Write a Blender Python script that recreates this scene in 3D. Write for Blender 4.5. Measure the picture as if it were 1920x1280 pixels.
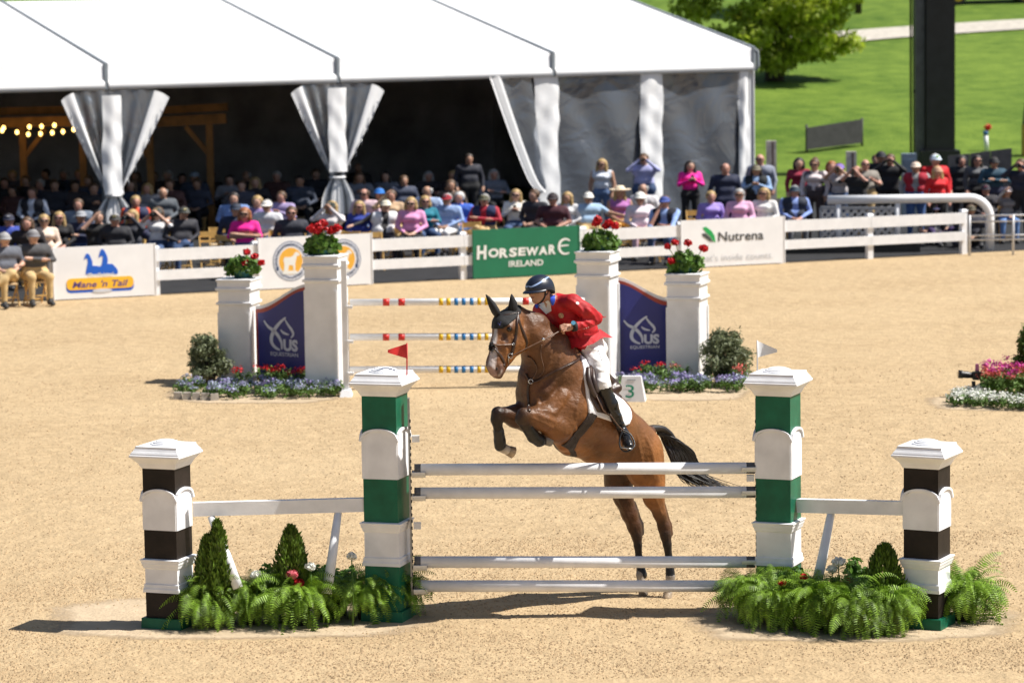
import bpy, bmesh, math, random
import numpy as np
from mathutils import Vector, Matrix
rng = random.Random(7)
nrng = np.random.default_rng(11)
S = bpy.context.scene
COL = S.collection
for o in list(bpy.data.objects):
    bpy.data.objects.remove(o)

# ------------------------------------------------------------------ camera
FPX, CAMH, HORIZ, ROLL = 5800.0, 5.83, -10.0, 0.015
PITCH = math.atan((640 - HORIZ) / FPX)
CAM = Vector((0, 0, CAMH))
_F = Vector((0, math.cos(PITCH), -math.sin(PITCH)))
_U0 = Vector((0, math.sin(PITCH), math.cos(PITCH)))
_R0 = Vector((1, 0, 0))
_R = _R0 * math.cos(ROLL) - _U0 * math.sin(ROLL)
_U = _R0 * math.sin(ROLL) + _U0 * math.cos(ROLL)
cam_data = bpy.data.cameras.new('camera')
cam = bpy.data.objects.new('camera', cam_data)
COL.objects.link(cam)
M = Matrix.Identity(4)
for i in range(3):
    M[i][0], M[i][1], M[i][2], M[i][3] = _R[i], _U[i], -_F[i], CAM[i]
cam.matrix_world = M
cam_data.sensor_width = 36.0
cam_data.lens = 36.0 * FPX / 1920.0
cam_data.clip_end = 3000
cam_data.clip_start = 0.5
cam_data.dof.use_dof = True
cam_data.dof.focus_distance = 29.3
cam_data.dof.aperture_fstop = 2.5
S.camera = cam
S.render.resolution_x, S.render.resolution_y = 1024, 682

# ------------------------------------------------------------------ light
SUN_AZ, SUN_EL = math.radians(-3), math.radians(54)     # azimuth from +X towards +Y
sun_vec = Vector((math.cos(SUN_EL) * math.cos(SUN_AZ), math.cos(SUN_EL) * math.sin(SUN_AZ), math.sin(SUN_EL)))
w = bpy.data.worlds.new('World')
S.world = w
w.use_nodes = True
nt = w.node_tree
sky = nt.nodes.new('ShaderNodeTexSky')
sky.sky_type = 'NISHITA'
sky.sun_disc = False
sky.sun_elevation = SUN_EL
sky.sun_rotation = math.pi / 2 - SUN_AZ
sky.air_density = 1.0
sky.dust_density = 1.2
bgn = nt.nodes['Background']
bgn.inputs['Strength'].default_value = 0.058
nt.links.new(sky.outputs[0], bgn.inputs['Color'])
sd = bpy.data.lights.new('sun', 'SUN')
sd.energy = 5.0
sd.angle = math.radians(0.53)
sd.color = (1.0, 0.955, 0.88)
sun = bpy.data.objects.new('sun', sd)
COL.objects.link(sun)
sun.rotation_euler = sun_vec.to_track_quat('Z', 'Y').to_euler()
S.view_settings.view_transform = 'Standard'
S.view_settings.look = 'None'
S.view_settings.gamma = 1.0
S.view_settings.exposure = 0.52
S.view_settings.use_curve_mapping = False
S.render.engine = 'CYCLES'
S.cycles.max_bounces = 6
S.cycles.transparent_max_bounces = 12

# ------------------------------------------------------------------ pixels to points
def ray(px, py):
    return _F * FPX + _R * (px - 960.0) + _U * (640.0 - py)
def W(px, py, Y):
    d = ray(px, py)
    return CAM + d * (Y / d.y)
def G(px, py, z=0.0):
    d = ray(px, py)
    return CAM + d * ((z - CAMH) / d.z)
def proj(p):
    v = Vector(p) - CAM
    k = v.dot(_F)
    return 960 + FPX * v.dot(_R) / k, 640 - FPX * v.dot(_U) / k
def px_at(Y):          # pixels per metre at a depth
    return FPX / Y

# ------------------------------------------------------------------ materials
MATS = {}
def nodes_of(name):
    m = bpy.data.materials.new(name)
    m.use_nodes = True
    t = m.node_tree
    b = t.nodes['Principled BSDF']
    return m, t, b
def mat(name, col, rough=0.6, var=0.08, scale=12.0, bump=0.0, bscale=None, metal=0.0, spec=0.5, coat=0.0, island=0.0,
        emit=None, estr=0.0, trans=0.0, sheen=0.0):
    if name in MATS:
        return MATS[name]
    m, t, b = nodes_of(name)
    L = t.links.new
    col = tuple(col)[:3]
    tc = t.nodes.new('ShaderNodeTexCoord')
    nz = t.nodes.new('ShaderNodeTexNoise')
    nz.inputs['Scale'].default_value = scale
    nz.inputs['Detail'].default_value = 5
    L(tc.outputs['Object'], nz.inputs['Vector'])
    mx = t.nodes.new('ShaderNodeMix')
    mx.data_type = 'RGBA'
    lo = tuple(max(0, c * (1 - var * 1.6)) for c in col)
    hi = tuple(min(1, c * (1 + var)) for c in col)
    mx.inputs[6].default_value = (*lo, 1)
    mx.inputs[7].default_value = (*hi, 1)
    rmp = t.nodes.new('ShaderNodeMapRange')
    rmp.inputs[1].default_value = 0.3
    rmp.inputs[2].default_value = 0.7
    L(nz.outputs[0], rmp.inputs[0])
    if island > 0:
        gi = t.nodes.new('ShaderNodeNewGeometry')
        ad = t.nodes.new('ShaderNodeMix')
        ad.inputs[0].default_value = island
        L(rmp.outputs[0], ad.inputs[2])
        L(gi.outputs['Random Per Island'], ad.inputs[3])
        L(ad.outputs[0], mx.inputs[0])
    else:
        L(rmp.outputs[0], mx.inputs[0])
    L(mx.outputs[2], b.inputs['Base Color'])
    b.inputs['Roughness'].default_value = rough
    b.inputs['Metallic'].default_value = metal
    b.inputs['Specular IOR Level'].default_value = spec
    b.inputs['Coat Weight'].default_value = coat
    if sheen:
        b.inputs['Sheen Weight'].default_value = sheen
    if bump > 0:
        n2 = t.nodes.new('ShaderNodeTexNoise')
        n2.inputs['Scale'].default_value = bscale or scale * 4
        n2.inputs['Detail'].default_value = 4
        L(tc.outputs['Object'], n2.inputs['Vector'])
        bp = t.nodes.new('ShaderNodeBump')
        bp.inputs['Strength'].default_value = bump
        bp.inputs['Distance'].default_value = 0.02
        L(n2.outputs[0], bp.inputs['Height'])
        L(bp.outputs[0], b.inputs['Normal'])
    if emit:
        b.inputs['Emission Color'].default_value = (*emit, 1)
        b.inputs['Emission Strength'].default_value = estr
    if trans > 0:          # leaves and cloth that let light through
        tr = t.nodes.new('ShaderNodeBsdfTranslucent')
        L(mx.outputs[2], tr.inputs['Color'])
        ms = t.nodes.new('ShaderNodeMixShader')
        ms.inputs[0].default_value = trans
        L(b.outputs[0], ms.inputs[1])
        L(tr.outputs[0], ms.inputs[2])
        L(ms.outputs[0], t.nodes['Material Output'].inputs['Surface'])
    MATS[name] = m
    return m
def srgb(r, g, b):
    f = lambda c: (c / 255 / 12.92) if c <= 10 else ((c / 255 + 0.055) / 1.055) ** 2.4
    return (f(r), f(g), f(b))

# ------------------------------------------------------------------ mesh builder
class MB:
    def __init__(self):
        self.v, self.f, self.m, self.sm = [], [], [], []
    def add(self, verts, faces, mi=0, smooth=False, T=None):
        o = len(self.v)
        if T is not None:
            verts = [T @ Vector(p) for p in verts]
        self.v += [tuple(p) for p in verts]
        for f in faces:
            self.f.append(tuple(i + o for i in f))
            self.m.append(mi)
            self.sm.append(smooth)
        return self
    def box(self, c, s, mi=0, rz=0.0, T=None, top=1.0):
        x, y, z = s[0] / 2, s[1] / 2, s[2] / 2
        vs = [(-x, -y, -z), (x, -y, -z), (x, y, -z), (-x, y, -z),
              (-x * top, -y * top, z), (x * top, -y * top, z), (x * top, y * top, z), (-x * top, y * top, z)]
        R = Matrix.Translation(Vector(c)) @ Matrix.Rotation(rz, 4, 'Z')
        if T is not None:
            R = T @ R
        return self.add(vs, [(0, 3, 2, 1), (4, 5, 6, 7), (0, 1, 5, 4), (1, 2, 6, 5), (2, 3, 7, 6), (3, 0, 4, 7)], mi, False, R)
    def bar(self, a, b, wd, ht, mi=0, up=(0, 0, 1)):
        a, b, up = Vector(a), Vector(b), Vector(up)
        d = (b - a)
        L = d.length
        d.normalize()
        sd_ = d.cross(up)
        if sd_.length < 1e-4:
            sd_ = d.cross(Vector((1, 0, 0)))
        sd_.normalize()
        u = sd_.cross(d)
        vs = []
        for t in (a, b):
            for sx, sz in ((-1, -1), (1, -1), (1, 1), (-1, 1)):
                vs.append(t + sd_ * (sx * wd / 2) + u * (sz * ht / 2))
        return self.add(vs, [(3, 2, 1, 0), (4, 5, 6, 7), (0, 1, 5, 4), (1, 2, 6, 5), (2, 3, 7, 6), (3, 0, 4, 7)], mi)
    def tube(self, pts, rad, n=10, mi=0, caps=True, smooth=True, flat=None):
        pts = [Vector(p) for p in pts]
        if not hasattr(rad, '__len__'):
            rad = [rad] * len(pts)
        rings = []
        prev = None
        for i, p in enumerate(pts):
            d = (pts[min(i + 1, len(pts) - 1)] - pts[max(i - 1, 0)])
            if d.length < 1e-9:
                d = Vector((0, 0, 1))
            d.normalize()
            if prev is None:
                u = d.orthogonal().normalized() if abs(d.z) > 0.95 else d.cross(Vector((0, 0, 1))).normalized()
            else:
                u = (prev - d * prev.dot(d)).normalized()
            prev = u
            q = d.cross(u)
            fl = 1.0 if flat is None else flat
            rings.append([p + (u * math.cos(2 * math.pi * k / n) + q * math.sin(2 * math.pi * k / n) * fl) * rad[i] for k in range(n)])
        vs = [v for r in rings for v in r]
        fs = []
        for i in range(len(rings) - 1):
            for k in range(n):
                k2 = (k + 1) % n
                fs.append((i * n + k, i * n + k2, (i + 1) * n + k2, (i + 1) * n + k))
        self.add(vs, fs, mi, smooth)
        if caps:
            o = len(self.v) - len(vs)
            self.f.append(tuple(o + k for k in reversed(range(n)))); self.m.append(mi); self.sm.append(False)
            self.f.append(tuple(o + (len(rings) - 1) * n + k for k in range(n))); self.m.append(mi); self.sm.append(False)
        return self
    def lathe(self, prof, n=16, mi=0, T=None, smooth=True):
        vs, fs = [], []
        for r, z in prof:
            for k in range(n):
                a = 2 * math.pi * k / n
                vs.append((r * math.cos(a), r * math.sin(a), z))
        for i in range(len(prof) - 1):
            for k in range(n):
                k2 = (k + 1) % n
                fs.append((i * n + k, i * n + k2, (i + 1) * n + k2, (i + 1) * n + k))
        return self.add(vs, fs, mi, smooth, T)
    def ball(self, c, r, mi=0, n=10, m=6, T=None):
        if not hasattr(r, '__len__'):
            r = (r, r, r)
        vs, fs = [], []
        for i in range(m + 1):
            th = math.pi * i / m
            for k in range(n):
                a = 2 * math.pi * k / n
                vs.append((c[0] + r[0] * math.sin(th) * math.cos(a), c[1] + r[1] * math.sin(th) * math.sin(a), c[2] - r[2] * math.cos(th)))
        for i in range(m):
            for k in range(n):
                k2 = (k + 1) % n
                fs.append((i * n + k, i * n + k2, (i + 1) * n + k2, (i + 1) * n + k))
        return self.add(vs, fs, mi, True, T)
    def prism(self, poly, dep, mi=0, T=None, side_mi=None):
        """poly in local XZ, extruded from y=0 (front) to y=dep"""
        n = len(poly)
        vs = [(p[0], 0, p[1]) for p in poly] + [(p[0], dep, p[1]) for p in poly]
        self.add(vs, [tuple(range(n))], mi, False, T)
        o = len(self.v) - 2 * n
        sm = mi if side_mi is None else side_mi
        self.f.append(tuple(o + n + k for k in reversed(range(n)))); self.m.append(sm); self.sm.append(False)
        for k in range(n):
            k2 = (k + 1) % n
            self.f.append((o + k2, o + k, o + n + k, o + n + k2)); self.m.append(sm); self.sm.append(False)
        return self
    def build(self, name, mats, parent=None, loc=None):
        me = bpy.data.meshes.new(name)
        me.from_pydata(self.v, [], self.f)
        if not isinstance(mats, (list, tuple)):
            mats = [mats]
        for q in mats:
            me.materials.append(q)
        if me.polygons:
            me.polygons.foreach_set('material_index', self.m)
            me.polygons.foreach_set('use_smooth', self.sm)
        me.update()
        return link(name, me, parent, loc)

def link(name, me, parent=None, loc=None):
    o = bpy.data.objects.new(name, me)
    COL.objects.link(o)
    if parent is not None:
        o.parent = parent
        if me is not None or True:
            o.matrix_parent_inverse = INV.get(parent.name, Matrix.Identity(4))
    if loc is not None:
        o.location = loc
    return o
INV = {}
def thing(name, label, cat, loc=(0, 0, 0), group=None, rz=0.0, keep_world=True):
    """an Empty at a thing's base; parts are given in world coordinates when keep_world"""
    o = bpy.data.objects.new(name, None)
    o.empty_display_size = 0.1
    COL.objects.link(o)
    o.location = loc
    o.rotation_euler = (0, 0, rz)
    o['label'] = label
    o['category'] = cat
    if group:
        o['group'] = group
    if keep_world:
        INV[o.name] = (Matrix.Translation(Vector(loc)) @ Matrix.Rotation(rz, 4, 'Z')).inverted()
    return o
def tag(o, label, cat, group=None):
    o['label'] = label
    o['category'] = cat
    if group:
        o['group'] = group
    return o
def structure(o):
    o['kind'] = 'structure'
    return o
def stuff(o, label=None, cat=None):
    o['kind'] = 'stuff'
    if label:
        o['label'] = label
    if cat:
        o['category'] = cat
    return o
def np_mesh(name, V, F, mats, parent=None, midx=None, smooth=False):
    """V (n,3), F (m,3|4) numpy -> object"""
    me = bpy.data.meshes.new(name)
    V = np.asarray(V, dtype=np.float32)
    F = np.asarray(F, dtype=np.int32)
    k = F.shape[1]
    me.vertices.add(len(V))
    me.vertices.foreach_set('co', V.ravel())
    me.loops.add(F.size)
    me.loops.foreach_set('vertex_index', F.ravel())
    me.polygons.add(len(F))
    me.polygons.foreach_set('loop_start', np.arange(0, F.size, k, dtype=np.int32))
    me.polygons.foreach_set('loop_total', np.full(len(F), k, dtype=np.int32))
    if not isinstance(mats, (list, tuple)):
        mats = [mats]
    for q in mats:
        me.materials.append(q)
    if midx is not None:
        me.polygons.foreach_set('material_index', np.asarray(midx, dtype=np.int32))
    me.polygons.foreach_set('use_smooth', np.full(len(F), bool(smooth)))
    me.update(calc_edges=True)
    return link(name, me, parent)

# ------------------------------------------------------------------ lettering
def text_geo(txt, size=1.0, bold=0.0, shear=0.0, space=1.0):
    cu = bpy.data.curves.new('txt', 'FONT')
    cu.body = txt
    cu.size = size
    cu.offset = bold
    cu.shear = shear
    cu.space_character = space
    cu.align_x = 'CENTER'
    cu.resolution_u = 3
    ob = bpy.data.objects.new('txt', cu)
    COL.objects.link(ob)
    dg = bpy.context.evaluated_depsgraph_get()
    me = bpy.data.meshes.new_from_object(ob.evaluated_get(dg))
    vs = [tuple(v.co) for v in me.vertices]
    fs = [tuple(p.vertices) for p in me.polygons]
    bpy.data.objects.remove(ob)
    bpy.data.curves.remove(cu)
    bpy.data.meshes.remove(me)
    return vs, fs
def add_text(mb, txt, cx, cz, height, T, mi=0, width=None, bold=0.0, shear=0.0, space=1.0, y=-0.006):
    """letters as flat shapes on a local XZ face (front is -y); height is the capital height"""
    vs, fs = text_geo(txt, 1.0, bold, shear, space)
    if not vs:
        return
    xs = [v[0] for v in vs]; ys = [v[1] for v in vs]
    h0 = 0.72
    k = height / h0
    kx = k if width is None else width / (max(xs) - min(xs))
    mx = (max(xs) + min(xs)) / 2
    base = cz - height / 2
    out = [(cx + (v[0] - mx) * kx, y, base + v[1] * k) for v in vs]
    mb.add(out, fs, mi, False, T)
def stroke(mb, pts, wid, T, mi=0, y=-0.006):
    """a flat tapered brush stroke on a local XZ face"""
    n = len(pts)
    if not hasattr(wid, '__len__'):
        wid = [wid] * n
    vs = []
    for i, p in enumerate(pts):
        a = pts[max(i - 1, 0)]; b = pts[min(i + 1, n - 1)]
        d = Vector((b[0] - a[0], b[1] - a[1])).normalized()
        nx, nz_ = -d.y, d.x
        vs.append((p[0] + nx * wid[i] / 2, y, p[1] + nz_ * wid[i] / 2))
        vs.append((p[0] - nx * wid[i] / 2, y, p[1] - nz_ * wid[i] / 2))
    fs = [(2 * i, 2 * i + 1, 2 * i + 3, 2 * i + 2) for i in range(n - 1)]
    mb.add(vs, fs, mi, False, T)
def smooth_pts(pts, n=6):
    """Catmull-Rom through points"""
    P = [Vector(p) for p in pts]
    out = []
    for i in range(len(P) - 1):
        p0 = P[max(i - 1, 0)]; p1 = P[i]; p2 = P[i + 1]; p3 = P[min(i + 2, len(P) - 1)]
        for j in range(n):
            t = j / n
            out.append(0.5 * ((2 * p1) + (p2 - p0) * t + (2 * p0 - 5 * p1 + 4 * p2 - p3) * t * t + (3 * p1 - p0 - 3 * p2 + p3) * t ** 3))
    out.append(P[-1])
    return out

# ------------------------------------------------------------------ blended bodies (smooth union of tapered limbs, surface nets)
def sdf_body(prims, h, pad=0.06, carve=None):
    """prims: (a, b, ra, rb, blend, tag) tapered limb, or (c, (rx,ry,rz), 'E', rotation matrix|None, blend, tag) ellipsoid.
    returns V, F, face tags"""
    lo = np.array([1e9] * 3); hi = -lo
    for p in prims:
        if p[2] == 'E':
            c = np.array(p[0]); r = max(p[1])
            lo = np.minimum(lo, c - r); hi = np.maximum(hi, c + r)
        else:
            for q, r in ((p[0], p[2]), (p[1], p[3])):
                q = np.array(q)
                lo = np.minimum(lo, q - r); hi = np.maximum(hi, q + r)
    lo -= pad; hi += pad
    n = np.ceil((hi - lo) / h).astype(int) + 1
    D = np.full(n, 1.0, dtype=np.float32)
    Tg = np.zeros(n, dtype=np.int16)
    Tb = np.full(n, 9.0, dtype=np.float32)
    ax = [lo[i] + h * np.arange(n[i]) for i in range(3)]
    for p in prims:
        k = p[4]
        if p[2] == 'E':
            c = np.array(p[0], dtype=float); rr = np.array(p[1], dtype=float)
            l, u = c - rr.max() - k - 2 * h, c + rr.max() + k + 2 * h
        else:
            a = np.array(p[0], dtype=float); b = np.array(p[1], dtype=float)
            m_ = max(p[2], p[3]) + k + 2 * h
            l, u = np.minimum(a, b) - m_, np.maximum(a, b) + m_
        i0 = np.clip(np.floor((l - lo) / h).astype(int), 0, n - 1)
        i1 = np.clip(np.ceil((u - lo) / h).astype(int) + 1, 1, n)
        sl = tuple(slice(i0[i], i1[i]) for i in range(3))
        X = ax[0][sl[0]][:, None, None]; Y = ax[1][sl[1]][None, :, None]; Z = ax[2][sl[2]][None, None, :]
        if p[2] == 'E':
            if p[3] is None:
                q = np.sqrt(((X - c[0]) / rr[0]) ** 2 + ((Y - c[1]) / rr[1]) ** 2 + ((Z - c[2]) / rr[2]) ** 2)
            else:
                Rm = np.array(p[3])
                dx, dy, dz = X - c[0], Y - c[1], Z - c[2]
                q = np.sqrt(sum(((Rm[0][i] * dx + Rm[1][i] * dy + Rm[2][i] * dz) / rr[i]) ** 2 for i in range(3)))
            d = (q - 1) * rr.min()
        else:
            ab = b - a
            L2 = max(float(ab @ ab), 1e-12)
            t = np.clip(((X - a[0]) * ab[0] + (Y - a[1]) * ab[1] + (Z - a[2]) * ab[2]) / L2, 0, 1)
            d = np.sqrt((X - a[0] - t * ab[0]) ** 2 + (Y - a[1] - t * ab[1]) ** 2 + (Z - a[2] - t * ab[2]) ** 2) - (p[2] + t * (p[3] - p[2]))
        d = d.astype(np.float32)
        cur = D[sl]
        hh = np.clip(k - np.abs(cur - d), 0, None) / max(k, 1e-6)
        D[sl] = np.minimum(cur, d) - hh * hh * k * 0.25
        tb = Tb[sl]; m2 = d < tb
        tb[m2] = d[m2]; Tb[sl] = tb
        tg = Tg[sl]; tg[m2] = p[5]; Tg[sl] = tg
    if carve is not None:
        X, Y, Z = np.meshgrid(*ax, indexing='ij')
        D = np.maximum(D, carve(X, Y, Z).astype(np.float32))
    return surface_nets(D, lo, h, Tg)
def surface_nets(D, lo, h, Tg):
    s = D < 0
    n = np.array(D.shape)
    c = [(i, j, k) for i in (0, 1) for j in (0, 1) for k in (0, 1)]
    def sh(A, o):
        return A[o[0]:n[0] - 1 + o[0], o[1]:n[1] - 1 + o[1], o[2]:n[2] - 1 + o[2]]
    cnt = sum(sh(s, o).astype(np.int8) for o in c)
    act = (cnt > 0) & (cnt < 8)
    idx = np.full(act.shape, -1, dtype=np.int64)
    ids = np.argwhere(act)
    idx[act] = np.arange(len(ids))
    acc = np.zeros((len(ids), 3)); num = np.zeros(len(ids))
    for o in c:
        for a in range(3):
            if o[a]:
                continue
            o2 = list(o); o2[a] = 1
            d0 = D[ids[:, 0] + o[0], ids[:, 1] + o[1], ids[:, 2] + o[2]]
            d1 = D[ids[:, 0] + o2[0], ids[:, 1] + o2[1], ids[:, 2] + o2[2]]
            x = (d0 < 0) != (d1 < 0)
            t = d0[x] / (d0[x] - d1[x])
            pp = np.tile(np.array(o, dtype=float), (x.sum(), 1))
            pp[:, a] = t
            acc[x] += pp; num[x] += 1
    V = lo + h * (ids + acc / num[:, None])
    tv = Tg[ids[:, 0], ids[:, 1], ids[:, 2]]
    Fs = []
    for a in range(3):
        b, d = (a + 1) % 3, (a + 2) % 3
        e0 = [slice(None)] * 3; e1 = [slice(None)] * 3
        e0[a] = slice(0, -1); e1[a] = slice(1, None)
        s0, s1 = s[tuple(e0)], s[tuple(e1)]
        cr = np.argwhere(s0 != s1)
        ok = (cr[:, b] > 0) & (cr[:, d] > 0) & (cr[:, b] < n[b] - 1) & (cr[:, d] < n[d] - 1)
        cr = cr[ok]
        inside = s[cr[:, 0], cr[:, 1], cr[:, 2]]
        q = []
        for ob, od in ((-1, -1), (0, -1), (0, 0), (-1, 0)):
            cc = cr.copy(); cc[:, b] += ob; cc[:, d] += od
            q.append(idx[cc[:, 0], cc[:, 1], cc[:, 2]])
        q = np.stack(q, 1)
        q[~inside] = q[~inside][:, ::-1]
        Fs.append(q)
    F = np.concatenate(Fs)
    F = F[(F >= 0).all(1)]
    ft = tv[F[:, 0]]
    return V, F, ft
def relax(V, F, it=2, lam=0.5):
    V = V.copy()
    e = np.concatenate([F[:, [0, 1]], F[:, [1, 2]], F[:, [2, 3]], F[:, [3, 0]]])
    for _ in range(it):
        acc = np.zeros_like(V); num = np.zeros(len(V))
        np.add.at(acc, e[:, 0], V[e[:, 1]]); np.add.at(acc, e[:, 1], V[e[:, 0]])
        np.add.at(num, e[:, 0], 1); np.add.at(num, e[:, 1], 1)
        V += lam * (acc / np.maximum(num, 1)[:, None] - V)
    return V
# =================================================================== SETTING
def sand_material(name, dark, light, speck, bump):
    m, t, b = nodes_of(name)
    L = t.links.new
    tc = t.nodes.new('ShaderNodeTexCoord')
    def noise(sc, det=4, rough=0.6):
        n = t.nodes.new('ShaderNodeTexNoise')
        n.inputs['Scale'].default_value = sc
        n.inputs['Detail'].default_value = det
        n.inputs['Roughness'].default_value = rough
        L(tc.outputs['Object'], n.inputs['Vector'])
        return n
    def rng_(src, a, c):
        r = t.nodes.new('ShaderNodeMapRange')
        r.inputs[1].default_value = a; r.inputs[2].default_value = c
        L(src, r.inputs[0])
        return r.outputs[0]
    def mix(f, A, B):
        x = t.nodes.new('ShaderNodeMix'); x.data_type = 'RGBA'
        L(f, x.inputs[0])
        for s_, q in ((6, A), (7, B)):
            if isinstance(q, tuple):
                x.inputs[s_].default_value = (*q, 1)
            else:
                L(q, x.inputs[s_])
        return x.outputs[2]
    big, mid, fine, sp = noise(0.35, 5), noise(5.0, 5), noise(42, 3), noise(19, 2, 0.5)
    c1 = mix(rng_(big.outputs[0], 0.35, 0.65), dark, light)
    c2 = mix(rng_(mid.outputs[0], 0.42, 0.72), c1, tuple(min(1, q * 1.13) for q in light))
    mp = t.nodes.new('ShaderNodeMapping'); mp.inputs['Scale'].default_value = (0.35, 1.6, 1)
    L(tc.outputs['Object'], mp.inputs['Vector'])
    stn = t.nodes.new('ShaderNodeTexNoise'); stn.inputs['Scale'].default_value = 0.9; stn.inputs['Detail'].default_value = 7; stn.inputs['Roughness'].default_value = 0.65
    L(mp.outputs[0], stn.inputs['Vector'])
    c2 = mix(rng_(stn.outputs[0], 0.58, 0.78), c2, tuple(min(1, q * 1.18) for q in light))
    hoofn = noise(2.6, 3, 0.5)
    k = t.nodes.new('ShaderNodeMath'); k.operation = 'MULTIPLY'
    L(rng_(sp.outputs[0], 0.665, 0.77), k.inputs[0]); k.inputs[1].default_value = speck
    c3 = mix(k.outputs[0], c2, tuple(q * 0.55 for q in dark))
    L(c3, b.inputs['Base Color'])
    b.inputs['Roughness'].default_value = 0.95
    b.inputs['Specular IOR Level'].default_value = 0.1
    ad = t.nodes.new('ShaderNodeMath'); ad.operation = 'ADD'
    L(mid.outputs[0], ad.inputs[0])
    m2 = t.nodes.new('ShaderNodeMath'); m2.operation = 'MULTIPLY'
    L(fine.outputs[0], m2.inputs[0]); m2.inputs[1].default_value = 0.5
    L(m2.outputs[0], ad.inputs[1])
    a1 = t.nodes.new('ShaderNodeMath'); a1.operation = 'MULTIPLY_ADD'
    L(hoofn.outputs[0], a1.inputs[0]); a1.inputs[1].default_value = 2.2; L(ad.outputs[0], a1.inputs[2])
    a2 = t.nodes.new('ShaderNodeMath'); a2.operation = 'ADD'
    L(a1.outputs[0], a2.inputs[0]); L(sp.outputs[0], a2.inputs[1])
    bp = t.nodes.new('ShaderNodeBump')
    bp.inputs['Strength'].default_value = bump
    bp.inputs['Distance'].default_value = 0.06
    L(a2.outputs[0], bp.inputs['Height'])
    L(bp.outputs[0], b.inputs['Normal'])
    MATS[name] = m
    return m
SAND = sand_material('sand', (0.41, 0.297, 0.172), (0.475, 0.354, 0.212), 0.55, 0.55)
SANDP = sand_material('packed_sand', (0.43, 0.335, 0.225), (0.49, 0.385, 0.265), 0.35, 0.3)
mb = MB()
mb.add([(-600, -60, 0), (600, -60, 0), (600, 900, 0), (-600, 900, 0)], [(0, 1, 2, 3)])
structure(mb.build('arena_ground', SAND))

def fence_row(x):
    return 563 - 0.051 * (x - 100)
def FP(x, off=0.0):
    """point on the fence line under picture column x, off metres behind it"""
    a = G(100, fence_row(100)); b = G(1806, fence_row(1806))
    d = (b - a).normalized()
    n = Vector((-d.y, d.x, 0))
    p = G(x, fence_row(x))
    return p + n * off
FD = (G(1806, fence_row(1806)) - G(100, fence_row(100))).normalized()
FN = Vector((-FD.y, FD.x, 0))          # away from the arena
FANG = math.atan2(FD.y, FD.x)

# dark ground of the spectators' side
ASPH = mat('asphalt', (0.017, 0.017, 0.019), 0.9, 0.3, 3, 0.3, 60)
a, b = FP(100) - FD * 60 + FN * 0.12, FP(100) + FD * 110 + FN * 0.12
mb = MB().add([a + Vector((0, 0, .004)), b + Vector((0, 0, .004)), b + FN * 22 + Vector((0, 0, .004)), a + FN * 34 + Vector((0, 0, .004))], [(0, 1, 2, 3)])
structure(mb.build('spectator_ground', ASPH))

# grass hill
def hill_z(x, y):
    t = max(0.0, y - 90.0)
    z = 0.098 * t * min(1.0, t / 14.0)
    z += 0.25 * math.sin(x * 0.07 + y * 0.03) * min(1, t / 30)
    if y > 190:
        z -= 0.05 * (y - 190)
    return z + 0.02
def grass_material():
    m, t, b = nodes_of('grass')
    L = t.links.new
    tc = t.nodes.new('ShaderNodeTexCoord')
    def noise(sc, det):
        n = t.nodes.new('ShaderNodeTexNoise'); n.inputs['Scale'].default_value = sc; n.inputs['Detail'].default_value = det
        L(tc.outputs['Object'], n.inputs['Vector']); return n
    n1, n2, n3 = noise(0.12, 6), noise(1.3, 6), noise(14, 3)
    r = t.nodes.new('ShaderNodeValToRGB')
    e = r.color_ramp.elements
    e[0].position, e[0].color = 0.38, (0.05, 0.105, 0.011, 1)  # dark end puts shade bands, along with mowing tone, into the grass colour
    e[1].position, e[1].color = 0.62, (0.17, 0.25, 0.035, 1)
    ad = t.nodes.new('ShaderNodeMix'); ad.inputs[0].default_value = 0.5
    L(n1.outputs[0], ad.inputs[2]); L(n2.outputs[0], ad.inputs[3])
    ad2 = t.nodes.new('ShaderNodeMix'); ad2.inputs[0].default_value = 0.35
    L(ad.outputs[0], ad2.inputs[2]); L(n3.outputs[0], ad2.inputs[3])
    L(ad2.outputs[0], r.inputs[0]); L(r.outputs[0], b.inputs['Base Color'])
    b.inputs['Roughness'].default_value = 0.8
    b.inputs['Specular IOR Level'].default_value = 0.15
    bp = t.nodes.new('ShaderNodeBump'); bp.inputs['Strength'].default_value = 0.3; bp.inputs['Distance'].default_value = 0.10
    L(n3.outputs[0], bp.inputs['Height']); L(bp.outputs[0], b.inputs['Normal'])
    return m
GRASS = grass_material()
gx = np.linspace(-70, 130, 101); gy = np.concatenate([np.linspace(86, 200, 90), np.linspace(205, 420, 30)])
V = [(x, y, hill_z(x, y) if y > 86.5 else -0.3) for y in gy for x in gx]
nx = len(gx)
F = [(j * nx + i, j * nx + i + 1, (j + 1) * nx + i + 1, (j + 1) * nx + i) for j in range(len(gy) - 1) for i in range(nx - 1)]
structure(np_mesh('grass_hill', V, F, GRASS, smooth=True))
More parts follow.
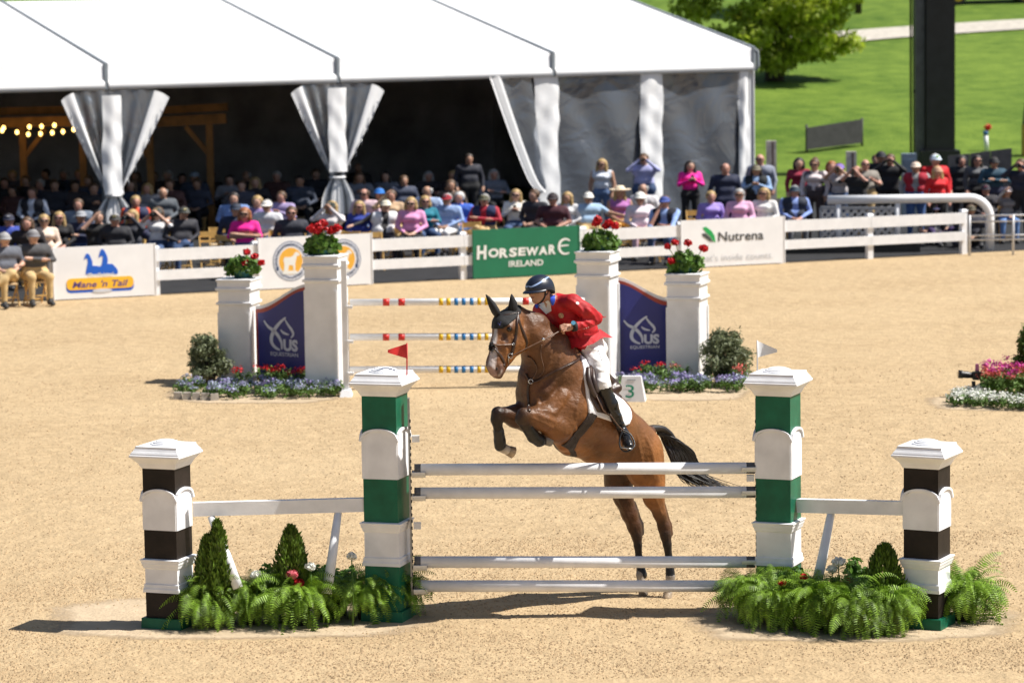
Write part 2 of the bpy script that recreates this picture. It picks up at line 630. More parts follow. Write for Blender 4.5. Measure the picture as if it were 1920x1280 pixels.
# gravel path over the hill
PATH = mat('gravel_path', (0.50, 0.46, 0.40), 0.95, 0.15, 4, 0.3, 40)
mbp = MB()
cen = []
for px_, py_ in [(1380, 104), (1440, 93), (1500, 81), (1600, 70), (1705, 61), (1800, 55), (1920, 48), (2060, 41)]:
    best = None
    for Y in np.linspace(95, 175, 400):
        p = W(px_, py_, Y)
        e = abs(p.z - hill_z(p.x, p.y))
        if best is None or e < best[0]:
            best = (e, p)
    cen.append(best[1])
cen = smooth_pts(cen, 6)
vs, fs = [], []
for i, p in enumerate(cen):
    q = cen[min(i + 1, len(cen) - 1)] - cen[max(i - 1, 0)]
    nrm = Vector((-q.y, q.x, 0)).normalized()
    for k in (-1.7, -0.6, 0.6, 1.7):
        s_ = p + nrm * k
        vs.append((s_.x, s_.y, hill_z(s_.x, s_.y) + 0.06))
for i in range(len(cen) - 1):
    for k in range(3):
        fs.append((4 * i + k, 4 * (i + 1) + k, 4 * (i + 1) + k + 1, 4 * i + k + 1))
mbp.add(vs, fs)
structure(mbp.build('gravel_path', PATH))

# pale packed sand round the obstacles, thinning out raggedly towards its rim
def fade_rim(m):
    t = m.node_tree; L = t.links.new
    at = t.nodes.new('ShaderNodeAttribute'); at.attribute_name = 'cover'
    tc = t.nodes.new('ShaderNodeTexCoord')
    nz = t.nodes.new('ShaderNodeTexNoise'); nz.inputs['Scale'].default_value = 6.0; nz.inputs['Detail'].default_value = 6; nz.inputs['Roughness'].default_value = .7
    L(tc.outputs['Object'], nz.inputs['Vector'])
    ad = t.nodes.new('ShaderNodeMath'); ad.operation = 'MULTIPLY_ADD'; ad.inputs[1].default_value = 1.5; L(at.outputs['Fac'], ad.inputs[0]); L(nz.outputs[0], ad.inputs[2])
    mr = t.nodes.new('ShaderNodeMapRange'); mr.inputs[1].default_value = .62; mr.inputs[2].default_value = 1.25; L(ad.outputs[0], mr.inputs[0])
    tr = t.nodes.new('ShaderNodeBsdfTransparent'); ms = t.nodes.new('ShaderNodeMixShader')
    L(mr.outputs[0], ms.inputs[0]); L(tr.outputs[0], ms.inputs[1]); L(t.nodes['Principled BSDF'].outputs[0], ms.inputs[2])
    L(ms.outputs[0], t.nodes['Material Output'].inputs['Surface'])
fade_rim(SANDP)
def patch(name, px0, px1, py0, py1, seed, z=0.004):
    r = random.Random(seed)
    vs = []
    cx, cy = (px0 + px1) / 2, (py0 + py1) / 2
    for k in range(72):
        a_ = 2 * math.pi * k / 72
        q = 1 + 0.035 * math.sin(3 * a_ + seed) + 0.03 * math.sin(7 * a_ + 2 * seed) + r.uniform(-.012, .012)
        ca, sa = math.cos(a_), math.sin(a_)
        e = 0.62
        ux = math.copysign(abs(ca) ** e, ca) * q; uy = math.copysign(abs(sa) ** e, sa) * q
        p = G(cx + ux * (px1 - px0) / 2, cy + uy * (py1 - py0) / 2, z)
        vs.append(p)
    c = G(cx, cy, z)
    inner = [c.lerp(v, .62) for v in vs]
    fs = [(0, 1 + k, 1 + (k + 1) % 72) for k in range(72)] + [(1 + k, 73 + k, 73 + (k + 1) % 72, 1 + (k + 1) % 72) for k in range(72)]
    mbq = MB().add([c] + inner + vs, fs)
    o = structure(mbq.build(name, SANDP))
    at = o.data.attributes.new('cover', 'FLOAT', 'POINT')
    at.data.foreach_set('value', [1.0] * 73 + [0.0] * 72)
    return o
patch('packed_sand', 60, 812, 1118, 1201, 1)
patch('packed_sand', 1270, 1925, 1128, 1205, 2)
patch('packed_sand', 300, 656, 722, 757, 3)
patch('packed_sand', 1150, 1418, 712, 752, 4)
patch('packed_sand', 1735, 2050, 735, 772, 5)

# loose clods of sand (uncountable)
def clods(n, y0, y1, smin, smax, seed, xpad=80, avoid=None):
    r = np.random.default_rng(seed)
    px_ = r.uniform(-xpad, 1920 + xpad, n * 2); Ys = y0 + (y1 - y0) * r.uniform(0, 1, n * 2)
    X = (px_ - 960) / FPX * Ys * 1.0
    keep = np.ones(len(X), bool)
    if avoid is not None:
        for (cx, cy, rx, ry) in avoid:
            ins = (((X - cx) / rx) ** 2 + ((Ys - cy) / ry) ** 2) < 1
            keep &= ~(ins & (r.uniform(0, 1, len(X)) < 0.85))
    cl = np.sin(X * 1.7 + 3 * np.sin(Ys * .9)) * np.sin(Ys * 1.3 + 2 * np.sin(X * .6))
    keep &= r.uniform(0, 1, len(X)) < 0.55 + 0.45 * cl
    X, Ys = X[keep][:n], Ys[keep][:n]
    n = len(X)
    sz = smin + (smax - smin) * r.uniform(0, 1, n) ** 3.0
    base = np.array([(1, 0, 0), (0.3, .95, 0), (-.8, .6, 0), (-.8, -.6, 0), (.3, -.95, 0), (.1, .1, .8), (.45, .35, .55), (-.4, -.35, .6)], float)
    tri = np.array([(0, 1, 6), (1, 5, 6), (1, 2, 5), (2, 3, 7), (2, 7, 5), (3, 4, 7), (4, 0, 5), (4, 5, 7), (0, 6, 5)])
    ang = r.uniform(0, 6.28, n)
    P = base[None] * sz[:, None, None] * r.uniform(.7, 1.3, (n, 8, 3))
    ca, sa = np.cos(ang)[:, None], np.sin(ang)[:, None]
    x = P[:, :, 0] * ca - P[:, :, 1] * sa + X[:, None]
    y = P[:, :, 0] * sa + P[:, :, 1] * ca + Ys[:, None]
    z = P[:, :, 2] - 0.001
    V = np.stack([x, y, z], 2).reshape(-1, 3)
    F = (tri[None] + 8 * np.arange(n)[:, None, None]).reshape(-1, 3)
    return V, F
CLOD = mat('sand_clod', (0.43, 0.31, 0.185), 0.95, 0.2, 3, island=0.7, spec=0.1)
pc = [G(430, 1160), G(1600, 1165)]
av = [(pc[0].x, pc[0].y, 2.0, 1.05), (pc[1].x, pc[1].y, 1.75, 1.05)]
V1, F1 = clods(64000, 26.0, 33.0, 0.004, 0.018, 5, avoid=av)
V2, F2 = clods(15000, 33.0, 48, 0.006, 0.020, 6)
stuff(np_mesh('sand_clods', np.concatenate([V1, V2]), np.concatenate([F1, F2 + len(V1)]), CLOD), 'loose clods of kicked up tan sand over the arena', 'sand clods')

# =================================================================== FENCE
WHITE = mat('white_paint', (0.84, 0.855, 0.89), 0.45, 0.04, 6, 0.05, 40)
VINYLW = mat('white_vinyl_board', (0.86, 0.875, 0.91), 0.4, 0.03, 3)
fence = thing('rail_fence', 'white two rail fence along the far edge of the sand arena', 'fence', FP(960))
posts = [100, 293, 480, 690, 868, 1092, 1275, 1462, 1630, 1806]
for i, x in enumerate(posts):
    p = FP(x, 0.0)
    mb = MB().box((p.x, p.y, 0.47), (0.13, 0.13, 0.96), rz=FANG)
    po = mb.build('post', WHITE, fence)
    mb = MB().box((p.x, p.y, 0.965), (0.16, 0.16, 0.04), rz=FANG, top=0.7).build('post_cap', WHITE, po)
for i in range(len(posts) - 1):
    a, b = FP(posts[i], -0.085), FP(posts[i + 1], -0.085)
    g = FD * 0.004
    for z, h in ((0.80, 0.24), (0.40, 0.20)):
        MB().bar(a + g + Vector((0, 0, z)), b - g + Vector((0, 0, z)), 0.035, h).build('rail', WHITE, fence)

# ------------------------------------------------------------------ banners on the fence
def banner_T(x0, x1, z0, off=-0.135):
    a, b = FP(x0, off), FP(x1, off)
    d = b - a
    Lg = d.length
    T = Matrix.Translation((a + b) / 2 + Vector((0, 0, z0))) @ Matrix.Rotation(math.atan2(d.y, d.x), 4, 'Z')
    return T, Lg
def banner(x0, x1, label, board, z0=0.02, hgt=1.02, name='banner'):
    T, Lg = banner_T(x0, x1, z0)
    root = thing(name, label, 'banner', T.translation)
    MB().box((0, 0.015, hgt / 2), (Lg, 0.03, hgt), T=T).build('board', board, root)
    for sx in (-1, 1):
        MB().box((sx * (Lg / 2 - .012), 0.012, hgt / 2), (0.02, 0.045, hgt + .01), T=T).build('edge_strip', board, root)
    return root, T, Lg, hgt
BLUE_D = mat('logo_blue', srgb(20, 95, 205), 0.5, 0.03)
GOLD = mat('logo_gold', srgb(236, 178, 66), 0.5, 0.03)
YEL = mat('logo_yellow', srgb(250, 190, 50), 0.5, 0.03)
NAVY = mat('logo_navy', srgb(38, 66, 110), 0.5, 0.03)
VIOL = mat('logo_violet', srgb(92, 72, 130), 0.5, 0.03)
LGREY = mat('logo_pale_grey', srgb(206, 212, 224), 0.5, 0.03)
GREENB = mat('banner_green', (0.01, 0.17, 0.085), 0.45, 0.05, 3)
LETW = mat('letter_white', (0.80, 0.82, 0.80), 0.5, 0.02)
LETG = mat('letter_charcoal', (0.06, 0.065, 0.07), 0.5, 0.02)
LETLG = mat('letter_silver', (0.52, 0.54, 0.57), 0.5, 0.02)

# banner with two blue horses above a yellow plaque
root, T, Lg, H = banner(98, 291, 'white banner with two blue horses over a yellow name plaque', VINYLW)
sc = Lg / 193.0
def bl(px_, py_):      # from the picture of the banner (100..300, 450..570 at x9.6) to local metres
    x = 100 + px_ / 9.6; y = 450 + py_ / 9.6
    yb = 562.5 - 0.051 * (x - 100)
    return ((x - 194.5) * sc, (yb - y) * sc)
out = [(560, 630), (575, 540), (605, 420), (600, 360), (570, 345), (530, 385), (555, 320), (575, 275), (605, 262), (640, 290), (665, 350),
       (685, 400), (690, 480), (760, 482), (815, 492), (850, 470), (865, 400), (878, 320), (850, 305), (800, 340), (815, 270), (845, 195),
       (880, 182), (915, 225), (950, 300), (965, 360), (955, 445), (1045, 445), (1080, 480), (1120, 525), (1140, 570), (1130, 620)]
MB().prism([bl(*p) for p in reversed(out)], -0.006, T=T).build('horse_emblem', BLUE_D, root)
def rrect(x0, z0, x1, z1, r, n=5):
    o_ = []
    for cx, cz, a0 in ((x1 - r, z0 + r, -90), (x1 - r, z1 - r, 0), (x0 + r, z1 - r, 90), (x0 + r, z0 + r, 180)):
        for k in range(n + 1):
            a_ = math.radians(a0 + 90 * k / n)
            o_.append((cx + r * math.cos(a_), cz + r * math.sin(a_)))
    return o_
p0, p1 = bl(208, 955), bl(1420, 660)
MB().prism([(x, z - .012) for x, z in rrect(p0[0], p0[1], p1[0], p1[1], .09)], -0.003, T=T).build('plaque_edge', BLUE_D, root)
p0, p1 = bl(215, 915), bl(1415, 650)
MB().prism(rrect(p0[0], p0[1], p1[0], p1[1], .09), -0.008, T=T).build('plaque', YEL, root)
mb = MB()
c = bl(815, 790)
add_text(mb, "Mane 'n Tail", c[0], c[1], .125, T, width=1.10 * Lg / 2.03, shear=.25, bold=.02, y=-.011)
mb.build('lettering', VIOL, root)
mb = MB(); c = bl(830, 630)
add_text(mb, "The Original", c[0], c[1], .065, T, width=.52, shear=.25, bold=.03, y=-.010)
mb.build('lettering', LETW, root)
c = bl(850, 910)
MB().prism([(c[0] + .2 * math.cos(2 * math.pi * k / 24), c[1] + .035 * math.sin(2 * math.pi * k / 24)) for k in range(24)], -0.0115, T=T).build('ribbon', LGREY, root)

# banner with the round golden horse seals
root, T, Lg, H = banner(482, 696, 'white banner with two round seals of a white horse on gold', VINYLW, hgt=1.03)
sc = Lg / 214.0
def seal(cxpx, cypx):
    yb = fence_row(cxpx)
    cx, cz = (cxpx - 589) * sc, (yb - cypx) * sc - .02
    R = .405
    ring = lambda r, n=48: [(cx + r * .93 * math.cos(2 * math.pi * k / n), cz + r * math.sin(2 * math.pi * k / n)) for k in range(n)]
    sl = MB().prism(ring(R), -0.003, T=T).build('seal_ring', NAVY, root)
    MB().prism(ring(R * .965), -0.005, T=T).build('seal_band', LGREY, sl)
    MB().prism(ring(R * .70), -0.0065, T=T).build('seal_band', VINYLW, sl)
    MB().prism(ring(R * .665), -0.008, T=T).build('seal_disc', GOLD, sl)
    # lettering running round the ring
    mbt = MB()
    # the ring's small lettering is too blurred to read in the photograph: only its strokes are kept
    rr_ = random.Random(int(cxpx))
    for a0, a1, n in ((196, -16, 46), (218, 322, 22)):
        for i in range(n):
            q = math.radians(a0 + (a1 - a0) * (i + .5) / n)
            r0, r1 = R * rr_.choice([.765, .765, .80]), R * rr_.choice([.885, .885, .85])
            u_ = Vector((math.cos(q) * .93, math.sin(q))); v_ = Vector((-math.sin(q), math.cos(q))) * .0075
            c_ = Vector((cx, cz))
            pts_ = [c_ + u_ * r0 - v_, c_ + u_ * r0 + v_, c_ + u_ * r1 + v_, c_ + u_ * r1 - v_]
            mbt.add([(p_.x, -.0085, p_.y) for p_ in pts_], [(0, 1, 2, 3)], 0, False, T)
    mbt.build('lettering', NAVY, sl)
    for a_ in (205, -25):
        q = math.radians(a_)
        MB().box((cx + .93 * R * .83 * math.cos(q), -.007, cz + R * .83 * math.sin(q)), (.05, .004, .085), T=T).build('seal_mark', NAVY, sl)
    hp = [(-.17, -.235), (-.15, -.19), (-.14, -.05), (-.16, .03), (-.13, .085), (-.02, .08), (.04, .10), (.09, .17), (.135, .185), (.19, .13),
          (.175, .10), (.13, .105), (.105, .02), (.09, -.06), (.085, -.19), (.05, -.19), (.045, -.09), (-.045, -.08), (-.06, -.19), (-.09, -.19), (-.10, -.19)]
    MB().prism([(cx + x, cz + z) for x, z in reversed(hp)], -0.010, T=T).build('seal_horse', LETW, sl)
    MB().prism([(cx + x, cz + z) for x, z in [(-.19, -.26), (.14, -.26), (.115, -.195), (-.165, -.195)]], -0.0105, T=T).build('seal_plinth', LETW, sl)
seal(542, 491)
seal(640, 487)

# green banner
root, T, Lg, H = banner(883, 1083, 'dark green banner with large white uneven capital lettering', GREENB, hgt=1.0)
mb = MB()
word = [('H', -.86, .52, .27, .19), ('O', -.635, .495, .17, .20), ('R', -.445, .485, .185, .17), ('S', -.265, .49, .175, .15), ('E', -.095, .495, .16, .15),
        ('W', .105, .49, .165, .24), ('A', .31, .495, .165, .17), ('R', .485, .51, .185, .14)]
for ch, cx, cz, h, wd_ in word:
    add_text(mb, ch, cx * Lg / 2.05, cz + .02, h, T, width=wd_ * Lg / 2.05, bold=.045, shear=.05, y=-.008)
stroke(mb, [((.745 + .125 * math.cos(math.radians(a_))) * Lg / 2.05, .575 + .155 * math.sin(math.radians(a_))) for a_ in range(48, 318, 15)], [.03 + .025 * math.sin(math.pi * q / 17) for q in range(18)], T, y=-.008)
stroke(mb, [(x * Lg / 2.05, z) for x, z in ((.63, .585), (.72, .595), (.81, .60))], [.035, .035, .02], T, y=-.0085)
add_text(mb, 'IRELAND', -.02, .27, .125, T, width=.66 * Lg / 2.05, bold=.02, y=-.008)
mb.build('lettering', LETW, root)

# feed banner
root, T, Lg, H = banner(1272, 1467, 'white banner with a green leaf mark and dark grey lettering', VINYLW, hgt=1.0)
sc = Lg / 195.0
def bn(px_, py_):
    x = 1060 + px_ / 3.3675; y = 400 + py_ / 3.3675
    return ((x - 1369.5) * sc, (fence_row(x) - y) * sc)
mb = MB(); c = bn(1090, 160)
add_text(mb, 'Nutrena', c[0], c[1], .20, T, width=.95 * Lg / 2.18, bold=.012, y=-.008)
mb.build('lettering', LETG, root)
mb = MB(); c = bn(1060, 275)
add_text(mb, "What's inside counts.", c[0] - .10, c[1] - .02, .15, T, width=1.72 * Lg / 2.18, y=-.008, bold=-.004)
mb.build('lettering', LETLG, root)
lg = [(850, 120), (870, 112), (905, 135), (925, 165), (930, 200), (915, 195), (895, 165), (870, 145)]
MB().prism([bn(*p) for p in reversed(lg)], -0.006, T=T).build('leaf_mark', mat('logo_green', srgb(30, 165, 85), .5), root)
lg = [(846, 150), (870, 152), (895, 172), (912, 197), (895, 195), (868, 178), (850, 165)]
MB().prism([bn(*p) for p in reversed(lg)], -0.008, T=T).build('leaf_mark', LETG, root)

# ------------------------------------------------------------------ white pipe railing, mesh panel and barrier at the right
PIPE = mat('white_pipe', (0.88, 0.89, 0.92), 0.35, 0.03, 6)
Yr = 69.0
rail = thing('pipe_railing', 'thick white pipe railing with a rounded end in front of the standing crowd', 'railing', W(1683, 470, Yr))
rail.location.z = 0
INV[rail.name] = Matrix.Translation(rail.location).inverted()
zt = W(1690, 373, Yr).z
def RX(px_, Y=Yr):
    return W(px_, 400, Y).x
pp = [(RX(1552), zt), (RX(1700), zt), (RX(1810), zt)]
r_ = RX(1856) - RX(1818)
for k in range(0, 8):
    a_ = math.pi / 2 * k / 7
    pp.append((RX(1818) + r_ * math.sin(a_), zt - r_ * (1 - math.cos(a_))))
pp.append((RX(1856), 0.0))
MB().tube([(x, Yr, z) for x, z in pp], 0.10, 14).build('top_pipe', PIPE, rail)
for x in (1572, 1683):
    MB().tube([(RX(x), Yr, 0), (RX(x), Yr, zt - .1)], 0.06, 12).build('post', PIPE, rail)
mesh_m = mat('galvanised_wire', (0.62, 0.63, 0.66), 0.4, 0.1, 20, metal=0.15)
ml = thing('mesh_panel', 'grey chain link mesh panel hung below the white pipe railing', 'mesh panel', (RX(1615), Yr + .15, 0))
x0, x1, z0, z1 = RX(1540), RX(1684), .15, zt - .18
mb = MB()
mb.bar((x0, Yr + .15, z1), (x1, Yr + .15, z1 - .05), .05, .07).bar((x0, Yr + .15, z0), (x1, Yr + .15, z0), .05, .05)
for x in (x0, x1):
    mb.bar((x, Yr + .15, z0), (x, Yr + .15, z1), .05, .05)
mb.build('frame', mat('panel_grey', (0.33, 0.35, 0.40), .5, .05), ml)
mb = MB()
st = .17
wd_ = x1 - x0; ht = z1 - z0
k = -ht
while k < wd_:
    a0 = max(0, k); b0 = min(wd_, k + ht)
    mb.bar((x0 + a0, Yr + .15, z0 + a0 - k), (x0 + b0, Yr + .15, z0 + b0 - k), .045, .05)
    mb.bar((x0 + a0, Yr + .22, z1 - (a0 - k)), (x0 + b0, Yr + .22, z1 - (b0 - k)), .045, .05)
    k += st
mb.build('wire_mesh', mesh_m, ml)
kb = thing('kick_board', 'low black board on the ground behind the right fence rails', 'board', (RX(1600), Yr - .4, 0))
MB().box((RX(1585), Yr - .4, .10), (RX(1722) - RX(1450), .05, .2)).build('panel', mat('black_rubber', (.02, .02, .021), .8, .2, 4), kb)
bar = thing('crowd_barrier', 'thin grey steel crowd barrier at the right edge behind the fence end', 'barrier', (RX(1880, 67.5), 67.5, 0))
for y_ in (404, 415, 441, 449):
    z = W(1860, y_, 67.5).z
    MB().tube([(RX(1815, 67.5), 67.5, z), (RX(1990, 67.5), 67.5, z)], .018, 8).build('rail', mesh_m, bar)
for x in (1818, 1900, 1985):
    MB().tube([(RX(x, 67.5), 67.5, 0), (RX(x, 67.5), 67.5, W(1860, 403, 67.5).z)], .028, 8).build('post', mesh_m, bar)

# =================================================================== TENT
TA = math.radians(27.4)
tu = Vector((math.cos(TA), math.sin(TA), 0)); tv = Vector((-math.sin(TA), math.cos(TA), 0))
TC = W(1412, 300, 81.2); TC.z = 0
BAY = 5.96
def TP(s, d, z):
    """tent coordinates: s metres left of the right corner along the front, d metres back, z up"""
    return TC - tu * s + tv * d + Vector((0, 0, z))
PVC = mat('tent_pvc', (0.80, 0.80, 0.82), 0.5, 0.05, 0.6, 0.3, 1.6)
PVCV = mat('tent_valance_pvc', (0.82, 0.83, 0.85), 0.5, 0.03, 0.8, 0.25, 3)
ALU = mat('tent_rail', (0.24, 0.27, 0.30), 0.5, 0.1, 8)
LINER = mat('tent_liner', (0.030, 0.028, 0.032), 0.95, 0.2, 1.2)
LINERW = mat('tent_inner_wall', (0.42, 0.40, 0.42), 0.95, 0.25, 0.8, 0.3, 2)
TWHITE = mat('tent_sleeve', (0.92, 0.92, 0.93), 0.5, 0.03, 2, 0.25, 5)
tent = thing('marquee_tent', 'long white frame marquee with open front and clear side panels', 'tent', TC)
ZE, ZV, SLOPE, DEP = 4.34, 3.74, 0.2, 15.0
NB = 5
for i in range(NB):
    s0, s1 = i * BAY, (i + 1) * BAY
    g = .05
    rows = 10
    mb = MB()
    vs, fs = [], []
    for j in range(rows + 1):
        d = j / rows * DEP / 2
        for k in range(9):
            t_ = k / 8
            s_ = s0 + g + (s1 - s0 - 2 * g) * t_
            sag = -0.05 * math.sin(math.pi * t_) * math.sin(math.pi * j / rows)
            vs.append(TP(s_, d - .06, ZE + SLOPE * d + sag))
    for j in range(rows):
        for k in range(8):
            fs.append((j * 9 + k + 1, j * 9 + k, (j + 1) * 9 + k, (j + 1) * 9 + k + 1))
    mb.add(vs, fs, 0, True)
    mb.add([TP(s0 + g, DEP / 2, ZE + SLOPE * DEP / 2), TP(s1 - g, DEP / 2, ZE + SLOPE * DEP / 2), TP(s1 - g, DEP, ZE), TP(s0 + g, DEP, ZE)], [(0, 1, 2, 3)])
    rp = mb.build('roof_panel', PVC, tent)
    # valance: upright band with rolled lower edge
    mb = MB(); vs, fs = [], []
    prof = [(-.06, ZE), (-.075, ZE - .04), (-.075, ZV + .25), (-.10, ZV + .21), (-.135, ZV + .15), (-.145, ZV + .09), (-.12, ZV + .03), (-.07, ZV), (-.02, ZV + .03)]
    for k in range(13):
        s_ = s0 + g + (s1 - s0 - 2 * g) * k / 12
        for d, z in prof:
            vs.append(TP(s_, d + .012 * math.sin(k * 2.1 + i), z))
    n_ = len(prof)
    for k in range(12):
        for j in range(n_ - 1):
            fs.append((k * n_ + j, k * n_ + j + 1, (k + 1) * n_ + j + 1, (k + 1) * n_ + j))
    mb.add(vs, fs, 0, True).build('valance', PVCV, tent)
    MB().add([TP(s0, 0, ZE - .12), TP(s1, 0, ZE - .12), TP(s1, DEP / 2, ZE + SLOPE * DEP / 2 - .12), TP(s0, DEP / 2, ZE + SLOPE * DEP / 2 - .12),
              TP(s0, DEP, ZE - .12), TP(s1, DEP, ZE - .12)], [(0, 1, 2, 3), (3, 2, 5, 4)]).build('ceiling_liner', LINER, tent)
for i in range(NB + 1):
    s_ = i * BAY
    mb = MB()
    mb.bar(TP(s_, -.08, ZE + .02), TP(s_, DEP / 2, ZE + SLOPE * DEP / 2 + .02), .062, .05)
    mb.bar(TP(s_, -.085, ZV + .02), TP(s_, -.085, ZE + .03), .085, .05, up=(tv.x, tv.y, 0))
    mb.build('roof_rail', ALU, tent)
    MB().box(TP(s_, .12, ZE / 2), (.16, .16, ZE - .05), rz=TA).build('column', ALU if i not in (0, 1) else PVCV, tent)
MB().tube([TP(-.02, -.09, ZE - .02), TP(-.10, -.09, ZE - .10), TP(-.12, -.09, ZV + .15), TP(-.04, -.09, ZV + .02)], .045, 8).build('corner_strap', ALU, tent)
# walls
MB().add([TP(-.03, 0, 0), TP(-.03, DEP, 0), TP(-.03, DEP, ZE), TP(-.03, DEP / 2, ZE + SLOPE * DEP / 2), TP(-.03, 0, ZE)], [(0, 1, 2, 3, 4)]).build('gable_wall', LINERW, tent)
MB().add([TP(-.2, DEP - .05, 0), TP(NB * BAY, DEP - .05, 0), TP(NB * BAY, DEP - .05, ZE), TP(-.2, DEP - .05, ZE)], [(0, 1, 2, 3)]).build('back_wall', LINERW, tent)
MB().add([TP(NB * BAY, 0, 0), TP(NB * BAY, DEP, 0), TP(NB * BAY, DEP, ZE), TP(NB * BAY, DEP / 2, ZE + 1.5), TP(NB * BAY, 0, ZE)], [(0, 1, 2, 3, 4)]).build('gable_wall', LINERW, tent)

def vinyl_material():
    m, t, b = nodes_of('clear_vinyl')
    L = t.links.new
    out = t.nodes['Material Output']
    tr = t.nodes.new('ShaderNodeBsdfTransparent'); tr.inputs[0].default_value = (0.62, 0.65, 0.70, 1)
    df = t.nodes.new('ShaderNodeBsdfDiffuse'); df.inputs[0].default_value = (0.42, 0.47, 0.56, 1)
    gl = t.nodes.new('ShaderNodeBsdfGlossy'); gl.inputs['Roughness'].default_value = 0.30
    tc = t.nodes.new('ShaderNodeTexCoord')
    nz = t.nodes.new('ShaderNodeTexNoise'); nz.inputs['Scale'].default_value = 1.1; nz.inputs['Detail'].default_value = 3; nz.inputs['Distortion'].default_value = 1.2
    L(tc.outputs['Object'], nz.inputs['Vector'])
    bp = t.nodes.new('ShaderNodeBump'); bp.inputs['Strength'].default_value = 0.55; bp.inputs['Distance'].default_value = 0.25
    L(nz.outputs[0], bp.inputs['Height']); L(bp.outputs[0], gl.inputs['Normal'])
    m1 = t.nodes.new('ShaderNodeMixShader'); m1.inputs[0].default_value = 0.22
    L(tr.outputs[0], m1.inputs[1]); L(df.outputs[0], m1.inputs[2])
    fr = t.nodes.new('ShaderNodeFresnel'); fr.inputs[0].default_value = 1.45
    L(bp.outputs[0], fr.inputs['Normal'])
    m2 = t.nodes.new('ShaderNodeMixShader')
    fm = t.nodes.new('ShaderNodeMath'); fm.operation = 'MULTIPLY_ADD'; fm.inputs[1].default_value = 2.2; fm.inputs[2].default_value = 0.05; L(fr.outputs[0], fm.inputs[0]); L(fm.outputs[0], m2.inputs[0]); L(m1.outputs[0], m2.inputs[1]); L(gl.outputs[0], m2.inputs[2])
    L(m2.outputs[0], out.inputs['Surface'])
    return m
VINYL = vinyl_material()
def s_of(px_):
    """tent front coordinate under picture column px_"""
    d = ray(px_, 300)
    # CAM + d*t on the front line
    A = np.array([[d.x, tu.x], [d.y, tu.y]]); r_ = np.array([TC.x, TC.y])
    t_, s_ = np.linalg.solve(A, r_)
    return float(s_)
# wrinkled white sleeves
def sleeve(px0, px1, zt, zb, d=-.02, seed=0, amp=.05, name='sleeve'):
    s1, s0 = s_of(px0), s_of(px1)
    rr = random.Random(seed)
    vs, fs = [], []
    nx_, nz_ = 9, 34
    ph = [rr.uniform(0, 6) for _ in range(4)]
    for j in range(nz_ + 1):
        z = zb + (zt - zb) * j / nz_
        for k in range(nx_ + 1):
            t_ = k / nx_
            e = amp * (math.sin(z * 4.1 + ph[0] + 5.2 * t_ + 2 * math.sin(z * 1.7 + ph[3])) * .5 + math.sin(z * 9.3 + ph[1] - 6 * t_) * .22 + math.sin(z * 1.6 + ph[2] + 8 * t_) * .4)
            wob = .02 * math.sin(z * 3.3 + ph[3] + math.sin(z * 5))
            vs.append(TP(s0 + (s1 - s0) * t_ + wob * (abs(t_ - .5) * 2), d - .035 * math.sin(math.pi * t_) + e * min(1, (zt - z) * 1.5 + .1), z))
    for j in range(nz_):
        for k in range(nx_):
            fs.append((j * (nx_ + 1) + k + 1, j * (nx_ + 1) + k, (j + 1) * (nx_ + 1) + k, (j + 1) * (nx_ + 1) + k + 1))
    return MB().add(vs, fs, 0, True).build(name, TWHITE, tent)
sleeve(1003, 1048, ZV + .02, 0, seed=1, amp=.035)
sleeve(1200, 1242, ZV + .02, 0, seed=2, amp=.05)
sleeve(1385, 1405, ZV + .02, 0, seed=3, amp=.03)
sleeve(186, 222, ZV - .12, 1.3, d=-.27, seed=4, amp=.04)
sleeve(608, 642, ZV - .10, 1.6, d=-.27, seed=5, amp=.04)
for a_, b_ in ((1047, 1202), (1240, 1387)):
    sa, sb = s_of(b_), s_of(a_)
    vs, fs = [], []
    for j in range(25):
        for k in range(17):
            z = ZV * j / 24; t_ = k / 16
            e = .05 * math.sin(5 * t_ + 1.4 * z) + .03 * math.sin(11 * t_ - 2 * z)
            vs.append(TP(sa + (sb - sa) * t_, .03 + e, z))
    for j in range(24):
        for k in range(16):
            fs.append((j * 17 + k + 1, j * 17 + k, (j + 1) * 17 + k, (j + 1) * 17 + k + 1))
    MB().add(vs, fs, 0, True).build('clear_panel', VINYL, tent)
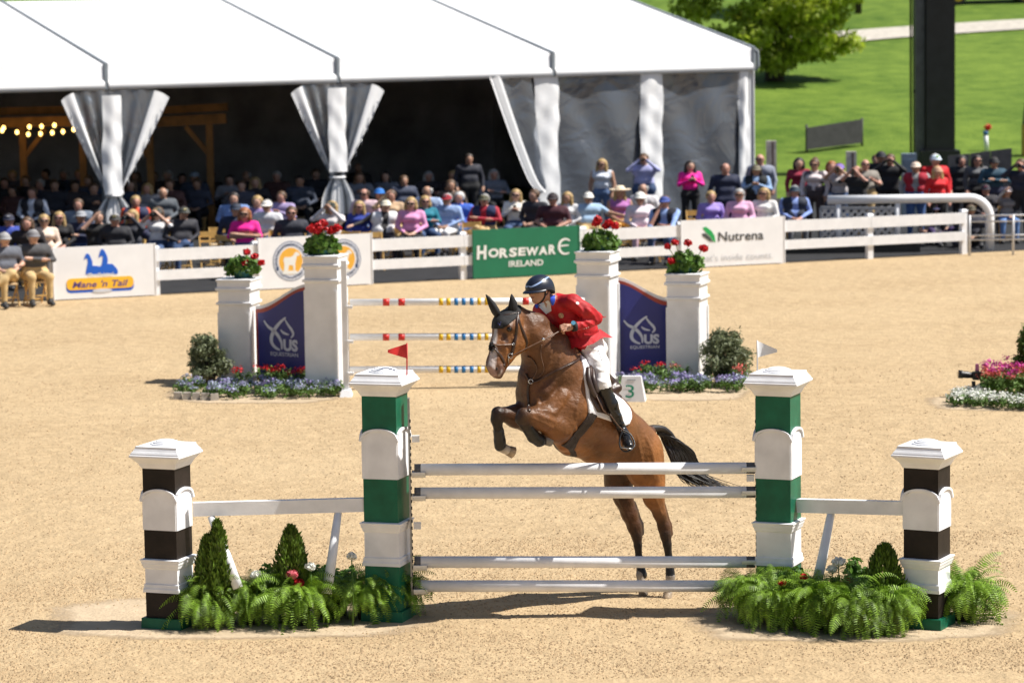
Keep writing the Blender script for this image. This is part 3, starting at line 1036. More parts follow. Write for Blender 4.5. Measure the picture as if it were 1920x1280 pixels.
# tied-back curtains: clear vinyl with white hems
def curtain(pc, ptop, pedge_top, tie_y, side, skirt=True):
    """half a tied curtain beside column px pc; side -1 left, +1 right"""
    s_c = s_of(pc)
    s_e = s_of(pedge_top)
    Yc = TP(s_c, 0, 0).y
    ztie = W(pc, tie_y, Yc).z
    nx_, nz_ = 24, 26
    vs, mi_, fs = [], [], []
    wsum = s_e - s_c
    for j in range(nz_ + 1):
        t_ = j / nz_
        z = ZV + (ztie - ZV) * t_
        ease = (1 - t_) ** 0.92
        tight = ease + .09 * (1 - ease)
        for k in range(nx_ + 1):
            u_ = k / nx_
            pl = (.05 + .05 * (1 - ease)) * math.sin(u_ * 21) * (0.35 + .65 * t_)
            sag = 0.10 * math.sin(math.pi * t_) * u_ ** 3
            vs.append(TP(s_c + wsum * u_ * tight, -.10 + pl - .05 * t_, z - sag * .2 - (0.22 * (1 - t_) * u_ ** 6)))
    for j in range(nz_):
        for k in range(nx_):
            fs.append((j * (nx_ + 1) + k + 1, j * (nx_ + 1) + k, (j + 1) * (nx_ + 1) + k, (j + 1) * (nx_ + 1) + k + 1))
            mi_.append(1 if k >= nx_ * .72 else 0)
    mb = MB(); mb.add(vs, fs, 0, True); mb.m = mi_
    cu = mb.build('curtain', [VINYL, TWHITE], tent)
    # loose strap ends along the hem
    for q in range(6):
        t_ = .2 + .13 * q
        z = ZV + (ztie - ZV) * t_; ease = (1 - t_) ** .92
        p = TP(s_c + wsum * (ease + .09 * (1 - ease)) * 1.01, -.14, z)
        MB().tube([p, p + Vector((.02, -.01, -.09)), p + Vector((.0, 0, -.17))], .016, 5).build('strap', VINYL, cu)
    return ztie
for pc, eL, eR, ty in ((207, 116, 318, 366), (627, 546, 720, 332)):
    curtain(pc, 0, eL, ty, -1)
    zt_ = curtain(pc, 0, eR, ty, 1)
    s_c = s_of(pc)
    # flared tail under the tie
    vs, fs = [], []
    n_, m_ = 26, 8
    for j in range(m_ + 1):
        t_ = j / m_
        z = zt_ - t_ * (zt_ - .55)
        rw = .16 + .30 * math.sin(min(1, t_ * 1.3) * math.pi / 2)
        for k in range(n_ + 1):
            u_ = k / n_ * 2 - 1
            vs.append(TP(s_c + rw * u_, -.16 + .05 * math.sin(k * 1.9) * (.4 + t_), z))
    for j in range(m_):
        for k in range(n_):
            fs.append((j * (n_ + 1) + k, (j + 1) * (n_ + 1) + k, (j + 1) * (n_ + 1) + k + 1, j * (n_ + 1) + k + 1))
    mb = MB(); mb.add(vs, fs, 0, True); mb.m = [0 if (abs((q % n_) - n_ / 2) > 5 and abs((q % n_) - n_ / 2) < 10) else 1 for q in range(len(fs))]
    mb.build('curtain_tail', [VINYL, TWHITE], tent)
    MB().tube([TP(s_c + .19 * math.cos(a_), -.14 + .15 * math.sin(a_), zt_) for a_ in np.linspace(0, 6.283, 17)], .03, 6, caps=False).build('tie', TWHITE, tent)
# half curtain at the third column, wider hem hanging loose
def hang(pts_px, wid_px, Yoff, mi_mat, name):
    vs, fs = [], []
    n_ = len(pts_px)
    for i, (x, y) in enumerate(pts_px):
        s_ = s_of(x); Y = TP(s_, 0, 0).y
        z = W(x, y, Y).z
        w2 = wid_px[i] / 2 / px_at(Y)
        for q, dd in ((-1, 0), (-.33, -.05), (.33, .02), (1, -.03)):
            vs.append(TP(s_ + q * w2, Yoff + dd, z))
    for i in range(n_ - 1):
        for k in range(3):
            fs.append((4 * i + k, 4 * i + k + 1, 4 * (i + 1) + k + 1, 4 * (i + 1) + k))
    return MB().add(vs, fs, 0, True).build(name, mi_mat, tent)
hang([tuple(p) for p in smooth_pts([(926, 142, 0), (948, 210, 0), (972, 280, 0), (995, 338, 0), (1012, 360, 0)], 5)] and [(p.x, p.y) for p in smooth_pts([(926, 142, 0), (948, 210, 0), (972, 280, 0), (995, 338, 0), (1012, 360, 0)], 5)],
     [24 - .3 * i for i in range(21)], -.10, TWHITE, 'curtain_hem')
hang([(p.x, p.y) for p in smooth_pts([(967, 142, 0), (980, 210, 0), (992, 280, 0), (1004, 330, 0), (1014, 352, 0)], 5)], [66 - 2.3 * i for i in range(21)], -.05, VINYL, 'curtain')

# timber pergola and string lights inside the tent
WOOD = mat('pergola_wood', (0.42, 0.20, 0.06), 0.7, 0.25, 3, 0.2, 20)
def pergola(label, posts_px, beam_px, Y, brace):
    root = thing('timber_pergola', label, 'pergola', W(posts_px[0], 400, Y))
    root.location.z = 0; INV[root.name] = Matrix.Translation(root.location).inverted()
    (bx0, by0), (bx1, by1) = beam_px
    a, b = W(bx0, by0, Y), W(bx1, by1, Y)
    MB().bar(a, b, .2, .26).build('beam', WOOD, root)
    MB().bar(a + Vector((0, .6, .27)), b + Vector((0, .6, .27)), .15, .2).build('beam', WOOD, root)
    for x in posts_px:
        t_ = (x - bx0) / (bx1 - bx0)
        zt_ = a.z + (b.z - a.z) * t_ - .14
        X_ = W(x, 300, Y).x
        MB().box((X_, Y, zt_ / 2), (.17, .17, zt_)).build('post', WOOD, root)
        for sg in brace:
            MB().bar((X_ + sg * .03, Y, zt_ - .75), (X_ + sg * .6, Y, zt_ - .04), .12, .12).build('brace', WOOD, root)
    return root
pergola('dark timber pergola frame inside the tent under the string of lit bulbs', [44, 156], ((-60, 232), (176, 226)), 79.5, (1,))
pergola('orange brown timber pergola frame inside the tent right of the first curtain', [282, 394], ((236, 232), (424, 222)), 79.0, (-1,))
sl = thing('string_lights', 'string of small lit amber bulbs hanging inside the tent', 'string lights', W(60, 245, 78.6))
wire = mat('black_wire', (0.02, 0.02, 0.02), 0.6)
bulb = mat('lit_bulb', (1.0, 0.75, 0.35), 0.4, emit=(1.0, 0.60, 0.16), estr=4.5)
bl_px = [(-30, 240), (4, 245), (7, 240), (32, 248), (53, 252), (76, 251), (98, 249), (118, 247), (138, 243), (55, 238), (78, 237), (102, 235)]
for q in (bl_px[:9], bl_px[9:]):
    MB().tube([W(x, y - 4, 78.6) for x, y in q], .012, 5).build('wire', wire, sl)
for x, y in bl_px:
    MB().ball(W(x, y, 78.6), (.045, .045, .06), n=8, m=6).build('bulb', bulb, sl)
# =================================================================== PLANTS (helpers)
def leaf_cloud(centers, radii, n, size, seed, shell=0.45, flat=0.0, aspect=0.5, up=0.3):
    """n diamond leaves through ellipsoids; returns V, F"""
    r = np.random.default_rng(seed)
    centers = np.asarray(centers, float); radii = np.asarray(radii, float)
    vol = radii.prod(1) ** (2 / 3.)
    pick = r.choice(len(centers), n, p=vol / vol.sum())
    d = r.normal(0, 1, (n, 3)); d /= np.linalg.norm(d, axis=1)[:, None]
    rad = (shell + (1 - shell) * r.uniform(0, 1, n)) ** 0.8
    P = centers[pick] + d * radii[pick] * rad[:, None]
    nrm = d + r.normal(0, .6, (n, 3)); nrm[:, 2] += up
    nrm /= np.linalg.norm(nrm, axis=1)[:, None]
    t = np.cross(nrm, r.normal(0, 1, (n, 3))); t /= np.linalg.norm(t, axis=1)[:, None]
    b = np.cross(nrm, t)
    sz = size * r.uniform(.55, 1.3, n)[:, None]
    V = np.stack([P - t * sz, P - b * sz * aspect + nrm * sz * .12, P + t * sz, P + b * sz * aspect + nrm * sz * .12], 1).reshape(-1, 3)
    F = np.arange(4 * n).reshape(-1, 4)
    return V, F
def merge(parts):
    Vs, Fs, o = [], [], 0
    for V, F in parts:
        Vs.append(np.asarray(V)); Fs.append(np.asarray(F) + o); o += len(V)
    return np.concatenate(Vs), np.concatenate(Fs)
FERN = mat('fern_green', (0.215, 0.37, 0.028), 0.55, 0.5, 3, island=0.6, trans=0.25)
THUJA = mat('thuja_green', (0.12, 0.20, 0.02), 0.6, 0.45, 4, island=0.7, trans=0.2)
GERA = mat('geranium_green', (0.11, 0.23, 0.03), 0.5, 0.35, 5, island=0.6, trans=0.3)
OLIVE = mat('shrub_olive', (0.17, 0.20, 0.10), 0.5, 0.4, 5, island=0.7, trans=0.25)
BEDG = mat('bedding_green', (0.12, 0.22, 0.04), 0.55, 0.35, 5, island=0.6, trans=0.25)
REDF = mat('red_petal', (0.62, 0.012, 0.018), 0.5, 0.25, 8, island=0.5, trans=0.2)
PINKF = mat('pink_petal', (0.72, 0.16, 0.20), 0.5, 0.25, 8, island=0.5, trans=0.2)
MAGF = mat('magenta_petal', (0.60, 0.04, 0.30), 0.5, 0.35, 8, island=0.6, trans=0.2)
CORF = mat('coral_petal', (0.75, 0.15, 0.12), 0.5, 0.35, 8, island=0.6, trans=0.2)
WHTF = mat('white_petal', (0.80, 0.80, 0.74), 0.5, 0.1, 8, island=0.4, trans=0.2)
LAVF = mat('lavender_petal', (0.38, 0.41, 0.58), 0.55, 0.25, 8, island=0.6, trans=0.2)
PURF = mat('purple_petal', (0.34, 0.28, 0.56), 0.55, 0.25, 8, island=0.6, trans=0.2)
POT = mat('dark_pot', (0.03, 0.022, 0.018), 0.7, 0.2, 8)
TEALP = mat('teal_pot', (0.02, 0.09, 0.08), 0.5, 0.2, 8)
BARK = mat('bark', (0.06, 0.045, 0.03), 0.9, 0.3, 10, 0.4, 30)

def fern_mesh(n, length, seed, rise=0.55):
    """arching fronds with paired leaflets"""
    r = random.Random(seed)
    vs, fs = [], []
    for i in range(n):
        az = 2 * math.pi * (i + r.uniform(-.4, .4)) / n * 5.3
        L = length * r.uniform(.65, 1.1)
        el = math.radians(r.choice([75, 60, 45, 30, 15]) + r.uniform(-10, 10))
        droop = r.uniform(1.5, 2.9)
        hd = Vector((math.cos(az), math.sin(az), 0))
        p = Vector((0, 0, rise * r.uniform(.45, 1.0) * .55)) + hd * r.uniform(.0, .12)
        m = 24
        st = L / m
        a_ = el
        tw = r.uniform(-.9, .9)
        for j in range(m):
            d = hd * math.cos(a_) + Vector((0, 0, math.sin(a_)))
            q = p + d * st
            if q.z < .02:
                q.z = .02
            t_ = j / m
            lw = L * .105 * (math.sin(math.pi * min(1, t_ * 1.05 + .08)) ** .7) * r.uniform(.85, 1.1)
            side = Vector((-hd.y, hd.x, 0)) + Vector((0, 0, 1)).cross(d) * 0
            nrm = d.cross(side).normalized()
            side = (side * math.cos(tw) + nrm * math.sin(tw)).normalized()
            for sg in (-1, 1):
                tip = p + side * sg * lw + d * lw * .35 + nrm * (-.18 * lw) + Vector((0, 0, -.15 * lw))
                o = len(vs)
                vs += [tuple(p), tuple(p + d * st * .58), tuple(tip + d * st * .16), tuple(tip)]
                fs.append((o, o + 1, o + 2, o + 3))
            p = q
            a_ -= droop / m * (1 + .6 * t_)
    return np.array(vs), np.array(fs)
def fern(px_, py_, size, seed, label, n=210):
    size *= random.Random(seed).uniform(1.05, 1.32)
    p = G(px_, py_)
    root = thing('potted_fern', label, 'fern', p, 'ferns at the feet of the front obstacle')
    V, F = fern_mesh(n, size, seed, rise=.62)
    V = V + np.array(p)
    np_mesh('fronds', V, F, FERN, root)
    MB().lathe([(0.0, 0.0), (.09, 0.0), (.125, .20), (.135, .20), (.135, .23), (.11, .23), (.10, .20), (0, .20)], 14, T=Matrix.Translation(p)).build('pot', POT, root)
    return root
def thuja(px_, ybase, ytop, wpx, label, seed, lobes=1):
    p = G(px_, ybase)
    s_ = px_at(p.y)
    H = (ybase - ytop) / s_ / math.cos(PITCH); R = wpx / 2 / s_
    root = thing('conical_conifer', label, 'conifer', p, 'small conifers among the ferns')
    r = np.random.default_rng(seed)
    parts = []
    n = 4200
    for lb in range(lobes):
        ox = (lb - (lobes - 1) / 2) * R * .62
        Hl = H * (1 if lb == lobes - 1 else .86)
        z = .12 + (Hl - .12) * r.uniform(0, 1, n) ** 1.15
        t_ = (z - .12) / (Hl - .12)
        a_ = r.uniform(0, 6.283, n)
        prof = np.minimum(1.0, .75 + t_ * 1.6) * (1 - t_) ** .5 * 1.42
        rr = R * prof * (.62 + .38 * r.uniform(0, 1, n)) * (1 + .18 * np.sin(a_ * 5 + z * 9)) / (1 if lobes == 1 else 1.35)
        c = np.stack([p.x + ox + rr * np.cos(a_), p.y + rr * np.sin(a_), z], 1)
        out = np.stack([np.cos(a_) * .35, np.sin(a_) * .35, np.full(n, 1.0)], 1) + r.normal(0, .25, (n, 3))
        out /= np.linalg.norm(out, axis=1)[:, None]
        sd_ = np.cross(out, r.normal(0, 1, (n, 3))); sd_ /= np.linalg.norm(sd_, axis=1)[:, None]
        L = r.uniform(.025, .05, n)[:, None]
        V = np.stack([c - out * L * .5, c + sd_ * L * .28, c + out * L, c - sd_ * L * .28], 1).reshape(-1, 3)
        parts.append((V, np.arange(4 * n).reshape(-1, 4)))
    V, F = merge(parts)
    np_mesh('crown', V, F, THUJA, root)
    MB().tube([p, p + Vector((0, 0, H * .8))], [.03, .008], 8).build('trunk', BARK, root)
    return root
def flower_head(px_, py_, Y, r, m, label, cat='flower', stem=True, gz=0.0):
    c = W(px_, py_, Y)
    root = thing('flower_cluster', label, cat, (c.x, c.y, gz))
    V, F = leaf_cloud([c], [(r, r, r * .7)], int(60 + 900 * r), .022, int(px_ * 7 + py_), .5, aspect=.8)
    np_mesh('petals', V, F, m, root)
    MB().tube([(c.x, c.y, gz), (c.x + .01, c.y, (c.z + gz) / 2), c], .006, 5).build('stem', GERA, root)
    return root

# =================================================================== FRONT OBSTACLE
YJ = G(1070, 1155).y
GREENP = mat('green_paint', (0.004, 0.125, 0.065), 0.45, 0.18, 5, 0.10, 40, spec=0.3)
BLACKP = mat('dark_brown_paint', (0.017, 0.012, 0.010), 0.55, 0.3, 5, 0.10, 40, spec=0.25)
WH2 = mat('white_obstacle_paint', (0.82, 0.825, 0.85), 0.6, 0.07, 5, 0.06, 50, spec=0.3)
TRACK = mat('aluminium_track', (0.32, 0.33, 0.34), 0.4, 0.15, 30, metal=0.6)
CUPM = mat('white_cup', (0.72, 0.72, 0.72), 0.4, 0.05)
ENDM = mat('pole_end_grey', (0.10, 0.10, 0.105), 0.5, 0.15, 30)

def ledge(T, z, w, prof):
    """square moulding: list of (half-width add, height)"""
    mb = MB()
    vs, fs = [], []
    for e, dz in prof:
        q = w / 2 + e
        vs += [(-q, -q, z + dz), (q, -q, z + dz), (q, q, z + dz), (-q, q, z + dz)]
    for i in range(len(prof) - 1):
        for k in range(4):
            k2 = (k + 1) % 4
            fs.append((4 * i + k, 4 * i + k2, 4 * (i + 1) + k2, 4 * (i + 1) + k))
    n = len(prof)
    fs.append((3, 2, 1, 0)); fs.append(tuple(4 * (n - 1) + k for k in range(4)))
    return mb.add(vs, fs, 0, False, T)
def obstacle_post(root, p, yaw, w, zs, paint, name='post', plinth=True):
    """zs: z of  base, band tops ... : dict of heights"""
    T = Matrix.Translation((p.x, p.y, 0)) @ Matrix.Rotation(yaw, 4, 'Z')
    h = w / 2
    mb = MB()
    zb = zs['bands']
    for (z0, z1, mi) in zb:
        mb.box((0, 0, (z0 + z1) / 2), (w, w, z1 - z0 - .0005), mi, T=T)
    po = mb.build(name, [paint, WH2], root)
    # arched panels on four faces
    za0, za1 = zs['arch']
    rise = .085
    for k in range(4):
        Tk = T @ Matrix.Rotation(k * math.pi / 2, 4, 'Z') @ Matrix.Translation((0, -h, 0))
        arc = [(-h + w * j / 16, za1 - rise + rise * math.sqrt(max(0, 1 - ((j / 16 - .5) * 2) ** 2))) for j in range(17)]
        poly = [(-h, za0), (h, za0)] + [(x, z) for x, z in reversed(arc)]
        MB().prism(poly, -.010, T=Tk).build('arch_panel', WH2, po)
        m2 = MB()
        pts = [(-h - .016, za1 - rise - .012)] + [(x * 1.04, z + .012) for x, z in arc] + [(h + .016, za1 - rise - .012)]
        for j in range(len(pts) - 1):
            a_, b_ = pts[j], pts[j + 1]
            m2.bar(Tk @ Vector((a_[0], -.014, a_[1])), Tk @ Vector((b_[0], -.014, b_[1])), .026, .022, up=(0, 0, 1))
        m2.build('arch_moulding', WH2, po)
    z = zs['ledge_top']
    ledge(T, z, w, [(0.004, -.085), (.012, -.075), (.018, -.05), (.024, -.04), (.028, -.012), (.036, -.006), (.036, .004), (.004, .010)]).build('ledge', WH2, po)
    z = zs['ledge_low']
    ledge(T, z, w, [(.018, -.045), (.018, -.015), (.012, .0), (.010, .03), (.004, .035)]).build('ledge', WH2, po)
    # cap: flared underside, stepped top
    z = zs['cap']
    ct = zs['top'] - z
    prof = [(0.004, -.012), (.010, 0.0), (.030, .05), (.055, .085), (.080, .115), (.088, .122), (.092, .126), (.092, .146), (.082, .152), (.080, .166), (.066, .190),
            (.062, .194), (.052, .216), (.048, .220), (.046, .244), (-.02, .248)]
    cap = ledge(T, z, w, [(e * w / .335, dz * ct / .30) for e, dz in prof]).build('cap', WH2, po)
    m3 = MB()
    for q, z0, z1 in ((.42, .246, .264), (.35, .264, .280), (.27, .280, .292), (.19, .292, .300)):
        m3.lathe([(w * q, z + z0 * ct / .30), (w * q, z + z1 * ct / .30 - .003), (w * q - .006, z + z1 * ct / .30), (0, z + z1 * ct / .30)], 24, T=T, smooth=False)
    m3.build('cap_steps', WH2, cap)
    if plinth:
        MB().box((0, 0, .052), (w + .075, w + .075, .10), 0, T=T, top=.985).build('plinth', GREENP, po)
    return po, T
def zat(px_, py_, Y):
    return W(px_, py_, Y).z
WP = .342
def wing(label, gpx, gyaw, bpx, byaw, plank_px, braces, left):
    Yg = YJ + .05
    pg = W(gpx[0], 1150, Yg); Ybk = G(bpx[0], 1172).y
    pb = W(bpx[0], 1172, Ybk)
    root = thing('jump_wing', label, 'jump wing', ((pg.x + pb.x) / 2, (Yg + Ybk) / 2, 0), 'side wings of the front obstacle')
    zf = lambda y: max(0, zat(gpx[0], y, Yg - .17))
    zs = dict(bands=[(0, zf(1055), 0), (zf(1055), zf(984), 1), (zf(984), zf(898), 0), (zf(898), zf(824), 1), (zf(824), zf(740), 0)],
              arch=(zf(898), zf(808)), ledge_top=zf(981), ledge_low=zf(1052), cap=zf(741), top=zf(688) - .02)
    og, Tg_ = obstacle_post(root, pg, gyaw, WP * .985, zs, GREENP)
    zb_ = lambda y: max(0, zat(bpx[0], y, Ybk - .17))
    zs = dict(bands=[(0, zb_(1105), 0), (zb_(1105), zb_(1052), 1), (zb_(1052), zb_(994), 0), (zb_(994), zb_(940), 1), (zb_(940), zb_(876), 0)],
              arch=(zb_(994), zb_(921)), ledge_top=zb_(1050), ledge_low=zb_(1102), cap=zb_(877), top=zb_(824) - .02)
    ob_, Tb_ = obstacle_post(root, pb, byaw, WP * .97, zs, BLACKP)
    (ax, ay), (bx, by) = plank_px
    Ya, Yb = (Ybk - .02, Yg - .06) if left else (Yg - .04, Ybk - .02)
    a, b = W(ax, ay, Ya), W(bx, by, Yb)
    MB().bar(a, b, .07, .128).build('plank', WH2, root)
    for (x0, y0), (x1, y1) in braces:
        t_ = (x0 - ax) / (bx - ax)
        Yt = Ya + (Yb - Ya) * t_
        MB().tube([W(x0, y0, Yt), W(x1, y1, Yt - .12), W(x1 + (x1 - x0) * .8, y1 + 62, Yt - .20)], [.036, .046, .05], 12).build('brace', WH2, root)
    # metal track with holes and pole cups
    sg = 1 if left else -1
    xt = W(771 if left else 1417, 900, YJ).x
    mt = MB(); mt.box((xt - sg * .012, YJ + .02, (zf(760) + .15) / 2 + .05), (.02, .07, zf(760) - .15))
    trk = mt.build('track', TRACK, root)
    hol = mat('track_hole', (.03, .03, .03), .8)
    nh = 26
    for q in range(nh):
        z = .3 + (zf(770) - .35) * q / nh
        MB().box((xt + sg * .0, YJ - .017, z), (.012, .006, .03)).build('hole', hol, trk)
    for y_ in (879, 923, 1053, 1098):
        z = zat(1094, y_, YJ) - .055
        m4 = MB()
        n = 8
        for q in range(n):
            a0, a1 = math.pi + math.pi * q / n, math.pi + math.pi * (q + 1) / n
            m4.bar((xt + sg * .07, YJ + .068 * math.cos(a0), z + .058 + .068 * math.sin(a0) * .8), (xt + sg * .07, YJ + .068 * math.cos(a1), z + .058 + .068 * math.sin(a1) * .8), .13, .012, up=(0, math.cos((a0 + a1) / 2), math.sin((a0 + a1) / 2)))
        m4.build('cup', CUPM, root)
    for y_ in (822, 985) if left else (905,):
        z = zat(760, y_, YJ)
        MB().box((xt + sg * .05, YJ - .01, z), (.07, .05, .06)).build('cup', CUPM, root)
    return root, pg, pb, zs
Wl = wing('left wing of the front obstacle with a green and a black pillar', (729,), math.radians(-17), (320,), math.radians(-20),
          ((362, 954), (692, 945)), [((634, 960), (622, 1050)), ((396, 968), (424, 1040))], True)
Wr = wing('right wing of the front obstacle with a green and a black pillar', (1461,), math.radians(-22), (1738,), math.radians(-27),
          ((1497, 947), (1697, 952)), [((1558, 962), (1541, 1050))], False)
# poles
plab = ['topmost of the four white poles of the front obstacle', 'second white pole from the top of the front obstacle',
        'third white pole from the top of the front obstacle', 'lowest white pole of the front obstacle behind the ferns']
for (ya, yb), lb in zip(((880, 877), (924, 922), (1053, 1053), (1098, 1098)), plab):
    a, b = W(777, ya, YJ), W(1416, yb, YJ)
    root = thing('jump_pole', lb, 'pole', (a + b) / 2, 'poles of the front obstacle')
    d = (b - a).normalized()
    MB().tube([a + d * .06, b - d * .085], .0555, 20).build('shaft', WH2, root)
    for q, q2 in ((a, a + d * .06), (b - d * .085, b)):
        MB().tube([q, q2], .0545, 20).build('end_sleeve', ENDM, root)
# small flags on the tall pillars
def flag(px_, ytop, ybot, Y, tip, m, label):
    a, b = W(px_, ybot, Y), W(px_, ytop, Y)
    root = thing('marker_flag', label, 'flag', a)
    MB().tube([a, b], .007, 6).build('stick', m, root)
    vs = []
    n = 8
    Y0 = Y
    for i in range(n + 1):
        t_ = i / n
        x = px_ + (tip[0] - px_) * t_
        yt = ytop + 1 + (tip[1] - 3 - ytop) * t_; yb = tip[2] + (tip[1] + 3 - tip[2]) * t_
        e = .03 * math.sin(t_ * 5)
        vs += [W(x, yt, Y0 + e), W(x, yb, Y0 + e)]
    fs = [(2 * i, 2 * i + 1, 2 * i + 3, 2 * i + 2) for i in range(n)]
    k = len(vs)
    vs2 = [Vector(v) + Vector((0, .006, 0)) for v in vs]
    fs2 = [tuple(k + q for q in reversed(f)) for f in fs]
    MB().add(list(vs) + vs2, fs + fs2, 0, True).build('cloth', m, root)
flag(763, 643, 703, YJ - .03, (727, 658, 672), mat('flag_red', (.55, .02, .02), .6, .1), 'small red pennant flag on the left green pillar')
flag(1420, 638, 695, YJ - .02, (1457, 657, 670), mat('flag_white', (.66, .67, .69), .6, .05), 'small white pennant flag on the right green pillar')

# ferns, conifers and flowers at the wings
fl = [(392, 1172, .46, 'arching green fern against the left black pillar'), (470, 1168, .44, 'green fern second from the left black pillar'),
      (560, 1170, .46, 'green fern below the pink flower cluster'), (690, 1160, .44, 'bushy green fern left of the left green pillar foot'),
      (738, 1153, .40, 'green fern spilling over the left green pillar foot'),
      (1404, 1160, .40, 'yellow green fern hiding the right end of the lowest pole'), (1452, 1172, .38, 'green fern in front of the right green pillar'),
      (1530, 1178, .48, 'drooping fern below the right wing brace'), (1605, 1186, .46, 'drooping fern left of the right black pillar'),
      (1668, 1184, .44, 'fern touching the left side of the right black pillar'), (1808, 1162, .46, 'upright fern standing right of the right black pillar')]
for i, (x, y, s_, lb) in enumerate(fl):
    fern(x, y, s_, 40 + i, lb)
thuja(402, 1176, 972, 64, 'two-lobed dark conifer beside the left black pillar', 3, lobes=2)
thuja(549, 1168, 983, 64, 'pointed dark conifer above the pink flowers', 4)
thuja(1659, 1176, 1018, 74, 'rounded dark conifer left of the right black pillar', 5)
YF = G(560, 1163).y
for x, y, r_, m, lb in [(548, 1076, .055, PINKF, 'pink and red flower cluster below the middle conifer'), (560, 1092, .05, REDF, 'deep pink flower cluster beneath the pink one'),
                        (582, 1062, .05, WHTF, 'white flower cluster right of the middle conifer'), 
                        (659, 1042, .045, WHTF, 'pale round flower on a tall stem left of the green pillar'), (480, 1076, .045, WHTF, 'white flower cluster by the foot of the left brace'),
                        
                        (1572, 1052, .06, WHTF, 'white flower cluster beside the right wing brace'), (1560, 1066, .05, WHTF, 'lower white flower cluster by the right brace'),
                        (1507, 1081, .035, REDF, 'red blossom in the ferns by the right green pillar'), (1467, 1092, .035, REDF, 'red blossom low in the leftmost right ferns'),
                        (1592, 1088, .028, REDF, 'small red blossom above the drooping right ferns')]:
    flower_head(x, y, G(x, 1174).y, r_, m, lb)
# leafy filler between the ferns
for i, (x0, x1, yb, zt_, n, lb) in enumerate([(440, 690, 1150, .42, 2600, 'leafy green bedding plants between the left ferns'), (1450, 1660, 1155, .46, 2600, 'leafy green bedding plants between the right ferns')]):
    cs, rs = [], []
    r = random.Random(i)
    for k in range(16):
        p = G(x0 + (x1 - x0) * r.random(), yb + r.uniform(-6, 8))
        cs.append((p.x, p.y, zt_ * r.uniform(.45, .95))); rs.append((.11, .10, .12))
    V, F = leaf_cloud(cs, rs, n, .035, 90 + i, .2, aspect=.7)
    stuff(np_mesh('bedding_foliage', V, F, GERA), lb, 'foliage')
root = thing('planter_box', 'dark brown wooden planter box between the left ferns', 'planter', G(625, 1150))
p = G(627, 1152)
for k in range(3):
    MB().box((p.x - .14 + .1 * k + .005 * k, p.y, .13), (.098, .16, .26)).build('board', POT, root)

# =================================================================== SECOND OBSTACLE
TOWW = mat('white_tower_paint', (0.79, 0.79, 0.80), 0.45, 0.04, 5)
def tower(label, px_, pytop, row, yaw, w, seed):
    p = G(px_, row)
    root = thing('jump_tower', label, 'jump tower', p, 'white towers of the second obstacle')
    T = Matrix.Translation((p.x, p.y, 0)) @ Matrix.Rotation(yaw, 4, 'Z')
    H = zat(px_, pytop, p.y - w / 2)
    MB().box((0, 0, H / 2), (w, w, H), T=T).build('shaft', TOWW, root)
    ledge(T, H, w, [(.001, -.36), (.03, -.35), (.03, -.32), (.004, -.31)]).build('moulding', TOWW, root)
    ledge(T, H, w, [(.001, -.15), (.035, -.13), (.035, -.10), (.012, -.08), (.012, .0), (.03, .01), (.03, .03), (-.02, .035)]).build('moulding', TOWW, root)
    for k in range(4):
        MB().box((0, -w / 2 - .012, (H - .45) / 2), (w * .1, .02, H - .5), T=T @ Matrix.Rotation(k * math.pi / 2, 4, 'Z') @ Matrix.Translation((w * .43, 0, 0))).build('edge_trim', TOWW, root)
    MB().box((0, 0, .05), (w + .05, w + .05, .1), T=T).build('plinth', TOWW, root)
    return p, H, T
yw = math.radians(-13)
P1 = tower('outer left tower of the second obstacle, lower, holding red geraniums', 452, 528, 714, yw, .50, 1)
P2 = tower('inner left tower of the second obstacle, taller, holding red geraniums', 615, 484, 733, yw, .50, 2)
P3 = tower('inner right tower of the second obstacle directly behind the rider', 1123, 476, 718, math.radians(-18), .50, 3)
P4 = tower('outer right tower of the second obstacle, lower, beside the olive shrub', 1290, 518, 712, math.radians(-18), .50, 4)
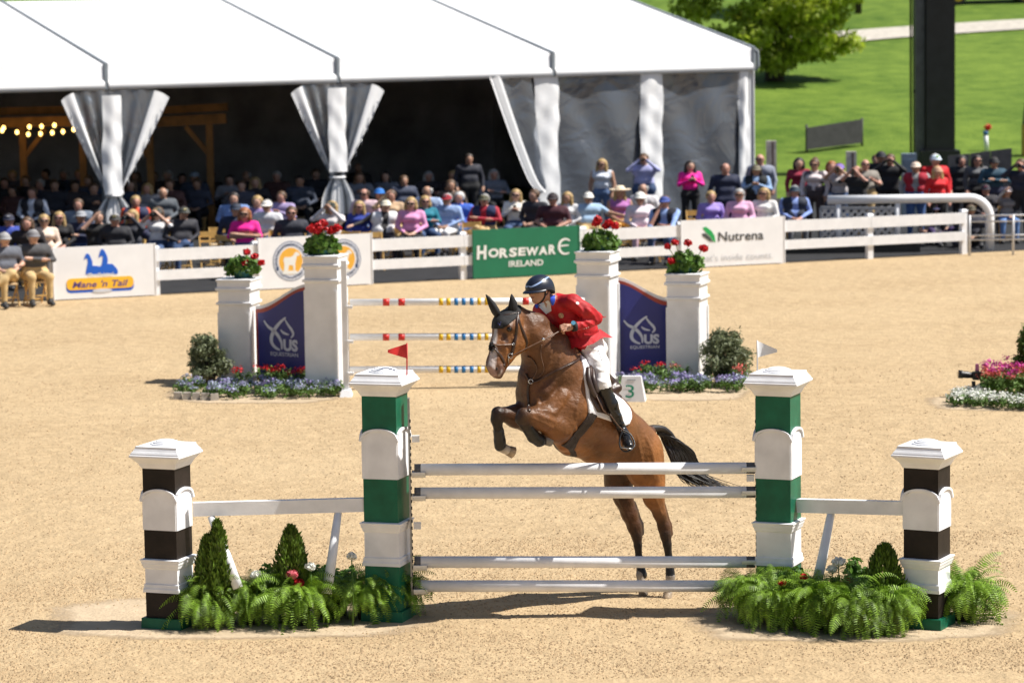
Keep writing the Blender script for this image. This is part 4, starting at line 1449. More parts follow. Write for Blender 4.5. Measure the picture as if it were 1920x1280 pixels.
# curved blue panels
BLUEP = mat('panel_blue', (0.022, 0.028, 0.19), 0.4, 0.10, 1.5)
REDP = mat('panel_red_border', (0.36, 0.05, 0.03), 0.45, 0.08, 4)
EMB = mat('emblem_silver', (0.58, 0.60, 0.68), 0.5, 0.03)
def panel(label, A, B, ztopA, ztopB, off):
    """curved-top panel between two ground points; A is the left end"""
    A, B = Vector(A), Vector(B)
    d = B - A; Lg = d.length
    T = Matrix.Translation((A + B) / 2) @ Matrix.Rotation(math.atan2(d.y, d.x), 4, 'Z')
    root = thing('emblem_panel', label, 'panel', (A + B) / 2)
    h = Lg / 2
    def top(x, inset):
        t_ = min(1, max(0, (x + h) / Lg))
        s_ = t_ * t_ * (3 - 2 * t_)
        return ztopA + (ztopB - ztopA) * s_ - inset
    xs = [-h + Lg * k / 20 for k in range(21)]
    MB().prism([(-h, .02), (h, .02)] + [(x, top(x, -.05)) for x in reversed(xs)], .05, T=T @ Matrix.Translation((0, .002, 0))).build('backing', TOWW, root)
    MB().prism([(-h + .012, .03), (h - .012, .03)] + [(x * .97, top(x, .0)) for x in reversed(xs)], -.012, T=T).build('border', REDP, root)
    e = .045
    MB().prism([(-h + e + .012, .05), (h - e - .012, .05)] + [(x * (1 - e / h) * .97, top(x, .055)) for x in reversed(xs)], -.018, T=T).build('field', BLUEP, root)
    # emblem: two crossing strokes, a horse head outline, letters
    k = Lg * .60 / 850.0
    def q(x, y):
        return ((x - 590) * k, .74 - (y - 520) * k * 1.0)
    m = MB()
    def st_(pts, w0):
        P = [Vector((*q(*p), 0)) for p in pts]
        sp = smooth_pts(P, 7)
        n = len(sp)
        stroke(m, [(v.x, v.y) for v in sp], [w0 * k * (.25 + .75 * math.sin(math.pi * (.06 + .88 * i / (n - 1)))) for i in range(n)], T, y=-.021)
    st_([(120, 240), (220, 350), (350, 420), (480, 530), (555, 660), (560, 790)], 75)
    st_([(680, 150), (540, 250), (400, 390), (310, 540), (310, 670), (400, 760), (510, 805)], 85)
    st_([(655, 185), (730, 290), (830, 400), (860, 480), (800, 550)], 62)
    st_([(540, 400), (620, 460), (750, 490)], 50)
    c = q(785, 695)
    add_text(m, 'US', c[0], c[1], 215 * k, T, width=370 * k, bold=.05, y=-.021)
    c = q(620, 885)
    add_text(m, 'EQUESTRIAN', c[0], c[1], 75 * k, T, width=700 * k, bold=.015, y=-.021)
    m.build('emblem', EMB, root)
    return root
a, b = G(482, 716), G(586, 724)
zA = lambda x, y, p: W(x, y, p.y).z
panel('blue curved panel with silver horse emblem, left of the striped poles', a, b, zA(492, 579, a), zA(578, 538, b), 0)
a, b = G(1152, 714), G(1262, 711)
panel('blue curved panel with silver horse emblem, behind the number block', a, b, zA(1163, 525, a), zA(1252, 566, b), 0)
# slim white stanchion holding the poles
Y2 = G(850, 727).y
p = G(652, 742)
root = thing('pole_stanchion', 'slim white stanchion at the left end of the striped poles', 'stanchion', p)
MB().box((p.x - .02, p.y + .0, 1.0), (.08, .1, 2.0)).build('upright', TOWW, root)
MB().box((p.x - .02, p.y, .05), (.18, .34, .1), top=.7).build('foot', TOWW, root)
for y_ in (575, 640, 700):
    z = W(660, y_, p.y).z
    MB().box((p.x + .05, p.y - .03, z), (.1, .07, .04)).build('cup', TOWW, root)
PW = mat('pole_white', (.80, .80, .80), .4, .03); PR = mat('pole_red', (.55, .02, .015), .4, .05); PY = mat('pole_yellow', (.70, .42, .005), .4, .05); PB = mat('pole_blue', (.01, .16, .42), .4, .05)
def spole(label, y0, y1, red, Y):
    a, b = W(656, y0, Y), W(1096, y1, Y)
    root = thing('striped_pole', label, 'pole', (a + b) / 2, 'striped poles of the second obstacle')
    d = (b - a).normalized(); Lg = (b - a).length
    f = lambda x: (x - 656) / 440 * Lg
    cuts = []
    if red:
        cuts += [(718, 730, PR), (747, 759, PR), (980, 992, PR), (1009, 1021, PR)]
    cuts += [(823, 831, PY), (837, 845, PY), (852, 859, PB), (866, 873, PB), (881, 888, PB), (895, 902, PY), (909, 916, PY)]
    cuts.sort()
    MB().tube([a, b], .052, 14).build('shaft', PW, root)
    for x0, x1, m in cuts:
        MB().tube([a + d * f(x0), a + d * f(x1)], .0545, 14).build('band', m, root)
spole('topmost striped pole behind the horse head', 567, 564, True, Y2)
spole('middle striped pole behind the horse head', 632, 630, True, Y2)
spole('lowest striped pole behind the red pennant', 693, 691, False, Y2)

# geraniums on the towers
def geranium(label, P, px_, py0, rpx, reds, seed):
    p, H, T = P
    s_ = px_at(p.y)
    R = rpx / s_
    root = thing('potted_geranium', label, 'geranium', (p.x, p.y, H + .03), 'red geraniums on the second obstacle')
    c = W(px_, py0, p.y)
    V, F = leaf_cloud([(c.x, c.y, c.z), (c.x - R * .45, c.y, c.z - R * .15), (c.x + R * .45, c.y, c.z - R * .1), (c.x, c.y - R * .3, c.z + R * .1)],
                      [(R * .8, R * .7, R * .62), (R * .55, R * .5, R * .5), (R * .55, R * .5, R * .5), (R * .6, R * .5, R * .5)], 1000, .045, seed, .35, aspect=.85)
    np_mesh('leaves', V, F, GERA, root)
    MB().lathe([(0, 0), (.13, 0), (.17, .17), (.185, .17), (.185, .2), (.15, .2), (0, .18)], 14, T=Matrix.Translation((c.x, p.y, H + .032))).build('pot', TEALP, root)
    for i, (x, y, r) in enumerate(reds):
        q = W(x, y, p.y - .12)
        V, F = leaf_cloud([q], [(r / s_, r / s_, r / s_ * .75)], 130, .028, seed * 10 + i, .3, aspect=.9)
        np_mesh('bloom', V, F, REDF, root)
        MB().tube([(c.x + (q.x - c.x) * .4, p.y - .1, c.z), q], .006, 5).build('stem', GERA, root)
geranium('red geranium on the lower left tower with three separate blooms', P1, 455, 499, 34, [(460, 494, 9), (463, 472, 7), (477, 480, 7), (490, 492, 7)], 1)
geranium('full red geranium on the taller left tower before the seal banner', P2, 604, 458, 36, [(585, 428, 10), (600, 424, 12), (606, 418, 8), (620, 432, 10), (632, 427, 9), (594, 432, 9)], 2)
geranium('broad red geranium on the taller right tower', P3, 1126, 452, 38, [(1121, 412, 9), (1117, 418, 8), (1141, 418, 8), (1153, 423, 9), (1135, 424, 7)], 3)
geranium('red geranium on the lower right tower with four tall blooms', P4, 1285, 492, 38, [(1252, 462, 6), (1266, 454, 7), (1290, 455, 7), (1319, 465, 9), (1259, 489, 7)], 4)

# shrubs beside the towers
def shrub(label, px_, row, ytop, wpx, seed, m=OLIVE, n=2600, size=.05):
    p = G(px_, row); s_ = px_at(p.y)
    H = (row - ytop) / s_; R = wpx / 2 / s_
    root = thing('leafy_shrub', label, 'shrub', p)
    r = random.Random(seed)
    cs, rs = [], []
    for k in range(46):
        a_ = r.uniform(0, 6.28); q = r.random() ** .5 * r.uniform(.8, 1.25)
        z = H * r.uniform(.2, .93)
        wv = math.sin(math.pi * min(1, .25 + .7 * z / H))
        cs.append((p.x + R * .68 * q * wv * math.cos(a_), p.y + R * .68 * q * wv * math.sin(a_), z)); rs.append((R * r.uniform(.14, .3), R * .24, H * r.uniform(.07, .14)))
    V, F = leaf_cloud(cs, [(q0 * 1.5, q1 * 1.5, q2 * 1.5) for q0, q1, q2 in rs], int(n * 1.5), size * .8, seed, .0, aspect=.36)
    np_mesh('leaves', V, F, m, root)
    for k in range(9):
        c = cs[k]
        MB().tube([p, (p.x + (c[0] - p.x) * .4, p.y + (c[1] - p.y) * .4, c[2] * .5), c], [.018, .012, .005], 6).build('branch', BARK, root)
    MB().lathe([(0, 0), (.13, 0), (.17, .2), (.15, .2), (0, .18)], 12, T=Matrix.Translation(p)).build('pot', POT, root)
shrub('small olive green shrub left of the outer left tower', 386, 722, 630, 104, 5, n=3200)
shrub('larger olive green shrub right of the outer right tower', 1359, 722, 612, 122, 6, n=4200)

# flower beds at its feet
def bed(label, pts, n, mats, seed, hgt=.16, spread=6):
    """low bedding plants along picture points (x,row)"""
    r = np.random.default_rng(seed)
    parts = {}
    cs = []
    for i in range(n):
        k = r.uniform(0, len(pts) - 1); j = int(k); t_ = k - j
        x = pts[j][0] + (pts[min(j + 1, len(pts) - 1)][0] - pts[j][0]) * t_; y = pts[j][1] + (pts[min(j + 1, len(pts) - 1)][1] - pts[j][1]) * t_
        p = G(x + r.normal(0, 3), y + r.uniform(-spread, spread))
        cs.append((p.x, p.y, hgt * r.uniform(.4, .8)))
    V, F = leaf_cloud(cs, [(.11, .09, hgt * .5)] * len(cs), n * 44, .03, seed, .0, aspect=.5, up=.8)
    g = np_mesh('bedding_plants', V, F, BEDG); stuff(g, label + ', foliage', 'bedding plants')
    for q, (m, nm, frac, zz) in enumerate(mats):
        sel = [c for c in cs if r.uniform() < frac]
        if not sel:
            continue
        sel = [(c[0], c[1] - .02, c[2] + hgt * zz) for c in sel]
        V, F = leaf_cloud(sel, [(.11, .08, .05)] * len(sel), len(sel) * 26, .018, seed + 7 + q, .0, aspect=.8, up=.8)
        stuff(np_mesh('bedding_flowers', V, F, m), label + ', ' + nm, 'flowers')
bed('blue lavender flower bed before the left towers', [(335, 738), (400, 742), (480, 741), (560, 741), (640, 738)], 130, [(LAVF, 'lavender blossoms', .55, .3), (PURF, 'purple blossoms', .2, .4)], 21, .2, 8)
bed('red blossoms behind the left flower bed', [(440, 722), (500, 726), (560, 728), (588, 728)], 34, [(REDF, 'dark red blossoms', .45, .5)], 22, .26, 4)
bed('lavender flower bed behind the number block', [(1160, 733), (1230, 732), (1300, 731), (1395, 731)], 90, [(LAVF, 'lavender blossoms', .55, .35), (PURF, 'purple blossoms', .35, .4)], 23, .2, 6)
bed('red geranium row below the right blue panel', [(1190, 722), (1240, 721), (1290, 720)], 26, [(REDF, 'bright red blossoms', .3, .45)], 24, .28, 3)
bed('red blossoms at the right end of the second obstacle', [(1372, 726), (1405, 728)], 16, [(CORF, 'coral red blossoms', .6, .5)], 25, .26, 5)
# pale stone edging of the left bed
root = thing('stone_edging', 'pale stone edging blocks at the left end of the flower bed', 'edging', G(360, 749))
for k in range(5):
    p = G(334 + 17 * k, 748 + .6 * k)
    MB().box((p.x, p.y, .05), (.125, .09, .11), rz=.06 * k, top=.9).build('stone', mat('edging_stone', (.42, .38, .33), .9, .2, 6, .3), root)
# number block
NB_T = Matrix.Translation(G(1185, 751)) @ Matrix.Rotation(math.radians(-8), 4, 'Z')
root = thing('number_block', 'white tapered number block with a green 3 by the rider boot', 'number block', NB_T.translation)
mb = MB()
mb.add([(-.20, -.12, 0), (.20, -.12, 0), (.20, .12, 0), (-.20, .12, 0), (-.135, -.055, .36), (.135, -.055, .36), (.135, .055, .36), (-.135, .055, .36)],
       [(0, 3, 2, 1), (4, 5, 6, 7), (0, 1, 5, 4), (1, 2, 6, 5), (2, 3, 7, 6), (3, 0, 4, 7)], 0, False, NB_T)
mb.build('block', TOWW, root)
tl = math.atan2(.065, .36)
T2 = NB_T @ Matrix.Translation((0, -.12, 0)) @ Matrix.Rotation(-tl, 4, 'X')
m = MB(); add_text(m, '3', -.02, .155, .19, T2, width=.125, bold=.0, y=-.006)
m.build('numeral', mat('numeral_green', (.01, .24, .13), .5), root)
MB().box((0, -.004, .315), (.12, .004, .016), T=T2).build('faded_line', mat('lettering_grey', (.35, .37, .40), .5), root)

# =================================================================== FLOWER BED AND CAMERA AT THE RIGHT
bed('white flowers edging the right flower bed', [(1785, 757), (1840, 762), (1925, 764), (1990, 764)], 90, [(WHTF, 'white blossoms', .85, .35)], 31, .16, 6)
bed('white flowers at the left tip of the right flower bed', [(1792, 752), (1830, 746), (1850, 744)], 50, [(WHTF, 'white blossoms', .9, .35)], 32, .13, 6)
bed('snapdragons filling the right flower bed', [(1842, 745), (1890, 742), (1940, 740), (1990, 740)], 80, [(MAGF, 'magenta blossoms', .45, .7), (CORF, 'coral blossoms', .4, .5)], 33, .34, 6)
bed('taller magenta flowers at the back of the right flower bed', [(1872, 728), (1930, 724), (1990, 724)], 40, [(MAGF, 'magenta blossoms', .6, .6)], 34, .32, 4)
shrub('dark upright shrub cut by the right edge of the picture', 1928, 735, 612, 66, 9, THUJA, 3000, .045)
pc_ = G(1826, 744)
cm = thing('camera_on_tripod', 'black camera with long lens on a low tripod in the white flowers', 'camera', pc_)
CB = mat('camera_black', (.015, .015, .017), .4, .2, 20)
s_ = px_at(pc_.y)
ct = W(1832, 704, pc_.y); lt = W(1797, 701, pc_.y)
mb = MB(); mb.box((ct.x, ct.y, ct.z), (.13, .10, .115)); mb.box((ct.x, ct.y, ct.z + .07), (.06, .06, .04), top=.7)
mb.build('camera_body', CB, cm)
ax_ = (lt - ct).normalized()
lens = MB().tube([ct + ax_ * .05, ct + ax_ * .12, ct + ax_ * .13, lt - ax_ * .07, lt - ax_ * .06, lt], [.045, .045, .05, .05, .058, .060], 14).build('lens', CB, cm)
MB().tube([lt + ax_ * .001, lt + ax_ * .004], .05, 14).build('front_glass', mat('lens_glass', (.02, .02, .03), .1), lens)
hd = (ct.x - .05, ct.y, ct.z - .08)
MB().tube([(ct.x - .05, ct.y, ct.z - .17), hd], .028, 8).build('tripod_head', CB, cm)
for k in range(3):
    a_ = 2 * math.pi * k / 3 + .4
    MB().tube([(ct.x - .05, ct.y, ct.z - .15), (ct.x - .05 + .17 * math.cos(a_), ct.y + .17 * math.sin(a_), 0.0)], .012, 6).build('leg', CB, cm)
MB().box((ct.x + .0, ct.y, ct.z + .125), (.055, .05, .09), top=.8).build('receiver', mat('receiver_pink', (.35, .10, .20), .5), cm)
# =================================================================== HORSE AND RIDER
from mathutils.bvhtree import BVHTree
def HP(x, y, d):
    return W(x, y, YJ + d)
SJ = FPX / YJ           # px per metre at the obstacle
def R_(px_):
    return px_ / SJ
HEAD = Vector((-.77, -.64, 0)); LAT = Vector((.64, -.77, 0))
COAT = (.175, .070, .022); COATD = (.075, .030, .012); BLK = (.012, .009, .008); SOCK = (.62, .55, .48); COAT_LIT = (.28, .108, .028)  # last tone puts the sunlit orange of belly and haunch into the coat
hp = []      # (a, b, ra, rb, k, colour)
def HL(pts, k=.05, col=COAT):
    """limb chain through (px,py,d,rpx[,colour])"""
    for i in range(len(pts) - 1):
        a, b = pts[i], pts[i + 1]
        c = a[4] if len(a) > 4 else col
        hp.append((HP(*a[:3]), HP(*b[:3]), R_(a[3]), R_(b[3]), k, c))
# trunk
HL([(1022, 748, .02, 47), (1076, 766, .22, 66), (1130, 797, .45, 60), (1172, 824, .66, 48), (1200, 843, .80, 43)], .10)
HL([(1092, 694, .22, 26), (1128, 742, .42, 20), (1180, 808, .72, 22)], .07, COATD)       # topline
HL([(1204, 850, .70, 38), (1208, 880, .70, 36)], .08, COAT_LIT)                                # near haunch
HL([(1186, 840, .90, 36), (1165, 880, .95, 30)], .08, COATD)
HL([(1200, 812, .82, 22), (1219, 808, .90, 11)], .06, COATD)                               # croup to dock
HL([(1066, 832, .10, 22), (1110, 846, .40, 18), (1150, 856, .60, 18)], .10, COAT_LIT)          # belly line
# shoulders and breast
HL([(1086, 712, .08, 30), (1060, 765, -.02, 40), (1030, 785, -.10, 32)], .07)
HL([(1005, 745, .10, 32), (1000, 770, .12, 26)], .07, COATD)
HL([(1006, 728, -.10, 28), (1012, 770, -.13, 30)], .05)
HL([(990, 735, .0, 22), (992, 765, .02, 22)], .05, COATD)
HL([(1012, 672, -.08, 27), (1003, 705, -.06, 30), (1000, 735, -.02, 31)], .05, COATD)
# neck
HL([(1056, 722, .12, 54), (1036, 690, .03, 49), (1020, 655, -.05, 40), (992, 618, -.15, 29)], .08, (.135, .055, .020))
HL([(1080, 682, .18, 22), (1048, 640, .02, 14), (1012, 604, -.12, 12), (975, 588, -.20, 12)], .07, COATD)   # crest
# head
HL([(964, 592, -.20, 20), (951, 612, -.27, 26), (940, 648, -.33, 20), (929, 680, -.40, 15.5), (931, 695, -.41, 12.5)], .05)
HL([(972, 630, -.24, 20), (966, 644, -.26, 19), (950, 668, -.33, 12), (938, 692, -.38, 9)], .05, COAT_LIT)      # cheek and jaw
HL([(939, 610, -.37, 9), (929, 648, -.42, 8), (920, 685, -.46, 8)], .04)                   # nasal bone
hp.append((HP(922, 688, -.47), HP(925, 697, -.46), R_(8.5), R_(8), .03, (.22, .12, .10)))
hp.append((HP(938, 690, -.46), HP(936, 698, -.46), R_(7), R_(8), .03, (.10, .055, .04)))
hp.append((HP(936, 705, -.40), HP(930, 703, -.43), R_(5.5), R_(5), .03, (.09, .06, .05)))   # lips
hp.append((HP(957, 614, -.405), HP(952, 611, -.41), R_(6), R_(5), .03, COATD))              # brow
hp.append((HP(962, 640, -.36), HP(944, 660, -.40), R_(5), R_(4), .03, COAT))                # facial crest
HL([(1090, 735, .02, 14), (1078, 775, -.02, 16), (1064, 812, -.02, 14)], .025)
HL([(1052, 742, -.16, 16), (1028, 768, -.22, 18)], .025)
HL([(1222, 822, .74, 13), (1230, 856, .70, 14), (1234, 890, .74, 12)], .025, COAT_LIT)
HL([(1196, 822, .62, 14), (1190, 858, .56, 17)], .025)
HL([(1052, 662, -.04, 14), (1040, 700, -.14, 14), (1022, 735, -.20, 14)], .03, (.085, .034, .014))
# near fore leg, folded
HL([(1050, 790, -.10, 31), (1046, 800, -.14, 27), (1012, 784, -.30, 20), (984, 779, -.42, 13, COATD)], .05)
HL([(1058, 828, -.02, 18), (1046, 800, -.12, 24)], .05, COAT_LIT)
HL([(1040, 772, -.20, 12), (1000, 772, -.36, 10)], .04, COATD)
HL([(982, 777, -.43, 13.5), (978, 785, -.43, 12), (985, 796, -.39, 10.5), (1000, 818, -.30, 10), (1011, 826, -.25, 11), (1020, 825, -.22, 9)], .02, BLK)
# off fore leg
HL([(990, 782, .02, 30), (968, 780, -.12, 21), (936, 775, -.28, 12, BLK)], .05, COATD)
HL([(933, 774, -.29, 12.5), (931, 786, -.29, 11), (935, 808, -.24, 8.5), (937, 826, -.21, 9), (938, 836, -.20, 10)], .02, BLK)
HL([(938, 836, -.20, 10), (948, 842, -.17, 8.5), (952, 844, -.16, 8.5)], .02, SOCK)
# near hind leg
HL([(1212, 880, .70, 34, COAT_LIT), (1219, 905, .74, 28, COAT_LIT), (1226, 934, .80, 19.5, COAT), (1237, 963, .86, 12, COATD), (1245, 988, .90, 11, COATD), (1248, 1006, .90, 10.5, BLK)], .04)
HL([(1238, 940, .90, 9), (1253, 984, .97, 6.5), (1256, 1000, .96, 7)], .03, COATD)
HL([(1248, 1000, .89, 10.5), (1251, 1020, .89, 8.5), (1254, 1045, .89, 7), (1256, 1066, .89, 7.5), (1257, 1080, .88, 9)], .02, BLK)
HL([(1257, 1080, .88, 9), (1254, 1102, .86, 7.5), (1253, 1112, .85, 8)], .02, SOCK)
# off hind leg
HL([(1160, 875, .95, 32), (1160, 905, .97, 27), (1169, 934, 1.0, 18), (1180, 963, 1.02, 15), (1189, 987, 1.03, 12.5), (1194, 1006, 1.03, 10.5, BLK)], .04, COATD)
HL([(1186, 945, 1.06, 8), (1200, 983, 1.09, 6.5), (1202, 998, 1.08, 7)], .03, BLK)
HL([(1194, 1002, 1.02, 10), (1196, 1022, 1.02, 8), (1198, 1045, 1.02, 7), (1201, 1066, 1.02, 7.5), (1202, 1076, 1.01, 9)], .02, BLK)
HL([(1201, 1078, 1.0, 9), (1202, 1098, .99, 7), (1205, 1106, .98, 7.5)], .02, SOCK)

def surface_ridges(prims, lines, h0, r, k, sink, colfn):
    """raised folds or tendons laid along picture lines on a body's visible surface"""
    v0, f0, t0 = sdf_body(prims, h0, .08)
    bv = BVHTree.FromPolygons([tuple(v) for v in v0], [tuple(f) for f in f0])
    out = []
    for ln in lines:
        q = []
        for x, y in [(v.x, v.y) for v in smooth_pts([Vector((a, b, 0)) for a, b in ln], 4)]:
            d_ = ray(x, y).normalized()
            l, n_, i_, _d = bv.ray_cast(CAM, d_)
            if l is not None:
                q.append((l + d_ * sink, t0[i_]))
        for i in range(len(q) - 1):
            t_ = math.sin(math.pi * (i + .5) / (len(q) - 1))
            out.append((q[i][0], q[i + 1][0], r * (.55 + .45 * t_), r * (.55 + .45 * t_), k, colfn(q[i][1])))
    return out
ridg = surface_ridges([(p[0], p[1], p[2], p[3], p[4], i) for i, p in enumerate(hp)],
    [[(994, 774), (1015, 780), (1040, 790)], [(996, 783), (1018, 792), (1036, 802)], [(1000, 769), (1024, 770), (1044, 776)], [(1064, 738), (1052, 760), (1036, 776)], [(1084, 748), (1078, 785), (1068, 815)],
     [(1034, 655), (1026, 690), (1012, 722)], [(1050, 665), (1044, 700), (1030, 735)], [(1210, 818), (1222, 848), (1230, 884)], [(1194, 815), (1200, 850), (1206, 880)], [(1212, 900), (1226, 930), (1240, 965)],
     [(1158, 930), (1172, 955), (1184, 985)], [(962, 632), (966, 645), (960, 658)], [(941, 640), (948, 655), (946, 668)], [(936, 655), (932, 672), (934, 684)], [(1070, 790), (1090, 820), (1120, 845)], [(1012, 745), (1008, 765), (1018, 785)]],
    .024, .011, .022, .004, lambda i: hp[i][5])
hp_n = len(hp)
hp += ridg
HV, HF, _ = sdf_body([(p[0], p[1], p[2], p[3], p[4], i) for i, p in enumerate(hp)], .0125, .08)
HV = relax(HV, HF, 2, .5)
def prim_colours(V, prims, soft=.018):
    acc = np.zeros((len(V), 3)); wt = np.zeros(len(V))
    for p in prims:
        a = np.array(p[0]); b = np.array(p[1]); ab = b - a
        t = np.clip(((V - a) @ ab) / max(ab @ ab, 1e-9), 0, 1)
        d = np.linalg.norm(V - a - t[:, None] * ab, axis=1) - (p[2] + t * (p[3] - p[2]))
        w_ = np.exp(-np.clip(d, -.02, 1) / soft)
        acc += w_[:, None] * np.array(p[5]); wt += w_
    return acc / wt[:, None]
hp = hp[:hp_n]
HC = prim_colours(HV, hp)
# blaze, muzzle and the dark points of the face are coat markings
def near_seg(V, a, b):
    a, b = np.array(a), np.array(b); ab = b - a
    t = np.clip(((V - a) @ ab) / (ab @ ab), 0, 1)
    return np.linalg.norm(V - a - t[:, None] * ab, axis=1), t
def paint(a, b, r0, r1, col, soft=.012):
    d, t = near_seg(HV, a, b)
    k = np.clip((r0 + (r1 - r0) * t - d) / soft, 0, 1)[:, None]
    HC[:] = HC * (1 - k) + np.array(col) * k
me_bvh0 = BVHTree.FromPolygons([tuple(v) for v in HV], [tuple(f) for f in HF])
def hit(bvh, x, y):
    d = ray(x, y).normalized()
    loc, nrm, idx, dist = bvh.ray_cast(CAM, d)
    return loc, nrm
def hz(x, y, fb=None):
    l, n = hit(me_bvh0, x, y)
    return l if l is not None else HP(x, y, fb if fb is not None else -.4)
paint(hz(929, 618), hz(926, 655), .028, .026, (.55, .50, .47))
paint(hz(926, 655), hz(921, 688), .040, .045, (.58, .50, .47))
paint(hz(918, 690), hz(926, 702), .03, .035, (.40, .26, .23))
paint(hz(941, 694), hz(936, 704), .012, .02, (.45, .36, .32))
paint(hz(950, 640), hz(946, 628), .030, .036, (.045, .017, .009), .02)
def coat_material():
    m, t, b = nodes_of('horse_coat')
    L = t.links.new
    at = t.nodes.new('ShaderNodeAttribute'); at.attribute_name = 'coat'
    tc = t.nodes.new('ShaderNodeTexCoord')
    nz = t.nodes.new('ShaderNodeTexNoise'); nz.inputs['Scale'].default_value = 7; nz.inputs['Detail'].default_value = 6
    L(tc.outputs['Object'], nz.inputs['Vector'])
    mr = t.nodes.new('ShaderNodeMapRange'); mr.inputs[1].default_value = .3; mr.inputs[2].default_value = .7; mr.inputs[3].default_value = .72; mr.inputs[4].default_value = 1.25
    L(nz.outputs[0], mr.inputs[0])
    mx = t.nodes.new('ShaderNodeVectorMath'); mx.operation = 'SCALE'
    L(at.outputs['Color'], mx.inputs[0]); L(mr.outputs[0], mx.inputs['Scale'])
    L(mx.outputs[0], b.inputs['Base Color'])
    b.inputs['Roughness'].default_value = .47
    b.inputs['Specular IOR Level'].default_value = .38
    n2 = t.nodes.new('ShaderNodeTexNoise'); n2.inputs['Scale'].default_value = 22; n2.inputs['Detail'].default_value = 5
    L(tc.outputs['Object'], n2.inputs['Vector'])
    bp = t.nodes.new('ShaderNodeBump'); bp.inputs['Strength'].default_value = .42; bp.inputs['Distance'].default_value = .03
    L(n2.outputs[0], bp.inputs['Height']); L(bp.outputs[0], b.inputs['Normal'])
    return m
hbase = HP(1228, 1122, .92); hbase.z = 0
horse = thing('horse', 'bay horse in black ear bonnet jumping over the white poles', 'horse', hbase)
hb = np_mesh('body', HV, HF, coat_material(), horse, smooth=True)
ca = hb.data.color_attributes.new('coat', 'FLOAT_COLOR', 'POINT')
ca.data.foreach_set('color', np.concatenate([HC, np.ones((len(HC), 1))], 1).astype(np.float32).ravel())
LEATH = mat('brown_leather', (.045, .022, .014), .35, .25, 20, .1, 80)
LEATHL = mat('light_leather', (.14, .075, .045), .4, .25, 20, .1, 80)
BLKC = mat('black_cloth', (.010, .010, .012), .8, .3, 20, .2, 90)
BOOTM = mat('black_neoprene', (.010, .010, .011), .38, .3, 20, .2, 40)
STEEL = mat('steel', (.6, .6, .6), .25, .1, 20, metal=1.0)
HOOFM = mat('hoof_horn', (.42, .32, .22), .45, .35, 12, .2, 60)
HOOFD = mat('hoof_dusty', (.20, .15, .10), .7, .35, 12, .2, 60)
# eyes
for x, y, r in ((955, 617, 5.2),):
    l = hz(x, y); dcam = (CAM - l).normalized()
    MB().ball(l - dcam * R_(1.5), R_(r), n=12, m=8).build('eye', mat('eye_dark', (.008, .005, .004), .08, .1), horse)
for x, y in ((931, 691),):
    l = hz(x, y); dcam = (CAM - l).normalized()
    MB().ball(l - dcam * R_(2.2), (R_(3), R_(3), R_(5)), n=10, m=6).build('nostril', mat('nostril_dark', (.012, .007, .006), .6), horse)
# hooves
def hoof(a, b, r0, r1, m):
    a, b = Vector(a), Vector(b)
    d = b - a
    MB().tube([a - d * .1, a, a + d * .55, b, b + d * .02], [r0 * .9, r0, (r0 + r1) / 2, r1, r1 * .93], 14).build('hoof', m, horse)
hoof(HP(1253, 1110, .86), HP(1250, 1128, .82), R_(8.5), R_(11.5), HOOFM)
hoof(HP(1205, 1105, .99), HP(1207, 1121, .96), R_(8), R_(11), HOOFD)
hoof(HP(1020, 824, -.22), HP(1032, 826, -.18), R_(9.5), R_(11), mat('hoof_grey', (.22, .20, .18), .5, .3, 12))
hoof(HP(950, 843, -.16), HP(962, 848, -.13), R_(9), R_(11.5), HOOFM)
# ear bonnet: cap over the poll and two ears
bon = [(p[0], p[1], p[2] + .008, p[3] + .008, .04, 0) for p in [
    (HP(964, 592, -.20), HP(951, 610, -.27), R_(20), R_(26)), (HP(951, 610, -.27), HP(940, 640, -.33), R_(26), R_(20)),
    (HP(939, 606, -.37), HP(929, 645, -.42), R_(9), R_(8)), (HP(990, 604, -.16), HP(975, 588, -.20), R_(18), R_(12)), (HP(957, 614, -.405), HP(952, 611, -.41), R_(6), R_(5))]]
_b1 = np.array(HP(930, 616, -.40)); 
def bon_cut(X, Y, Z):
    # keep what lies above the brow line (in picture height, rising to the cheek piece) and before the ears' back
    v = np.stack([X, Y, Z - CAMH], -1)
    k = v @ np.array(_F)
    px_ = 960 + FPX * (v @ np.array(_R)) / k; py_ = 640 - FPX * (v @ np.array(_U)) / k
    lim = np.where(px_ < 943, 616.5, 616.5 - (px_ - 943) * .78)
    lim = np.where(px_ > 966, 598.5 - (px_ - 966) * 1.0, lim)
    return np.maximum((py_ - lim) / SJ, (px_ - 978) / SJ)
V, F, _ = sdf_body(bon, .009, .05, bon_cut)
np_mesh('ear_bonnet', relax(V, F, 2), F, BLKC, horse, smooth=True)
for pts, rad in (([(934, 592, -.31), (929, 583, -.32), (922, 570, -.33), (915, 558, -.33), (911, 552, -.33)], [9, 11, 9.5, 5, 1]),
                 ([(960, 590, -.26), (961, 580, -.28), (962, 569, -.29), (960, 558, -.30), (959, 551, -.30)], [9, 10, 8.5, 4.5, .8])):
    MB().tube([HP(*p) for p in pts], [R_(r) for r in rad], 12, flat=.7).build('ear_cover', BLKC, horse)
m = MB()
l = [hz(x, y) for x, y in ((930, 608), (934, 605), (938, 609))]
for q in range(6):
    p = hz(928 + 2.2 * q, 607 + 2.2 * math.sin(q * 2.1)); n_ = (CAM - p).normalized()
    m.ball(p + n_ * .012, (.007, .004, .009), n=6, m=4)
m.build('bonnet_crest', mat('crest_blue', (.05, .06, .30), .5), horse)
